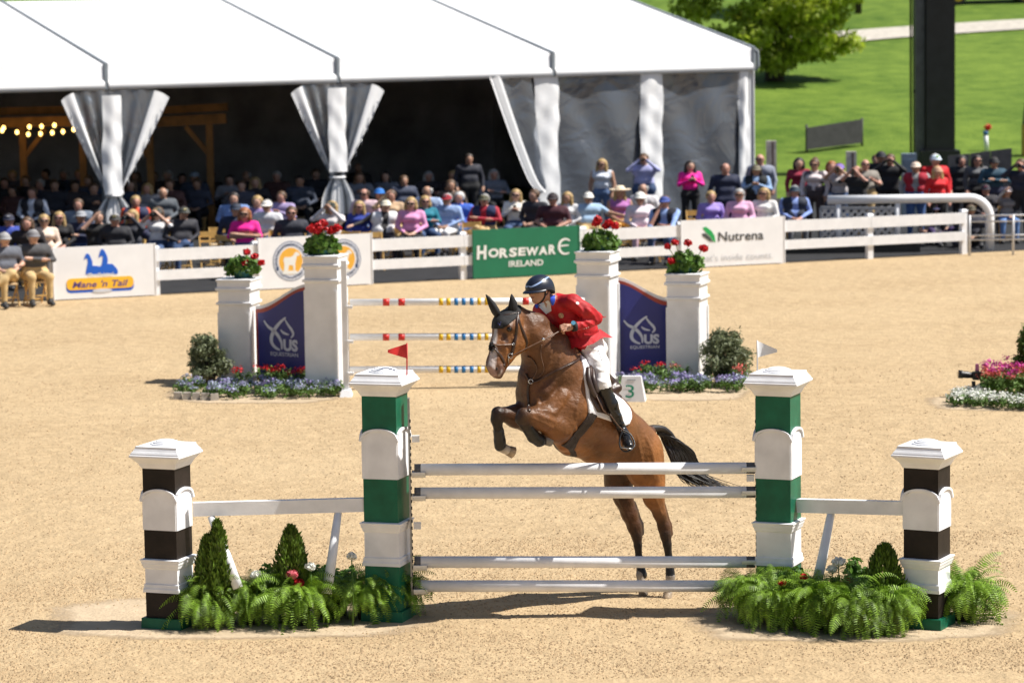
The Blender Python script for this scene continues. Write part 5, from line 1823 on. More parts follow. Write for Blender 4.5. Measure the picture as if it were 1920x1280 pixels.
# mane along the crest
r = random.Random(3)
m = MB()
cr = smooth_pts([HP(972, 578, -.19), HP(1003, 588, -.13), HP(1034, 612, -.03), HP(1060, 640, .07), HP(1082, 664, .16)], 14)
for i, p in enumerate(cr):
    if i % 2 == 0 and i < len(cr) - 2:
        for q in range(3):
            o = LAT * (-.02 - .015 * q)
            t0 = p + Vector((0, 0, -.012)) + o * .3
            m.tube([t0, t0 + o * .9 + Vector((0, 0, .012)), t0 + o * 2.2 + Vector((r.uniform(-.01, .01), 0, -.035))], [.012, .011, .004], 6)
m.build('mane', mat('mane_black', (.014, .010, .009), .5, .3, 30), horse)
# tail: dock and many hair strands
m = MB()
m.tube(smooth_pts([HP(1212, 806, .88), HP(1226, 803, .95), HP(1243, 804, 1.02), HP(1258, 815, 1.06), HP(1268, 832, 1.08)], 5), [R_(9), R_(9)] + [R_(8 - .2 * i) for i in range(19)], 10)
for i in range(150):
    u = r.random(); v_ = r.uniform(-1, 1)
    st_ = (1232 + 24 * u + r.uniform(-3, 3), 806 + 10 * u * u + 4 * v_ + r.uniform(0, 5), 1.0 + .05 * u)
    e = r.random()
    x2 = 1277 + 22 * v_ + 4 * r.random(); y2 = 852 + r.uniform(-8, 8)
    x3 = 1291 + 24 * v_ + 5 * e; y3 = 884 + r.uniform(-8, 10)
    long_ = r.random() ** 1.8
    x4 = 1304 + 20 * v_ + 74 * long_; y4 = 906 + 30 * long_ * r.uniform(.1, 1) + r.uniform(-6, 8)
    pts = smooth_pts([HP(*st_), HP(1256 + 14 * v_ + 6 * u, 826 + 6 * u - 3 * v_, 1.06 + .03 * r.random()), HP(x2, y2, 1.1 + .05 * v_), HP(x3, y3, 1.13 + .05 * v_), HP(x4, y4, 1.16 + .07 * r.uniform(-1, 1))], 4)
    n_ = len(pts)
    m.tube(pts, [R_(1.9) * (1 - .85 * (k / (n_ - 1)) ** 2.2) for k in range(n_)], 4, caps=False)
m.build('tail', mat('tail_hair', (.013, .009, .008), .42, .5, 40, spec=.6), horse)
# protective boots on the legs
def leg_boot(pts, grow=2.0):
    pr = [(HP(*a[:3]), HP(*b[:3]), R_(a[3] + grow), R_(b[3] + grow), .015, 0) for a, b in zip(pts[:-1], pts[1:])]
    V, F, _ = sdf_body(pr, .008, .03)
    b_ = np_mesh('leg_boot', V, F, BOOTM, horse, smooth=True)
    return b_
leg_boot([(935, 808, -.24, 8.5), (937, 826, -.21, 9), (938, 835, -.20, 9.5)])
leg_boot([(990, 802, -.36, 10), (1000, 818, -.30, 10), (1011, 825, -.25, 10.5)])
leg_boot([(1256, 1064, .89, 7), (1257, 1080, .88, 8)], 1.6)
leg_boot([(1201, 1064, 1.02, 7), (1204, 1077, 1.01, 8.5)], 1.6)
for pts in ([(926, 814), (936, 816), (948, 813)], [(926, 821), (937, 823), (949, 820)], [(990, 822), (998, 816), (1006, 808)]):
    pass
# --- tack cut from the horse's own surface
def uz(p):
    return p.dot(HEAD), p.z
def tack(poly_px, grow, prims_sel, name, m, parent, h=.011, both=True):
    P2 = []
    for x, y in poly_px:
        l = hz(x, y, .2)
        P2.append(uz(Vector(l)))
    P2 = np.array(P2)
    pr = [(p[0], p[1], p[2] + grow, p[3] + grow, p[4], 0) for p in prims_sel]
    def cut(X, Y, Z):
        u = X * HEAD.x + Y * HEAD.y; z = Z
        dmin = np.full(u.shape, 9.0); ins = np.zeros(u.shape, bool)
        n = len(P2)
        for i in range(n):
            a, b = P2[i], P2[(i + 1) % n]
            e = b - a
            t = np.clip(((u - a[0]) * e[0] + (z - a[1]) * e[1]) / (e @ e), 0, 1)
            dmin = np.minimum(dmin, np.hypot(u - a[0] - t * e[0], z - a[1] - t * e[1]))
            c = ((a[1] > z) != (b[1] > z)) & (u < (b[0] - a[0]) * (z - a[1]) / (b[1] - a[1] + 1e-12) + a[0])
            ins ^= c
        return np.where(ins, -dmin, dmin)
    V, F, _ = sdf_body(pr, h, .05, cut)
    return np_mesh(name, relax(V, F, 2, .4), F, m, parent, smooth=True)
TR = [p for p in hp[:24]]
PADM = mat('saddle_pad_white', (.78, .77, .80), .8, .06, 12, .35, 60)
spad = thing('saddle_pad', 'white quilted saddle pad under the brown saddle', 'saddle pad', HP(1130, 740, .3))
tack([(1087, 664), (1093, 700), (1099, 745), (1103, 777), (1125, 783), (1150, 791), (1166, 799), (1178, 796), (1184, 782), (1180, 765), (1165, 748), (1150, 728), (1120, 690)], .016, TR, 'pad', PADM, spad, .010)
sad = thing('saddle', 'brown leather jumping saddle under the rider', 'saddle', HP(1130, 720, .3))
tack([(1101, 682), (1098, 705), (1104, 745), (1117, 772), (1135, 776), (1146, 765), (1148, 740), (1135, 705)], .030, TR, 'flap', LEATH, sad, .010)
V, F, _ = sdf_body([(HP(1098, 676, .22), HP(1128, 705, .36), R_(11), R_(14), .04, 0), (HP(1128, 705, .36), HP(1152, 724, .50), R_(14), R_(12), .04, 0),
                    (HP(1146, 732, .38), HP(1158, 727, .42), R_(9), R_(9), .04, 0), (HP(1150, 742, .36), HP(1160, 745, .40), R_(7), R_(7), .02, 0)], .010, .05)
np_mesh('seat', relax(V, F, 2), F, LEATH, sad, smooth=True)
def on(x, y, off=.02, fb=.1):
    l, n_ = hit(me_bvh0, x, y)
    if l is None:
        return HP(x, y, fb)
    return l + (CAM - l).normalized() * off
MB().tube(smooth_pts([on(1103, 690, .05), on(1104, 712, .06), on(1112, 735, .06), on(1117, 742, .05)], 5), R_(5), 10).build('knee_roll', mat('dark_leather', (.05, .032, .028), .4, .2, 20), sad)
MB().tube(smooth_pts([on(1111, 692, .05), on(1113, 712, .07), on(1119, 736, .07)], 5), R_(5), 10).build('knee_roll', mat('dark_leather', (.05, .032, .028), .4, .2, 20), sad)
tack([(1106, 766), (1120, 776), (1100, 806), (1086, 822), (1075, 842), (1071, 856), (1050, 852), (1034, 841), (1050, 834), (1072, 818), (1090, 794)], .016, hp, 'girth', mat('girth_brown', (.028, .017, .013), .6, .3, 20, .4, 60), sad, .010)
MB().tube([on(1117, 740, .07), on(1130, 768, .06), on(1141, 778, .06)], R_(3), 6, flat=.4).build('stirrup_leather', LEATHL, sad)
# --- straps of bridle and breastplate
def strap(parent, pts, w, m, name, off=.008, flat=.45, n=5, fb=-.3):
    P = []
    sp = smooth_pts([Vector((x, y, 0)) for x, y in pts], n)
    last = fb
    for v in sp:
        l, nr = hit(me_bvh0, v.x, v.y)
        if l is not None:
            last = l.y - YJ
            P.append(l + (CAM - l).normalized() * off)
        else:
            P.append(HP(v.x, v.y, last - .01))
    return MB().tube(P, R_(w * 1.5), 8, flat=flat if flat < 1 else None).build(name, m, parent)
br = thing('bridle', 'dark leather bridle with reins on the horse head', 'bridle', HP(945, 640, -.35))
strap(br, [(971, 584), (969, 600), (968, 622), (964, 645), (958, 668)], 2.1, LEATH, 'cheekpiece')
strap(br, [(971, 590), (975, 608), (983, 626), (988, 642), (984, 656)], 1.7, LEATH, 'throatlatch')
strap(br, [(928, 594), (940, 591), (955, 589), (970, 586)], 1.7, LEATH, 'browband', off=.014)
strap(br, [(919, 643), (930, 646), (946, 646), (962, 645)], 1.7, LEATHL, 'noseband')
strap(br, [(920, 645), (930, 656), (940, 668), (946, 680), (945, 686)], 1.9, LEATH, 'flash_strap')
V, F = leaf_cloud([hz(923, 650)], [(.03, .03, .045)], 160, .02, 4, .1)
np_mesh('fleece', V, F, BLKC, br)
for x, y, rr in ((957, 667, 4.5), (962, 645, 1.8), (970, 588, 2)):
    c = on(x, y, .02); n_ = 14
    MB().tube([c + _R * R_(rr) * math.cos(2 * math.pi * k / n_) + _U * R_(rr) * math.sin(2 * math.pi * k / n_) for k in range(n_ + 1)], R_(.9), 6, caps=False).build('bit_ring', STEEL, br)
MB().tube([on(954, 668, .03), HP(953, 684, -.40)], R_(.8), 6).build('bit_cheek', STEEL, br)
HAND = HP(1056, 617, -.20)
ra = on(959, 667, .03)
rein_mid = HP(1021, 636, -.34)
MB().tube(smooth_pts([ra, HP(968, 663, -.42), HP(985, 654, -.40), rein_mid, HP(1050, 620, -.22)], 5), R_(2.8), 8, flat=.5).build('rein', LEATHL, br)
MB().tube([HP(1017, 638, -.345), HP(1020, 634, -.345)], R_(3.6), 10).build('rein_ring', STEEL, br)
MB().tube(smooth_pts([HP(938, 690, -.20), HP(975, 640, .1), HP(1036, 612, .02)], 5), R_(1.8), 8, flat=.5).build('rein', LEATHL, br)
bp_ = thing('breastplate', 'dark leather breastplate across the horse chest', 'breastplate', HP(1000, 720, -.2))
strap(bp_, [(1085, 672), (1072, 680), (1050, 691), (1030, 701), (1012, 711), (998, 716)], 2.4, LEATH, 'shoulder_strap', off=.012)
strap(bp_, [(996, 716), (990, 708), (986, 700)], 2.2, LEATH, 'shoulder_strap', off=.012)
strap(bp_, [(992, 718), (990, 732), (991, 752), (992, 770)], 2.4, LEATH, 'chest_strap', off=.012)
strap(bp_, [(997, 712), (1003, 703), (1007, 692), (1003, 681), (996, 672), (988, 668)], 1.3, LEATHL, 'martingale_fork', off=.012)
strap(bp_, [(1008, 708), (1017, 700), (1020, 690), (1016, 674), (1014, 660), (1016, 646)], 1.3, LEATHL, 'martingale_fork', off=.012)
c = on(995, 715, .022); n_ = 12
MB().tube([c + _R * R_(4) * math.cos(2 * math.pi * k / n_) + _U * R_(4) * math.sin(2 * math.pi * k / n_) for k in range(n_ + 1)], R_(1.1), 6, caps=False).build('ring', STEEL, bp_)

# ------------------------------------------------------------------ rider
SKIN = mat('rider_skin', (.46, .245, .16), .5, .15, 14, .12, 60)
JACK = mat('red_jacket', (.46, .004, .010), .66, .2, 9, 1.0, 9)
BREE = mat('white_breeches', (.80, .79, .79), .7, .05, 10, .3, 22)
RBOOT = mat('rider_boot', (.012, .012, .013), .25, .3, 14, .15, 20)
rp = []
def RL(pts, tag_, k=.035):
    for a, b in zip(pts[:-1], pts[1:]):
        rp.append((HP(*a[:3]), HP(*b[:3]), R_(a[3]), R_(b[3]), k, tag_))
FDIR = Vector((-.70, -.69, -.06)).normalized()
FUP = (Vector((0, 0, 1)) - FDIR * FDIR.z + Vector((-.10, 0, 0))).normalized()
FUP = (FUP - FDIR * FUP.dot(FDIR)).normalized()
FLEFT = FUP.cross(FDIR).normalized()
HC_ = HP(1011, 544, -.12)
def HF_(f, l, u):
    return HC_ + FDIR * f + FLEFT * l + FUP * u
rot = [[FDIR[i], FLEFT[i], FUP[i]] for i in range(3)]
rp.append((HC_, (.102, .080, .108), 'E', rot, .02, 0))
rp.append((HF_(.035, 0, -.045), HF_(.062, 0, -.088), .052, .030, .03, 0))          # jaw and chin
rp.append((HF_(.02, .045, -.05), HF_(.05, .03, -.085), .022, .016, .03, 0))
rp.append((HF_(.02, -.045, -.05), HF_(.05, -.03, -.085), .022, .016, .03, 0))
rp.append((HF_(.094, 0, .012), HF_(.116, 0, -.026), .009, .013, .014, 0))          # nose
rp.append((HF_(.108, .012, -.030), HF_(.108, -.012, -.030), .008, .008, .01, 0))
rp.append((HF_(.090, .032, .024), HF_(.088, -.032, .024), .010, .010, .016, 0))     # brow
rp.append((HF_(.078, .045, -.02), HF_(.070, .05, -.03), .014, .014, .02, 0))
rp.append((HF_(.078, -.045, -.02), HF_(.070, -.05, -.03), .014, .014, .02, 0))
rp.append((HF_(.094, .016, -.058), HF_(.094, -.016, -.058), .009, .009, .012, 0))   # lips
rp.append((HF_(-.005, .078, -.005), HF_(-.012, .080, -.03), .016, .011, .01, 0))    # ear
RL([(1024, 556, -.06, 11), (1034, 566, .02, 11.5)], 0, .03)
# trunk, arms (jacket)
RL([(1044, 574, .05, 20), (1066, 590, .10, 29), (1090, 615, .20, 27), (1104, 636, .28, 25)], 1, .06)
RL([(1018, 577, .20, 15), (1046, 566, .05, 14), (1072, 566, -.08, 15)], 1, .04)
RL([(1076, 568, -.10, 16), (1098, 583, -.10, 14.5), (1117, 596, -.02, 12.5)], 1, .03)
RL([(1117, 597, -.02, 12), (1100, 606, -.10, 11), (1080, 612, -.18, 8.5)], 1, .02)
RL([(1012, 582, .22, 14), (1010, 602, .22, 12), (1030, 612, .10, 9)], 1, .03)
RL([(1080, 636, .10, 15), (1100, 646, .18, 13)], 1, .04)
RL([(1022, 584, .16, 15), (1040, 602, .14, 18), (1062, 620, .16, 18)], 1, .04)
# seat, thighs (breeches)
RL([(1106, 644, .30, 25), (1120, 654, .36, 20)], 2, .05)
RL([(1106, 652, .24, 26), (1122, 684, .12, 20), (1131, 722, .0, 13.5), (1133, 731, .0, 12.5)], 2, .04)
RL([(1096, 650, .42, 20), (1080, 690, .55, 17), (1084, 725, .50, 12)], 2, .04)
# boots
RL([(1133, 731, .0, 13), (1146, 758, .02, 13), (1156, 783, .06, 10.5), (1165, 802, .10, 8.5)], 3, .02)
RL([(1165, 803, .11, 9), (1170, 814, .06, 10), (1177, 831, -.06, 9.5), (1180, 836, -.10, 8)], 3, .02)
RL([(1084, 726, .50, 12), (1110, 770, .52, 11), (1130, 800, .56, 8), (1140, 820, .45, 8)], 3, .02)
rp += surface_ridges(rp, [[(1098, 578), (1110, 588), (1120, 603)], [(1090, 600), (1102, 604), (1114, 610)], [(1086, 584), (1094, 594), (1100, 604)], [(1104, 573), (1116, 581), (1124, 592)], [(1088, 606), (1096, 612), (1104, 616)],
    [(1074, 600), (1080, 618), (1090, 640)], [(1060, 592), (1066, 610), (1078, 632)], [(1088, 626), (1100, 629), (1114, 627)], [(1046, 574), (1050, 588), (1056, 602)], [(1084, 572), (1090, 580), (1092, 592)], [(1064, 560), (1076, 566), (1086, 576)],
    [(1088, 655), (1100, 662), (1114, 668)], [(1096, 664), (1108, 670), (1120, 676)], [(1102, 652), (1114, 655), (1126, 656)], [(1118, 690), (1126, 694), (1136, 694)], [(1120, 712), (1128, 716), (1138, 716)], [(1150, 770), (1158, 778), (1164, 780)], [(1156, 790), (1162, 794), (1170, 794)]],
    .016, .0085, .014, .003, lambda t: int(t))
V, F, ft = sdf_body(rp, .0085, .05)
V = relax(V, F, 1, .5)
rider = thing('rider', 'rider in red jacket, white breeches and navy helmet leaning forward', 'person', HP(1112, 700, .2))
rb = np_mesh('body', V, F, [SKIN, JACK, BREE, RBOOT], rider, ft, True)
RB = BVHTree.FromPolygons([tuple(v) for v in V], [tuple(f) for f in F])
# eyes, brows, mouth
for sg in (-1, 1):
    MB().ball(HF_(.086, sg * .031, .006), (.0115, .0115, .0085), n=10, m=6).build('eye', mat('rider_eye', (.05, .04, .035), .3), rider)
    MB().tube([HF_(.098, sg * .016, .026), HF_(.098, sg * .034, .030), HF_(.088, sg * .05, .022)], .004, 6).build('eyebrow', mat('rider_brow', (.07, .04, .025), .8), rider)
MB().tube([HF_(.0985, .022, -.056), HF_(.1035, 0, -.055), HF_(.0985, -.022, -.056)], .0035, 6).build('mouth', mat('rider_lip', (.23, .085, .07), .6), rider)
# helmet
HELM = mat('helmet_navy', (.012, .017, .035), .38, .2, 30, .03, 200)
def dome(f0, l0, u0, cut, n=28, mm=12, sc=1.0):
    vs, fs = [], []
    for i in range(mm + 1):
        th = (math.pi / 2 + cut) * i / mm
        for k in range(n):
            a_ = 2 * math.pi * k / n
            vs.append(HF_(-.014 + f0 * sc * math.sin(th) * math.cos(a_), l0 * sc * math.sin(th) * math.sin(a_), .022 + u0 * sc * math.cos(th) - (.06 * max(0, -math.cos(a_)) ** 1.5 * (i / mm) ** 3)))
    for i in range(mm):
        for k in range(n):
            fs.append((i * n + k, (i + 1) * n + k, (i + 1) * n + (k + 1) % n, i * n + (k + 1) % n))
    return vs, fs
helmet = thing('riding_helmet', 'navy riding helmet with a pale blue chevron on the rider head', 'helmet', HF_(0, 0, .1))
vs, fs = dome(.152, .122, .122, .16)
MB().add(vs, fs, 0, True).build('shell', HELM, helmet)
HB = BVHTree.FromPolygons([tuple(v) for v in vs], fs)
bv, bf = [], []
n_ = 16
for i in range(n_ + 1):
    a_ = math.radians(-75 + 150 * i / n_)
    q = .046 * math.cos(a_) ** .7
    for rr, dz in ((0.0, .0), (q * .6, -.006), (q, -.016)):
        for up_ in (.006, -.004):
            bv.append(HF_(-.014 + (.146 + rr) * math.cos(a_), (.117 + rr * .5) * math.sin(a_), .008 + dz + up_))
for i in range(n_):
    o = 6 * i
    for j in (0, 2):
        bf.append((o + j, o + j + 2, o + 6 + j + 2, o + 6 + j)); bf.append((o + j + 1, o + 6 + j + 1, o + 6 + j + 3, o + j + 3))
    bf.append((o + 4, o + 5, o + 11, o + 10))
MB().add(bv, bf, 0, True).build('peak', HELM, helmet)
def decal(bvh, poly, off, name, m, parent, nx_=10, fbd=None):
    """a thin layer laid on a surface over a strip: poly = list of (x,y0,y1) columns in the picture"""
    vs, fs = [], []
    k = 4
    for x, y0, y1 in poly:
        for j in range(k + 1):
            l, nr = hit(bvh, x if not isinstance(x, tuple) else x[0] + (x[1] - x[0]) * j / k, y0 + (y1 - y0) * j / k)
            if l is None:
                l = vs[-1] if vs else HP(x, y0, -.2)
                vs.append(Vector(l))
            else:
                vs.append(l + (CAM - l).normalized() * off)
    for i in range(len(poly) - 1):
        for j in range(k):
            fs.append((i * (k + 1) + j, i * (k + 1) + j + 1, (i + 1) * (k + 1) + j + 1, (i + 1) * (k + 1) + j))
    b2 = [v - (CAM - v).normalized() * .003 for v in vs]
    o = len(vs)
    return MB().add(vs + b2, fs + [tuple(o + q for q in reversed(f)) for f in fs], 0, True).build(name, m, parent)
STR = mat('helmet_stripe', (.33, .45, .72), .3, .1)
def dome_pt(th, a_, k=1.0):
    th, a_ = math.radians(th), math.radians(a_)
    i_ = th / (math.pi / 2 + .16)
    return HF_(-.014 + .152 * k * math.sin(th) * math.cos(a_), .122 * k * math.sin(th) * math.sin(a_), .022 + .122 * k * math.cos(th) - .06 * max(0, -math.cos(a_)) ** 1.5 * i_ ** 3)
for sg in (1, -1):
    path = smooth_pts([Vector(q) for q in ((74, 1, 0), (77, 14, 0), (72, 32, 0), (62, 55, 0), (50, 82, 0), (42, 112, 0), (44, 135, 0))], 5)
    vs, fs = [], []
    for i, q in enumerate(path):
        hw = 4.2 * (.45 + .55 * math.sin(math.pi * (i + 1) / (len(path) + 1)))
        for e_ in (-hw, hw):
            vs.append(dome_pt(q.x + e_, sg * q.y, 1.012))
    for i in range(len(path) - 1):
        fs.append((2 * i, 2 * i + 1, 2 * i + 3, 2 * i + 2))
    MB().add(vs, fs, 0, True).build('stripe', STR, helmet)
for pts in ([HF_(.01, .088, .01), HF_(.012, .083, -.05), HF_(.035, .058, -.10), HF_(.05, .01, -.122)], [HF_(-.04, .088, .01), HF_(-.02, .084, -.03), HF_(.012, .083, -.05)]):
    MB().tube(smooth_pts(pts, 5), .007, 6).build('chin_strap', BLKC, helmet)
# jacket details: shirt front, blue collar, badge, cuff buttons, skirt
SHIRT = mat('shirt_white', (.74, .76, .82), .7, .05, 10)
decal(RB, [((1006, 1028), 571, 563), ((1012, 1031), 577, 567), ((1018, 1033), 583, 575), ((1024, 1034), 589, 583)], .006, 'shirt_front', SHIRT, rider)
decal(RB, [(1032, 550, 566), (1035, 548, 573), (1038, 547, 572), (1041, 549, 564)], .010, 'collar', mat('collar_blue', (.02, .07, .50), .55, .1), rider)
decal(RB, [(1003, 571, 576), (1006, 570, 578), (1009, 570, 577)], .010, 'collar', mat('collar_blue', (.02, .07, .50), .55, .1), rider)
decal(RB, [(1047, 589, 592), (1050, 587, 596), (1054, 587, 596.5), (1057, 590, 594)], .005, 'badge', mat('badge_gold', (.50, .30, .16), .5, .3, 60), rider)
decal(RB, [(1080, 566, 569), (1083, 565, 571), (1086, 567, 570)], .005, 'sleeve_patch', mat('patch_white', (.75, .72, .72), .6), rider)
for k, (x, y) in enumerate(((1095, 616), (1099, 615), (1103, 613.5))):
    l, nr = hit(RB, x, y)
    if l is not None:
        MB().ball(l + (CAM - l).normalized() * .002, .006, n=8, m=5).build('cuff_button', STEEL, rider)
vs, fs = [], []
sk = [((1062, 632), (1070, 655), (.10, .02)), ((1080, 634), (1080, 650), (.05, .0)), ((1095, 636), (1094, 650), (.04, .0)), ((1110, 630), (1113, 644), (.06, .05)), ((1122, 622), (1130, 632), (.16, .16)), ((1124, 616), (1149, 633), (.26, .30))]
for (x0, y0), (x1, y1), (d0, d1) in sk:
    for j in range(4):
        t_ = j / 3
        vs.append(HP(x0 + (x1 - x0) * t_, y0 + (y1 - y0) * t_, d0 + (d1 - d0) * t_ - .06))
for i in range(len(sk) - 1):
    for j in range(3):
        fs.append((i * 4 + j, i * 4 + j + 1, i * 4 + j + 5, i * 4 + j + 4))
o = len(vs)
vs += [v + Vector((0, .008, 0)) for v in vs]
MB().add(vs, fs + [tuple(o + q for q in reversed(f)) for f in fs], 0, True).build('jacket_skirt', JACK, rider)
MB().tube(smooth_pts([HP(1128, 592, .0), HP(1132, 595, .05), HP(1136, 593, .08)], 3), [.012] * 4 + [.008] * 2 + [.002], 6, flat=.3).build('jacket_vent', JACK, rider)
# lettering down the thigh of the breeches, knee to hip
m = MB()
for k, (x, y) in enumerate(((1119, 652), (1122, 658), (1125, 663), (1127, 669), (1129, 674))):
    l, nr = hit(RB, x, y)
    if l is not None:
        c = l + (CAM - l).normalized() * .005
        m.tube([c - _U * .008 - _R * .006, c + _U * .004, c + _U * .008 + _R * .008], .0025, 5)
m.build('thigh_embroidery', mat('embroidery_dark', (.05, .05, .06), .7), rider)
# hands, built finely: palm, four curled fingers, thumb
def hand(c, fwd, up_, out, name='hand'):
    """c wrist, fwd along the palm, up_ towards the thumb, out away from the back of the hand"""
    q = lambda a, b, e: c + fwd * a + up_ * b + out * e
    pr = [(q(-.03, 0, 0), q(.0, 0, 0), .026, .027, .01, 0), (q(.0, 0, 0), q(.045, .008, 0), .027, .030, .015, 0), (q(.03, -.02, 0), q(.06, -.022, 0), .020, .017, .012, 0)]
    for i in range(4):
        b_ = .030 - .021 * i
        L = (.034, .037, .035, .028)[i]
        r0 = (.0095, .0098, .0095, .0085)[i]
        k0 = q(.066, b_, .010); k1 = q(.066 + L, b_ - .004, .002); k2 = q(.066 + L * .85, b_ - .006, -.028); k3 = q(.066 + L * .3, b_ - .006, -.032)
        pr += [(q(.05, b_ * .9, .006), k0, r0 * 1.1, r0 * 1.1, .006, 0), (k0, k1, r0 * 1.08, r0, .003, 0), (k1, k2, r0, r0 * .93, .003, 0), (k2, k3, r0 * .92, r0 * .8, .003, 0)]
    t0, t1, t2 = q(.015, .026, -.008), q(.05, .044, -.018), q(.078, .038, -.026)
    pr += [(t0, t1, .013, .011, .008, 0), (t1, t2, .011, .0085, .003, 0)]
    V, F, _ = sdf_body(pr, .0038, .02)
    return np_mesh(name, relax(V, F, 1), F, SKIN, rider, smooth=True)
fw = (HP(1052, 616, -.24) - HP(1076, 612, -.19)).normalized()
ot = Vector((.15, -.75, .62)); ot = (ot - fw * ot.dot(fw)).normalized()
hand(HP(1071, 612.5, -.20), fw, ot.cross(fw) * (1 if ot.cross(fw).z > 0 else -1), ot)
fw = Vector((-.85, -.5, -.1)).normalized(); ot = Vector((-.3, -.2, .9)); ot = (ot - fw * ot.dot(fw)).normalized()
hand(HP(1032, 612, .08), fw, ot.cross(fw), ot)
MB().tube([HP(1080, 611.5, -.19), HP(1073, 612.5, -.205)], R_(9.3), 16).build('watch_strap', BLKC, rider)
wc = HP(1075, 606, -.245)
MB().tube([wc, wc + (CAM - wc).normalized() * .012 + Vector((0, 0, .006))], R_(4.2), 14).build('watch_face', mat('watch_glass', (.10, .28, .42), .15), rider)
# stirrup and spur
si = thing('stirrup', 'black stirrup iron under the rider boot', 'stirrup', HP(1176, 825, .0))
sp = smooth_pts([HP(1168, 806, -.02), HP(1162, 822, -.06), HP(1163, 838, -.10), HP(1172, 846, -.12), HP(1184, 842, -.12), HP(1190, 832, -.08), HP(1182, 814, -.03), HP(1168, 806, -.02)], 5)
MB().tube(sp, R_(1.6), 8, caps=False).build('iron', BOOTM, si)
MB().tube([HP(1164, 838, -.11), HP(1186, 841, -.13)], R_(3.2), 8, flat=.5).build('tread', STEEL, si)
MB().tube(smooth_pts([HP(1143, 776, -.09), HP(1158, 796, -.06), HP(1168, 806, -.02)], 4), R_(2.4), 6, flat=.4).build('strap', LEATHL, si)
MB().tube([HP(1160, 806, .06), HP(1168, 808, -.02), HP(1176, 812, .04)], R_(1.2), 6).build('spur_strap', STEEL, rider)

# sand thrown up at the hind feet
r_np = np.random.default_rng(17)
Vk, Fk = [], []
for i in range(140):
    x = r_np.normal(1232, 26); y = 1122 - abs(r_np.normal(0, 13)); c = HP(x, y, .95 + r_np.normal(0, .12))
    q = r_np.uniform(.003, .009)
    o = len(Vk)
    for dv in ((q, 0, 0), (-q * .6, q * .8, 0), (-q * .6, -q * .8, 0), (0, 0, q)):
        Vk.append((c.x + dv[0], c.y + dv[1], max(.003, c.z) + dv[2]))
    Fk += [(o, o + 1, o + 3), (o + 1, o + 2, o + 3), (o + 2, o, o + 3), (o, o + 2, o + 1)]
stuff(np_mesh('kicked_sand', Vk, Fk, CLOD), 'grains of sand thrown up by the horse hind hooves', 'sand')
# =================================================================== SPECTATORS
_cloth = {}
def cloth(rgb, rough=.75):
    k = tuple(rgb)
    if k not in _cloth:
        _cloth[k] = mat('cloth_%02x%02x%02x' % k, srgb(*k), rough, .14, 9, .5, 14)
    return _cloth[k]
SK = [mat('skin_fair', (.56, .33, .24), .5, .10, 20), mat('skin_tan', (.45, .25, .165), .5, .10, 20), mat('skin_ruddy', (.52, .27, .20), .5, .10, 20)]
SHOE = mat('shoe_dark', (.03, .03, .032), .5, .2)
GLASSES = mat('sunglass_black', (.01, .01, .012), .15)
HAIRC = {'blonde': (.46, .31, .13), 'brown': (.11, .06, .03), 'dark': (.025, .017, .013), 'grey': (.42, .41, .40), 'white': (.68, .67, .66), 'red': (.34, .12, .04), 'auburn': (.22, .09, .035)}
HAIRM = {k: mat('hair_' + k, v, .55, .35, 25, .5, 40) for k, v in HAIRC.items()}
_bodies, _hairs = {}, {}
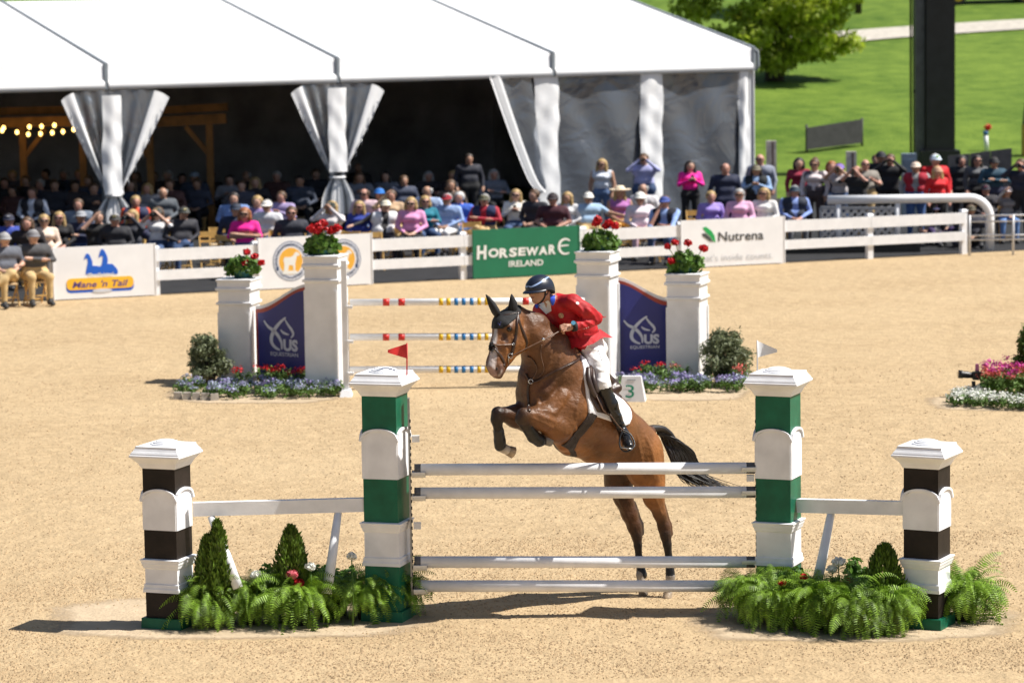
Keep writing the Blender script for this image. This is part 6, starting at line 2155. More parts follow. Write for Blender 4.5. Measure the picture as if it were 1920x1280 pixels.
def body_geo(pose, arms, sleeve, slim, crossed):
    key = (pose, arms, sleeve, slim, crossed)
    if key in _bodies:
        return _bodies[key]
    P = []
    q = .90 if slim else 1.08
    dz = {'sit': 0, 'stand': .45, 'ground': -.40}[pose]
    A = lambda a, b, r0, r1, t, k=.04: P.append((a, b, r0, r1, k, t))
    Z = lambda z: z + dz
    # 0 skin 1 shirt 2 trousers 3 shoes
    A((-.085 * q, .02, Z(.54)), (.085 * q, .02, Z(.54)), .12 * q, .12 * q, 2, .06)
    A((-.055 * q, .02, Z(.72)), (.055 * q, .02, Z(.72)), .112 * q, .112 * q, 1, .08)
    A((-.10 * q, .03, Z(.92)), (.10 * q, .03, Z(.92)), .108 * q, .108 * q, 1, .07)
    A((-.16 * q, .035, Z(.995)), (.16 * q, .035, Z(.995)), .058, .058, 1, .05)
    if slim:
        A((-.07, -.07, Z(.90)), (.07, -.07, Z(.90)), .062, .062, 1, .05)
    A((0, .03, Z(1.02)), (0, .005, Z(1.11)), .052, .047, 0, .03)
    P.append(((0, -.008, Z(1.180)), (.074, .094, .108), 'E', None, .03, 0))
    A((0, -.045, Z(1.125)), (0, -.062, Z(1.105)), .045, .028, 0, .03)
    A((0, -.098, Z(1.178)), (0, -.108, Z(1.158)), .011, .014, 0, .012)
    for sx in (-1, 1):
        A((sx * .074, .0, Z(1.18)), (sx * .078, .008, Z(1.155)), .016, .012, 0, .01)
        sh = (sx * .185 * q, .035, Z(.985))
        if arms == 'lap' or (arms == 'shade' and sx > 0):
            el, wr = (sx * .25 * q, .02, Z(.74)), (sx * .07, -.22, Z(.63))
        elif arms == 'crossed':
            el, wr = (sx * .26 * q, -.02, Z(.76)), (-sx * .08, -.17 - .03 * sx, Z(.80 + .02 * sx))
        elif arms in ('face', 'shade'):
            el, wr = (sx * .27, -.16, Z(.95)), (sx * .065, -.155, Z(1.165 if arms == 'face' else 1.20))
        elif arms == 'chin':
            el, wr = (sx * .18, -.28, Z(.72)), (sx * .05, -.15 if sx < 0 else -.25, Z(1.08) if sx < 0 else Z(.74))
        elif arms == 'phone':
            el, wr = (sx * .24 * q, -.05, Z(.76)), (sx * .045, -.25, Z(.88))
        elif arms == 'wide':
            el, wr = (sx * .36, .04, Z(.86)), (sx * .56, -.10, Z(.80))
        else:
            el, wr = (sx * .245 * q, .03, Z(.73)), (sx * .235 * q, -.06, Z(.52))
        el, wr = Vector(el), Vector(wr)
        A(sh, tuple(el), .052, .043, 0 if sleeve == 'none' else 1, .03)
        A(tuple(el), tuple(wr), .041, .030, 1 if sleeve == 'long' else 0, .02)
        d = (wr - el).normalized()
        A(tuple(wr), tuple(wr + d * .055), .030, .034, 0, .01)
        A(tuple(wr + d * .055), tuple(wr + d * .11 + Vector((-sx * .01, -.012, .0))), .030, .018, 0, .01)
        A(tuple(wr + d * .03 + Vector((-sx * .015, -.01, .015))), tuple(wr + d * .075 + Vector((-sx * .04, -.015, .02))), .014, .011, 0, .008)
        hip = (sx * .09, .01, Z(.52))
        if pose == 'stand':
            A(hip, (sx * .10, -.01, .52), .092 * q, .062, 2); A((sx * .10, -.01, .52), (sx * .105, .03, .10), .06, .043, 2)
            A((sx * .105, .03, .06), (sx * .12, -.12, .045), .048, .04, 3, .02)
        elif pose == 'sit':
            if crossed and sx > 0:
                A(hip, (-.02, -.40, .62), .088, .064, 2); A((-.02, -.40, .62), (-.30, -.46, .40), .058, .043, 2); A((-.32, -.47, .37), (-.36, -.56, .37), .045, .038, 3, .02)
            else:
                A(hip, (sx * .13, -.42, .51), .088, .064, 2); A((sx * .13, -.42, .51), (sx * .13, -.40, .11), .058, .043, 2)
                A((sx * .13, -.40, .06), (sx * .14, -.55, .045), .048, .04, 3, .02)
        else:
            A(hip, (sx * .20, -.36, .36), .09, .062, 2); A((sx * .20, -.36, .36), (sx * .14, -.62, .10), .058, .043, 2); A((sx * .14, -.63, .06), (sx * .15, -.74, .05), .046, .04, 3, .02)
    V, F, ft = sdf_body(P, .021, .05)
    V = relax(V, F, 1, .4)
    _bodies[key] = (V, F, ft)
    return _bodies[key]
def hair_geo(style):
    if style in _hairs:
        return _hairs[style]
    P = [((0, .016, 1.200), (.092, .106, .112), 'E', None, .03, 0)]
    if style in ('long', 'verylong'):
        zl = .88 if style == 'long' else .76
        for sx in (-1, 1):
            P.append(((sx * .072, .02, 1.19), (sx * .10, -.01, zl + .06), .034, .036, .03, 0))
        P.append(((0, .06, 1.2), (0, .09, zl), .075, .085, .04, 0))
    elif style == 'bob':
        for sx in (-1, 1):
            P.append(((sx * .072, .02, 1.19), (sx * .082, .0, 1.085), .036, .036, .03, 0))
        P.append(((0, .06, 1.2), (0, .065, 1.08), .075, .072, .04, 0))
    elif style == 'updo':
        P.append(((0, .06, 1.26), (0, .08, 1.29), .06, .05, .03, 0))
    def cut(X, Y, Z):
        zl = 1.222 if style != 'thin' else 1.225
        face = np.maximum(np.maximum(Z - zl, Y + .030), np.abs(X) - .066)      # <0 inside the face opening
        low = 1.12 - Z if style in ('short', 'thin', 'updo') else np.full(Z.shape, -1.0)
        topc = (Z - 1.245) if style == 'thin' else np.full(Z.shape, -1.0)
        return np.maximum(np.maximum(-face, low), topc)
    V, F, _ = sdf_body(P, .016, .04, cut)
    _hairs[style] = (relax(V, F, 1, .5), F)
    return _hairs[style]
def dome_mb(m, c, r, n=14, k=5, low=0.0):
    vs, fs = [], []
    for i in range(k + 1):
        th = (math.pi / 2 + low) * i / k
        for j in range(n):
            a_ = 2 * math.pi * j / n
            vs.append((c[0] + r[0] * math.sin(th) * math.cos(a_), c[1] + r[1] * math.sin(th) * math.sin(a_), c[2] + r[2] * math.cos(th)))
    for i in range(k):
        for j in range(n):
            fs.append((i * n + j, (i + 1) * n + j, (i + 1) * n + (j + 1) % n, i * n + (j + 1) % n))
    m.add(vs, fs, 0, True)
prng = random.Random(99)
people = []
def person(label, x, ytop, pose='sit', shirt=(60, 70, 110), pants=(50, 60, 85), hair='short', hc='brown', hat=None, arms='lap', sleeve='long', shades=False, yaw=None,
           slim=False, crossed=False, vest=None, sc=None, held=None, chair=True, zt=None, skin=None, lean=0.0, apron=None):
    sc = (sc or (1 + prng.uniform(-.035, .035))) * (1.10 if pose == 'sit' else 1.08)
    top = {'sit': 1.292, 'stand': 1.742, 'ground': .892}[pose]
    if hat:
        top += .012
    top *= sc
    p = G(x, ytop, top)
    base = Vector((p.x, p.y, 0.004))
    yaw = math.radians(yaw if yaw is not None else prng.uniform(-28, 18))
    dz = {'sit': 0, 'stand': .45, 'ground': -.40}[pose]
    root = thing('person', label, 'person', base, 'spectators', yaw, keep_world=False)
    root.scale = (sc * 1.22, sc * 1.08, sc)
    V, F, ft = body_geo(pose, arms, sleeve, slim, crossed)
    V = V.copy()
    if lean:
        k = np.clip((V[:, 2] - (.55 + dz)), 0, None)
        V[:, 0] += lean * k
    skm = skin if skin is not None else SK[prng.randrange(3)]
    ft2 = ft.copy()
    mats = [skm, cloth(shirt), cloth(pants, .8), SHOE]
    np_mesh('body', V, F, mats, root, ft2, True)
    off = lambda z: lean * max(0, z - .55)
    hx = off(1.18)
    if hair:
        hv, hf = hair_geo(hair)
        if hat:
            keep = None
        np_mesh('hair', hv + np.array((hx, 0, dz)), hf, HAIRM[hc], root, smooth=True)
    if hat:
        kind, col = hat[0], hat[1]
        m = MB()
        if kind == 'cap':
            dome_mb(m, (hx, .006, 1.205 + dz), (.092, .108, .098), low=.05)
            vs = []
            for i in range(9):
                a_ = math.radians(200 + 140 * i / 8)
                ca, sa = math.cos(a_), math.sin(a_)
                for rr, z_ in ((.0, 0), (.075 * max(.15, -sa) ** .6, -.022)):
                    vs += [(hx + (.09 + rr * .25) * ca, .006 + (.104 + rr) * sa, 1.212 + dz + z_ + .004), (hx + (.09 + rr * .25) * ca, .006 + (.104 + rr) * sa, 1.212 + dz + z_ - .006)]
            fs = []
            for i in range(8):
                o = 4 * i
                fs += [(o, o + 2, o + 6, o + 4), (o + 1, o + 5, o + 7, o + 3), (o + 2, o + 3, o + 7, o + 6)]
            m.add(vs, fs, 0, True)
            hm = m.build('cap', cloth(col), root)
            MB().ball((hx, .006, 1.304 + dz), .012, n=6, m=4).build('cap_button', cloth(col), hm)
            if len(hat) > 2:
                MB().box((hx, -.098, 1.262 + dz), (.05, .012, .032)).build('cap_badge', cloth(hat[2]), hm)
        elif kind == 'straw':
            T0 = Matrix.Translation((hx, 0, dz))
            m.lathe([(.0, 1.33), (.05, 1.335), (.082, 1.31), (.092, 1.235), (.10, 1.228), (.15, 1.235), (.195, 1.262), (.197, 1.256), (.15, 1.226), (.09, 1.218)], 20, T=T0)
            m.build('brimmed_hat', cloth(col), root)
        elif kind == 'hood':
            dome_mb(m, (hx, .03, 1.18 + dz), (.115, .115, .14), low=.5)
            m.build('hood', cloth(col), root)
    if shades:
        m = MB()
        for sx in (-1, 1):
            m.ball((hx + sx * .033, -.097, 1.187 + dz), (.030, .014, .021), n=10, m=6)
            m.bar((hx + sx * .062, -.088, 1.192 + dz), (hx + sx * .078, .005, 1.188 + dz), .006, .012)
        m.bar((hx - .02, -.104, 1.192 + dz), (hx + .02, -.104, 1.192 + dz), .006, .008)
        m.build('sunglasses', GLASSES, root)
    else:
        m = MB()
        for sx in (-1, 1):
            m.ball((hx + sx * .031, -.092, 1.188 + dz), (.014, .010, .009), n=8, m=5)
        m.build('eyes', mat('eye_shadow_brown', (.09, .05, .035), .5), root)
    MB().tube([(hx - .024, -.092, 1.124 + dz), (hx, -.1, 1.122 + dz), (hx + .024, -.092, 1.124 + dz)], .006, 5).build('mouth', mat('lips', (.36, .14, .12), .5), root)
    if vest:
        # an open garment over the shirt: a shell over the trunk without sleeves, open in front
        q = .90 if slim else 1.08
        P = [((-.06 * q, .022, .70 + dz), (.06 * q, .022, .70 + dz), .122 * q, .122 * q, .08, 0), ((-.10 * q, .032, .92 + dz), (.10 * q, .032, .92 + dz), .118 * q, .118 * q, .07, 0),
             ((-.155 * q, .035, .99 + dz), (.155 * q, .035, .99 + dz), .064, .064, .05, 0)]
        def vcut(X, Y, Z):
            return np.maximum(.035 + .03 * (Z - .6 - dz) - np.abs(X), Y + .02) * -1 if False else np.where((np.abs(X) < .02 + .09 * np.clip(Z - .66 - dz, 0, 1)) & (Y < -.01), .02, -.05)
        v2, f2, _ = sdf_body(P, .02, .05, vcut)
        v2 = relax(v2, f2, 1, .5)
        if lean:
            v2[:, 0] += lean * np.clip(v2[:, 2] - (.55 + dz), 0, None)
        np_mesh('vest', v2, f2, cloth(vest), root, smooth=True)
    if pose == 'sit' and chair:
        chairs.append((base, yaw, 'wooden folding chair under the ' + label, sc))
    if held:
        wz = {'face': (-.20, 1.165), 'phone': (-.32, .92), 'shade': (-.2, 1.2)}.get(arms, (-.3, .9))
        loc = Matrix.Translation(base) @ Matrix.Rotation(yaw, 4, 'Z') @ Vector((hx * sc, wz[0] * sc, (wz[1] + dz) * sc))
        kind = held
        hr = thing(kind, {'binoculars': 'black binoculars held up by the ', 'phone': 'dark phone held up by the ', 'photo_camera': 'black camera held up by the '}[kind] + ' '.join(label.split()[:9]), kind.replace('_', ' '), loc, None, yaw, keep_world=False)
        if kind == 'binoculars':
            for sx in (-1, 1):
                MB().tube([(sx * .03, .06, 0), (sx * .03, .0, 0), (sx * .036, -.05, 0)], [.018, .024, .03], 10).build('barrel', GLASSES, hr)
            MB().box((0, 0, .0), (.05, .05, .02)).build('bridge', GLASSES, hr)
        elif kind == 'phone':
            MB().box((0, 0, .0), (.075, .012, .15)).build('case', GLASSES, hr)
            MB().ball((.02, -.009, .055), .009, n=8, m=4).build('lens', mat('lens_glass2', (.05, .05, .06), .1), hr)
        else:
            MB().box((0, 0, 0), (.13, .06, .085)).build('camera_body', GLASSES, hr)
            MB().tube([(0, -.03, 0), (0, -.14, 0)], [.035, .042], 12).build('lens', GLASSES, hr)
    return root
chairs = []
P_ = person
NV, BK, GY, WT, KH, JN = (38, 44, 72), (28, 28, 32), (110, 112, 118), (236, 236, 238), (196, 168, 120), (62, 84, 122)
# left block
P_('man in grey shirt and khakis sitting at the far left edge', 8, 436, 'sit', (96, 100, 112), KH, 'short', 'grey', ('cap', (150, 150, 152)), 'lap', 'short', yaw=25, crossed=True)
P_('man in dark grey shirt, grey cap and khaki trousers beside the horse banner', 62, 431, 'sit', (70, 70, 74), KH, 'short', 'grey', ('cap', (120, 118, 122)), 'crossed', 'long', yaw=22)
P_('man in blue polo and navy cap behind the khaki pair', 16, 401, 'sit', (58, 78, 170), JN, 'short', 'dark', ('cap', (35, 38, 62), (220, 220, 225)), 'crossed', 'short')
P_('brown haired person in dark clothes behind the grey capped man', 50, 408, 'sit', (45, 36, 36), BK, 'bob', 'brown', None, 'lap')
P_('blonde woman in a beige jacket left of the horse banner', 82, 403, 'sit', (232, 208, 190), KH, 'short', 'blonde', None, 'lap', shades=True, slim=True)
P_('woman with long blonde hair and black jacket above the horse banner', 110, 398, 'sit', BK, BK, 'long', 'blonde', None, 'lap', shades=True, slim=True)
P_('man in navy jacket and silver cap above the horse banner', 151, 394, 'sit', NV, JN, 'short', 'dark', ('cap', (160, 162, 168)), 'crossed')
P_('man in black shading his eyes beside the first curtain', 184, 396, 'sit', (26, 26, 28), BK, 'short', 'dark', None, 'shade', 'short')
P_('man in charcoal sweater and cap in front of the first curtain', 215, 401, 'sit', (44, 44, 50), BK, 'short', 'grey', ('cap', (62, 60, 58), (210, 196, 130)), 'lap')
P_('fair haired man with orange and navy jacket right of the first curtain', 254, 368, 'sit', (226, 84, 40), NV, 'short', 'blonde', None, 'lap', vest=(36, 44, 80))
P_('woman with long sandy hair aiming a camera right of the horse banner', 247, 394, 'sit', (50, 52, 62), JN, 'long', 'blonde', None, 'face', slim=True, held='photo_camera')
P_('woman in white top and cap photographing by the fence rails', 295, 388, 'sit', WT, JN, 'long', 'brown', ('cap', (70, 70, 66), (222, 206, 150)), 'face', 'short', slim=True, held='photo_camera')
P_('man in dark sweater with crossed legs beside empty wooden chairs', 336, 388, 'sit', (46, 46, 54), JN, 'short', 'dark', ('cap', (72, 74, 70), (226, 214, 160)), 'lap', lean=.12, crossed=True, yaw=20)
P_('red haired woman in a hot pink top', 458, 390, 'sit', (238, 24, 150), JN, 'bob', 'red', None, 'crossed', 'short', True, slim=True)
P_('man in white patterned shirt and white cap right of the pink top', 500, 375, 'sit', (228, 228, 234), JN, 'short', 'grey', ('cap', (238, 234, 226)), 'lap', 'short', True)
P_('fair haired person in lilac behind the white capped man', 482, 368, 'sit', (140, 124, 176), NV, 'short', 'blonde', None, 'lap')
P_('man in dark hoodie with pale print above the seal banner', 546, 388, 'sit', (48, 50, 62), BK, 'short', 'brown', None, 'lap', shades=True)
P_('man in pale blue shirt seated in the shade left of pink top', 438, 362, 'sit', (120, 150, 205), BK, 'short', 'dark', None, 'lap')
P_('man in navy with dark cap just left of the pink top', 442, 381, 'sit', (34, 44, 72), BK, 'short', 'dark', ('cap', (40, 50, 70)), 'lap')
P_('woman in pale lilac cardigan in the shade before the second curtain', 527, 360, 'sit', (176, 160, 205), BK, 'short', 'brown', None, 'phone')
P_('woman in white cardigan and dark cap under the second curtain', 621, 377, 'sit', (220, 214, 216), BK, 'bob', 'blonde', ('cap', (44, 52, 46), (205, 205, 190)), 'face', slim=True)
P_('balding man in glasses and pink checked shirt right of the second curtain', 683, 354, 'sit', (226, 196, 206), JN, 'thin', 'brown', None, 'lap', 'long', True, zt=1)
P_('blonde woman in blue before the pink checked shirt', 673, 378, 'sit', (52, 70, 160), JN, 'long', 'blonde', None, 'lap', shades=True, slim=True)
P_('person in black and white top with beige cap leaning left', 716, 374, 'sit', (40, 38, 42), (60, 58, 66), 'short', 'dark', ('cap', (232, 224, 204)), 'wide', 'long', lean=.10, vest=(236, 236, 240))
P_('woman in tan sweater shading her eyes', 733, 357, 'sit', (206, 174, 140), KH, 'short', 'brown', None, 'shade', slim=True)
P_('person in a bright blue cap seated deep in the shade', 711, 352, 'sit', (36, 40, 52), BK, 'short', 'dark', ('cap', (40, 120, 205)), 'lap')
P_('blonde woman in a pale pink top', 770, 371, 'sit', (232, 160, 206), BK, 'bob', 'blonde', None, 'lap', 'long', True, slim=True)
P_('blonde woman in a teal sweater', 797, 368, 'sit', (12, 118, 140), JN, 'bob', 'blonde', None, 'crossed', 'long', True, slim=True)
P_('grey haired man in pale blue shirt behind the teal sweater', 801, 349, 'sit', (170, 190, 224), NV, 'thin', 'grey', None, 'lap')
P_('man in red cap and light blue shirt', 838, 363, 'sit', (158, 184, 232), WT, 'short', 'grey', ('cap', (160, 28, 48), (225, 200, 205)), 'lap')
P_('white haired man in royal blue shirt', 861, 361, 'sit', (70, 112, 214), JN, 'short', 'white', None, 'lap', skin=SK[2])
P_('man in camouflage cap and navy red jacket above the green banner', 908, 364, 'sit', (178, 40, 60), KH, 'short', 'grey', ('cap', (92, 90, 72), (205, 196, 150)), 'crossed', 'long', True, vest=(40, 50, 92), crossed=True)
P_('woman with very long hair and cream sweater above the green banner', 967, 356, 'sit', (236, 232, 222), JN, 'verylong', 'blonde', None, 'phone', 'long', True, slim=True, held='phone')
P_('young man with brown hair in dark jacket before the third curtain', 1001, 356, 'sit', (44, 44, 54), BK, 'short', 'brown', None, 'lap', yaw=-35)
P_('man in maroon tee and dark cap above the green banner', 1036, 362, 'sit', (76, 34, 46), BK, 'short', 'dark', ('cap', (52, 42, 48)), 'lap', 'short')
P_('blonde woman in white blouse beside the maroon tee', 1063, 361, 'sit', WT, WT, 'long', 'blonde', None, 'lap', slim=True, yaw=-25)
P_('man in light blue tee, white cap and sunglasses with arm stretched out', 1103, 360, 'sit', (166, 196, 226), KH, 'short', 'grey', ('cap', (240, 238, 230)), 'wide', 'short', True)
P_('standing blonde woman in a white tank top', 1128, 299, 'stand', (226, 232, 246), (96, 120, 160), 'long', 'blonde', None, 'down', 'none', True, slim=True, sc=1.0)
P_('woman in a pale cowboy hat and purple top', 1162, 351, 'sit', (178, 110, 176), (230, 190, 120), 'long', 'blonde', ('straw', (236, 218, 190)), 'lap', 'none', slim=True)
P_('standing man in striped blue shirt looking through binoculars', 1207, 289, 'stand', (176, 180, 226), JN, 'short', 'brown', None, 'face', 'long', sc=1.04, held='binoculars')
P_('balding man in a white shirt below the binoculars man', 1206, 345, 'sit', (232, 228, 232), KH, 'thin', 'grey', None, 'lap')
P_('older woman in white cap and pink white blouse', 1200, 360, 'sit', (236, 222, 230), (226, 190, 205), 'bob', 'white', ('cap', (242, 240, 232)), 'lap', slim=True)
P_('man in blue cap and navy vest resting his chin on a hand', 1246, 367, 'sit', (150, 178, 232), JN, 'short', 'brown', ('cap', (66, 86, 160)), 'chin', 'short', vest=(34, 36, 50))
P_('standing woman with long dark hair in a hot pink shirt', 1294, 302, 'stand', (246, 36, 160), BK, 'long', 'dark', None, 'phone', 'long', slim=True, held='phone')
P_('standing bald man in a navy jacket by the clear tent panel', 1360, 306, 'stand', (30, 38, 66), NV, 'thin', 'brown', None, 'down', 'long', skin=SK[2])
P_('older woman with short blonde hair and lavender cardigan', 1333, 359, 'sit', (158, 136, 214), (120, 110, 160), 'short', 'blonde', None, 'lap', slim=True)
P_('woman in pink shirt and sunglasses above the feed banner', 1386, 355, 'sit', (232, 180, 214), KH, 'short', 'grey', None, 'lap', 'long', True, slim=True)
P_('woman in white blouse and sunglasses at the feed banner end', 1432, 353, 'sit', (240, 238, 236), WT, 'bob', 'blonde', None, 'lap', 'long', True, slim=True)
P_('woman in cap, tan scarf and dark vest before the suited man', 1418, 309, 'stand', (150, 180, 220), BK, 'bob', 'dark', ('cap', (120, 114, 96)), 'phone', 'long', vest=(34, 40, 44), sc=.96)
P_('tall bald man in a grey suit beside the tent corner', 1425, 289, 'stand', (146, 152, 168), (130, 136, 150), None, 'grey', None, 'down', 'long', True, vest=(150, 156, 172), sc=1.05, skin=SK[2])
P_('seated man in navy vest and blue shirt right of the feed banner', 1490, 348, 'sit', (140, 164, 226), (120, 122, 130), 'short', 'grey', ('cap', (44, 62, 78)), 'lap', 'long', vest=(40, 48, 66), skin=SK[2])
# right block, standing behind the white railing
P_('woman in red and white top with dark hair', 1498, 297, 'stand', (150, 36, 62), BK, 'bob', 'dark', None, 'down', 'long', vest=None, slim=True)
P_('woman in grey vest with white sleeves, hand on hip', 1527, 299, 'stand', (226, 214, 216), (72, 60, 60), 'updo', 'brown', None, 'down', 'long', True, vest=(96, 88, 96), slim=True)
P_('red haired woman left of the purple cap', 1559, 303, 'stand', (70, 74, 92), JN, 'long', 'red', None, 'down', slim=True)
P_('person in purple cap and pale grey top holding up a phone', 1574, 306, 'stand', (188, 182, 184), JN, 'short', 'brown', ('cap', (132, 112, 190)), 'face', 'short', slim=True, held='phone', sc=.98)
P_('person in black tee holding a phone with bare arms', 1607, 311, 'stand', (34, 34, 36), BK, 'thin', 'brown', None, 'face', 'short', held='phone', yaw=-35, sc=.97)
P_('bald bearded man in a patterned grey shirt', 1622, 299, 'stand', (140, 134, 126), KH, None, 'brown', None, 'phone', 'short', True)
P_('person in dark cap at the back behind the leather jacket', 1652, 284, 'stand', (32, 32, 36), BK, 'short', 'dark', ('cap', (32, 34, 44)), 'down', sc=1.04)
P_('pale faced person in black left of the leather jacket', 1643, 291, 'stand', (30, 30, 34), BK, 'short', 'brown', None, 'phone')
P_('man in black leather jacket looking through binoculars', 1669, 290, 'stand', (38, 38, 42), BK, 'short', 'brown', None, 'face', 'long', held='binoculars', sc=1.02)
P_('boy in grey tee, beige cap and red open cardigan', 1717, 303, 'stand', (150, 152, 154), (72, 104, 160), 'short', 'brown', ('cap', (226, 206, 190)), 'down', 'long', vest=(176, 34, 56), sc=.98)
P_('man in white cap and red jacket behind the blonde', 1754, 289, 'stand', (206, 22, 34), BK, 'short', 'grey', ('cap', (206, 222, 236), (170, 205, 90)), 'down', 'long', sc=1.05)
P_('blonde woman in tan cap with an open red jacket', 1758, 312, 'stand', (206, 20, 34), BK, 'long', 'blonde', ('cap', (178, 140, 116)), 'down', 'long', vest=(210, 20, 32), slim=True, sc=.95)
P_('person in a dark hood right of the black tower', 1803, 292, 'stand', (36, 38, 44), BK, 'short', 'dark', ('hood', (30, 30, 34)), 'down', 'long')
P_('woman with very long dark hair and grey top', 1832, 292, 'stand', (92, 94, 98), BK, 'verylong', 'dark', None, 'down', 'long', True, slim=True)
P_('man in teal navy jacket and dark cap at the dark panel', 1864, 295, 'stand', (24, 66, 88), NV, 'short', 'dark', ('cap', (34, 34, 38)), 'crossed', 'long', True)
P_('person in navy with raised arms at the right edge', 1914, 299, 'stand', (28, 34, 56), BK, 'short', 'brown', None, 'face', 'long', held='photo_camera')
P_('girl with long auburn hair and white cap behind the steel barrier', 1890, 349, 'sit', (132, 130, 132), (104, 140, 196), 'verylong', 'auburn', ('cap', (236, 226, 230)), 'shade', 'long', slim=True, sc=.90)
P_('man in black with pink capped badge near the rounded railing end', 1848, 346, 'sit', (52, 50, 56), BK, 'short', 'dark', ('cap', (44, 40, 54), (230, 120, 150)), 'lap', 'long', sc=.90)
P_('child in a navy cap sitting on the ground behind the fence end', 1751, 382, 'ground', (122, 122, 124), (58, 40, 88), 'short', 'brown', ('cap', (74, 74, 112), (206, 150, 170)), 'lap', 'short', sc=.97)
P_('child in camouflage cap sitting on the ground by the railing', 1820, 384, 'ground', (40, 42, 56), BK, 'short', 'brown', ('cap', (84, 78, 62), (190, 186, 160)), 'lap', 'long', sc=.97)
# in the shade of the tent
sh = [('person in white shirt and dark vest at a tent table', 60, 352, (206, 212, 228), 'sit', 'brown', (40, 40, 48)), ('grey shirted man in the tent behind the horse banner', 146, 374, (116, 128, 146), 'sit', 'brown', None),
      ('person in black deep in the tent at the left edge', 8, 334, (44, 44, 48), 'sit', 'dark', None), ('dim seated person below the string lights', 48, 330, (60, 56, 62), 'sit', 'brown', None),
      ('dim seated person beside the left pergola post', 102, 338, (58, 60, 70), 'sit', 'brown', None), ('dim seated person left of the first curtain', 140, 340, (70, 62, 66), 'sit', 'dark', None),
      ('dark haired person leaning in the tent right of the first curtain', 342, 326, (48, 48, 54), 'sit', 'dark', None), ('person in a pale cap in the tent right of the first curtain', 364, 321, (66, 76, 96), 'sit', 'dark', None),
      ('dim person below the right pergola post', 395, 322, (50, 46, 50), 'sit', 'dark', None), ('balding man in dark clothes in the middle of the tent', 462, 321, (40, 38, 42), 'sit', 'grey', None),
      ('dim seated person behind the camera woman', 305, 352, (86, 92, 100), 'sit', 'grey', None), ('dim person in the tent left of the second curtain', 562, 330, (66, 74, 92), 'sit', 'dark', None),
      ('dim person close to the second curtain', 592, 318, (46, 46, 56), 'sit', 'brown', None), ('ruddy man in the tent right of the second curtain', 672, 306, (44, 40, 44), 'sit', 'grey', None),
      ('man in a dark suit standing in the tent above the red cap', 879, 289, (38, 40, 52), 'stand', 'dark', None), ('dim seated person in the tent above the tan sweater', 757, 330, (62, 70, 92), 'sit', 'brown', None),
      ('dim brown haired person in the tent above the blue shirts', 845, 338, (84, 70, 62), 'sit', 'brown', None)]
for lb, x, y, c, pz, hcol, vs_ in sh:
    P_(lb, x, y, pz, c, BK, 'short' if hcol != 'grey' else 'thin', hcol, ('cap', (150, 168, 190)) if 'pale cap' in lb else None, 'lap' if pz == 'sit' else 'down', 'long', vest=vs_)

# the rest of the dim company at the tables
used = [(x, y) for _, x, y, *_r in sh]
dim = 0
for k in range(400):
    x = prng.uniform(-10, 1000); y = prng.uniform(318, 352)
    if min(math.hypot(x - a, (y - b) * 1.6) for a, b in used) < 24 or abs(x - 207) < 26 or abs(x - 627) < 26 or x > 990:
        continue
    p = G(x, y, 1.4)
    if p.y < TP(s_of(x), 0, 0).y + 1.0:
        continue
    used.append((x, y)); dim += 1
    seg = 'left of the first curtain' if x < 207 else ('between the first and second curtains' if x < 627 else 'right of the second curtain')
    r0 = P_('dim seated figure in the deep shade of the tent ' + seg, x, y, 'sit', prng.choice([(70, 74, 90), (54, 52, 58), (120, 126, 140), (90, 60, 58), (60, 80, 110), (160, 160, 168)]), BK,
            prng.choice(['short', 'short', 'bob', 'long']), prng.choice(['brown', 'dark', 'grey', 'blonde']), None, prng.choice(['lap', 'lap', 'crossed', 'phone']), 'long')
    r0['group'] = 'dim figures ' + seg
    if dim >= 40:
        break
# ------------------------------------------------------------------ folding chairs
CHW = mat('chair_wood', (.72, .45, .15), .45, .12, 5, .1, 30)
CHP = mat('chair_pad', (.66, .50, .30), .6, .1, 5)
def chair_parts(root):
    for sx in (-1, 1):
        MB().bar((sx * .20, -.20, .0), (sx * .20, .19, .80), .022, .045, up=(0, 1, .5)).build('frame_leg', CHW, root)
        MB().bar((sx * .175, .24, .0), (sx * .175, -.16, .43), .022, .04, up=(0, 1, .5)).build('frame_leg', CHW, root)
    MB().box((0, -.01, .435), (.36, .38, .03)).build('seat', CHP, root)
    MB().box((0, .17, .745), (.38, .022, .12)).build('back_slat', CHW, root)
    MB().box((0, .12, .60), (.38, .018, .05)).build('back_slat', CHW, root)
    MB().bar((-.2, -.12, .17), (.2, -.12, .17), .02, .03).build('stretcher', CHW, root)
    MB().bar((-.175, .17, .08), (.175, .17, .08), .02, .03).build('stretcher', CHW, root)
extra = [(392, 436, 12, 'empty wooden folding chair right of the crossed legs man'), (428, 441, -14, 'empty wooden folding chair turned sideways left of the pink top'), (410, 428, 8, 'empty wooden folding chair partly behind two others'),
         (520, 433, -5, 'empty wooden folding chair between the white cap and the hoodie'), (590, 425, 6, 'empty wooden folding chair left of the tall geranium'), (655, 436, -8, 'empty wooden folding chair right of the tall geranium'),
         (700, 437, 10, 'empty wooden folding chair beside the leaning person'), (758, 428, 4, 'empty wooden folding chair left of the teal sweater'), (884, 418, 0, 'empty wooden folding chair left of the camouflage cap'),
         (1305, 396, 5, 'empty wooden folding chair left of the lavender cardigan'), (1358, 397, 0, 'empty wooden folding chair right of the lavender cardigan')]
proto = None
allc = [(b, y, l, s) for b, y, l, s in chairs]
for x, y, yw_, lb in extra:
    p = G(x, y, .80)
    allc.append((Vector((p.x, p.y, .004)), math.radians(yw_ + 160 if 'sideways' in lb else yw_), lb, 1.0))
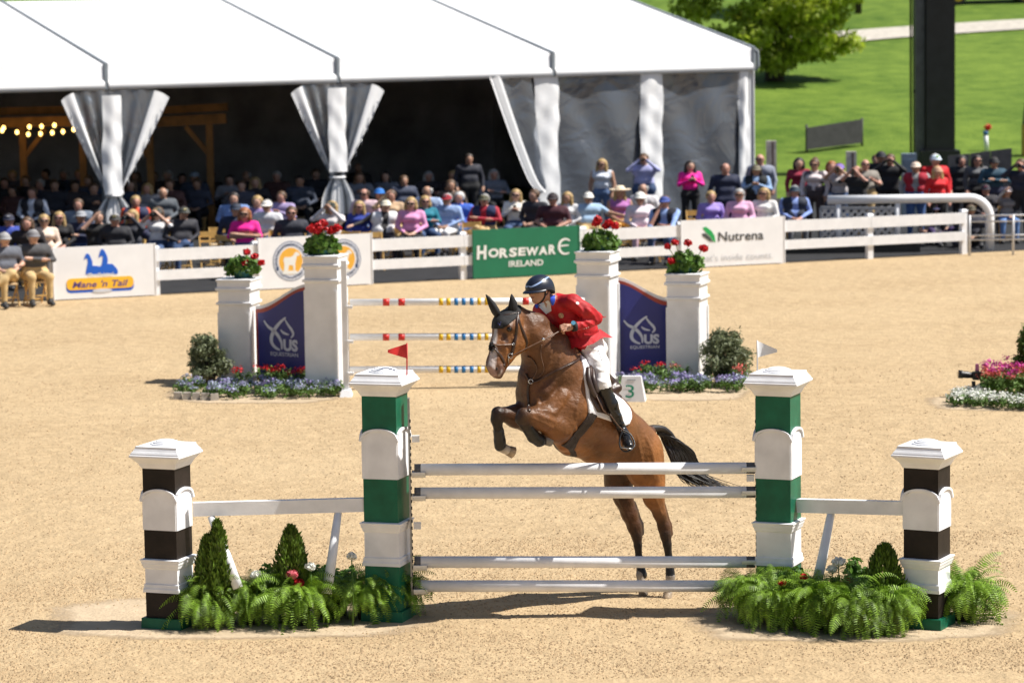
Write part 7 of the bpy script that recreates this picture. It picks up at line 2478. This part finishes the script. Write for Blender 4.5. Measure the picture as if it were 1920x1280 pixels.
for b_, yw_, lb, s_ in allc:
    w_ = lb.split()
    lb = ' '.join(w_[:16])
    root = thing('folding_chair', lb, 'chair', b_ + Vector((0, 0, .0)), 'wooden folding chairs', yw_, keep_world=False)
    # a seated person's hips rest just over the seat
    if proto is None:
        chair_parts(root)
        proto = root
    else:
        for ch in proto.children:
            c = ch.copy()
            COL.objects.link(c)
            c.parent = root
# =================================================================== BEHIND THE CROWD
def on_hill(px_, py_, y0=88, y1=200):
    best = None
    for Y in np.linspace(y0, y1, 900):
        p = W(px_, py_, Y)
        e = abs(p.z - hill_z(p.x, p.y))
        if best is None or e < best[0]:
            best = (e, p)
    return Vector((best[1].x, best[1].y, hill_z(best[1].x, best[1].y)))
# black lighting tower
TB = mat('tower_black', (.010, .010, .013), .5, .3, 3)
TG = mat('tower_grey', (.10, .10, .115), .45, .2, 3)
Yt = 95.0
b0 = W(1752, 330, Yt); b0.z = 0
tw = thing('lighting_tower', 'tall black tower column rising behind the standing crowd', 'tower', b0)
MB().box((b0.x + .14, Yt, 8), (.87, .8, 16)).build('column', TB, tw)
MB().box((b0.x - .46, Yt + .05, 8), (.28, .4, 16)).build('side_mast', TG, tw)
MB().tube([(b0.x - .72, Yt, 0), (b0.x - .74, Yt, 16)], .035, 8).build('cable', TB, tw)
MB().tube([(b0.x - .63, Yt, 0), (b0.x - .66, Yt - .02, 7), (b0.x - .65, Yt, 16)], .018, 6).build('cable', TB, tw)
MB().box((b0.x - .42, Yt - .05, 2.7), (.5, .06, .06)).build('bracket', TB, tw)
MB().box((b0.x + .12, Yt - .06, .45), (1.2, 1.0, .9)).build('base', TB, tw)
# panels, posts and stake on the hill
GP = mat('panel_dark_grey', (.045, .043, .047), .7, .15, 5, .2, 60)
pa = on_hill(1513, 288); pb = on_hill(1617, 275)
sgn = thing('dark_screen', 'dark grey screen panel standing on the grass hill', 'screen', (pa + pb) / 2)
za = W(1513, 240, pa.y).z; zb = W(1617, 224, pb.y).z
d = (pb - pa); nrm = Vector((-d.y, d.x, 0)).normalized() * .06
v = [pa + Vector((0, 0, .12)), pb + Vector((0, 0, .12)), Vector((pb.x, pb.y, zb)), Vector((pa.x, pa.y, za))]
MB().add(v + [q + nrm for q in v], [(0, 1, 2, 3), (7, 6, 5, 4), (0, 4, 5, 1), (1, 5, 6, 2), (2, 6, 7, 3), (3, 7, 4, 0)]).build('panel', GP, sgn)
for q in (pa, pb):
    MB().tube([q + Vector((0, .1, 0)), q + Vector((0, .1, za - pa.z + .1))], .04, 8).build('post', GP, sgn)
Yd = 80.5
sc2 = thing('dark_screen', 'low dark screen behind the crowd right of the tower', 'screen', W(1845, 340, Yd))
sc2.location.z = 0; INV[sc2.name] = Matrix.Translation(sc2.location).inverted()
for k, (xa, xb) in enumerate(((1778, 1818), (1819, 1857), (1858, 1897))):
    a, b = W(xa, 300, Yd), W(xb, 300, Yd)
    ta, tb_ = W(xa, 293 - 5 * k, Yd).z, W(xb, 288 - 5 * k, Yd).z
    v = [(a.x, Yd, .05), (b.x, Yd, .05), (b.x, Yd, tb_), (a.x, Yd, ta)]
    MB().add(v + [(q[0], q[1] + .05, q[2]) for q in v], [(0, 1, 2, 3), (7, 6, 5, 4), (0, 4, 5, 1), (1, 5, 6, 2), (2, 6, 7, 3), (3, 7, 4, 0)]).build('panel', mat('panel_grey_mesh', (.10, .095, .10), .7, .2, 5), sc2)
PWD = mat('weathered_post', (.52, .48, .44), .8, .2, 6, .3)
SLOT = mat('post_slot', (.10, .06, .05), .8)
for x, yt, lb in ((1446, 264, 'pale slotted post between the tent corner and the grass hill'), (1596, 284, 'grey slotted post behind the phone holding crowd')):
    Yp = 84.0
    c = W(x, yt, Yp)
    r0 = thing('slotted_post', lb, 'post', (c.x, Yp, 0))
    MB().box((c.x, Yp, c.z / 2), (.27, .2, c.z)).build('post', PWD, r0)
    MB().box((c.x + .03, Yp - .10, c.z - .6), (.05, .02, 1.15)).build('slot', SLOT, r0)
p = on_hill(1850, 283)
st = thing('marker_stake', 'white stake with blue band and red top on the grass', 'stake', p)
s_ = px_at(p.y)
MB().tube([p, p + Vector((-.03, 0, 30 / s_))], .075, 10).build('shaft', WHITE, st)
MB().tube([p + Vector((-.03, 0, 30 / s_)), p + Vector((-.035, 0, 38 / s_))], .085, 10).build('band', mat('stake_blue', (.05, .16, .42), .5), st)
V, F = leaf_cloud([p + Vector((.03, 0, 44 / s_))], [(.13, .1, .11)], 120, .05, 3, .1)
np_mesh('red_top', V, F, mat('stake_red', (.65, .03, .01), .5), st)
p = on_hill(1926, 292)
bt = thing('yellow_bin', 'dark and yellow container cut by the right picture edge', 'container', p)
MB().box(p + Vector((.08, 0, .5)), (.45, .45, 1.0)).build('body', mat('bin_yellow', (.42, .25, .02), .6), bt)
MB().box(p + Vector((.08, 0, 1.35)), (.42, .42, .68), top=.7).build('top', TB, bt)
# teal cabinet beside the tower
p = W(1704, 300, 78.0)
cb = thing('grey_cabinet', 'small blue grey cabinet left of the tower foot', 'cabinet', (p.x, 78.0, 0))
MB().box((p.x, 78.0, .85), (.36, .3, 1.7)).build('body', mat('cabinet_blue', (.20, .26, .34), .5), cb)
MB().box((p.x, 77.84, 1.3), (.28, .02, .5)).build('door', mat('cabinet_blue2', (.16, .21, .28), .5), cb)
# vehicle at the top edge
p = on_hill(1868, 8, 120, 200)
veh = thing('utility_vehicle', 'dark vehicle with yellow wheels cut by the top picture edge', 'vehicle', p)
VB = mat('vehicle_dark', (.02, .02, .024), .35, .2); VY = mat('wheel_yellow', (.70, .42, .02), .45)
MB().box(p + Vector((-.3, .8, .95)), (4.6, 1.7, .8)).build('body', VB, veh)
MB().box(p + Vector((-.1, .8, 1.7)), (2.4, 1.5, .75), top=.8).build('cabin', VB, veh)
for dx in (-1.75, 1.35):
    for dy in (-.02, 1.5):
        c = p + Vector((dx, dy, .38))
        wq = MB().tube([c + Vector((0, -.12, 0)), c + Vector((0, .12, 0))], .38, 18).build('tyre', VB, veh)
        MB().tube([c + Vector((0, -.135, 0)), c + Vector((0, -.12, 0))], .24, 14).build('rim', VY, wq)
MB().box(p + Vector((-2.3, -.06, .85)), (.3, .04, .14)).build('lamp', VY, veh)
# big tree behind the tent corner, and two slim trunks beyond
def tree(label, base, hgt, crown, n, size, seed, m, trunk_r, droop=0.0):
    root = thing('leafy_tree', label, 'tree', base)
    r = random.Random(seed)
    cs, rs = [], []
    tp = []
    for k in range(crown[3]):
        a_ = r.uniform(0, 6.283); q = r.random() ** .55
        z = r.uniform(-1, 1)
        w_ = math.sqrt(max(.05, 1 - z * z))
        c = base + Vector((crown[0] * q * w_ * math.cos(a_), crown[1] * q * w_ * math.sin(a_), hgt + crown[2] * z - droop * q * q))
        cs.append(tuple(c)); k2 = r.uniform(.55, 1.1)
        rs.append((crown[4] * k2, crown[4] * k2, crown[4] * .55 * k2))
    V, F = leaf_cloud(cs, rs, n, size, seed, .1, aspect=.6, up=.5)
    np_mesh('crown', V, F, m, root)
    top = base + Vector((0, 0, hgt + crown[2] * .4))
    tr = MB().tube([base, base + Vector((.05, 0, hgt * .35)), base + Vector((-.1, 0, hgt * .7)), top], [trunk_r, trunk_r * .8, trunk_r * .55, .05], 12).build('trunk', BARK, root)
    for k in range(0, min(14, len(cs))):
        s0 = base + Vector((0, 0, hgt * r.uniform(.35, .75)))
        e = Vector(cs[k])
        MB().tube([s0, s0.lerp(e, .5) + Vector((0, 0, .4)), e], [trunk_r * .3, trunk_r * .2, .03], 6).build('limb', BARK, tr)
    return root
LEAFT = mat('tree_leaf', (.42, .52, .05), .5, .35, 1.2, island=.5, trans=.55)
tb = on_hill(1452, 152)
tree('bright green spring tree behind the tent corner', tb, 5.0, (4.4, 3.2, 3.9, 84, 1.05), 30000, .14, 12, LEAFT, .38, droop=.6)
for x, y, lb in ((1553, 22, 'slim distant tree trunk under the leaf canopy edge'), (1609, 26, 'second slim distant trunk nearer the tower')):
    p = on_hill(x, y, 110, 190)
    tree(lb, p, 5.5, (2.2, 2.0, 2.4, 18, .95), 6000, .16, x, LEAFT, .16)
p = on_hill(1478, 138)
ps = thing('sign_pole', 'thin pale sign pole in front of the bright green tree', 'sign pole', p)
s_ = px_at(p.y)
MB().tube([p, p + Vector((-.06, 0, 92 / s_))], .045, 8).build('pole', mat('pole_pale', (.55, .58, .55), .5), ps)
MB().box(p + Vector((-.1, -.05, 78 / s_)), (.32, .03, .55)).build('plate', mat('plate_pale_green', (.45, .60, .52), .5), ps)
bpy.context.view_layer.update()
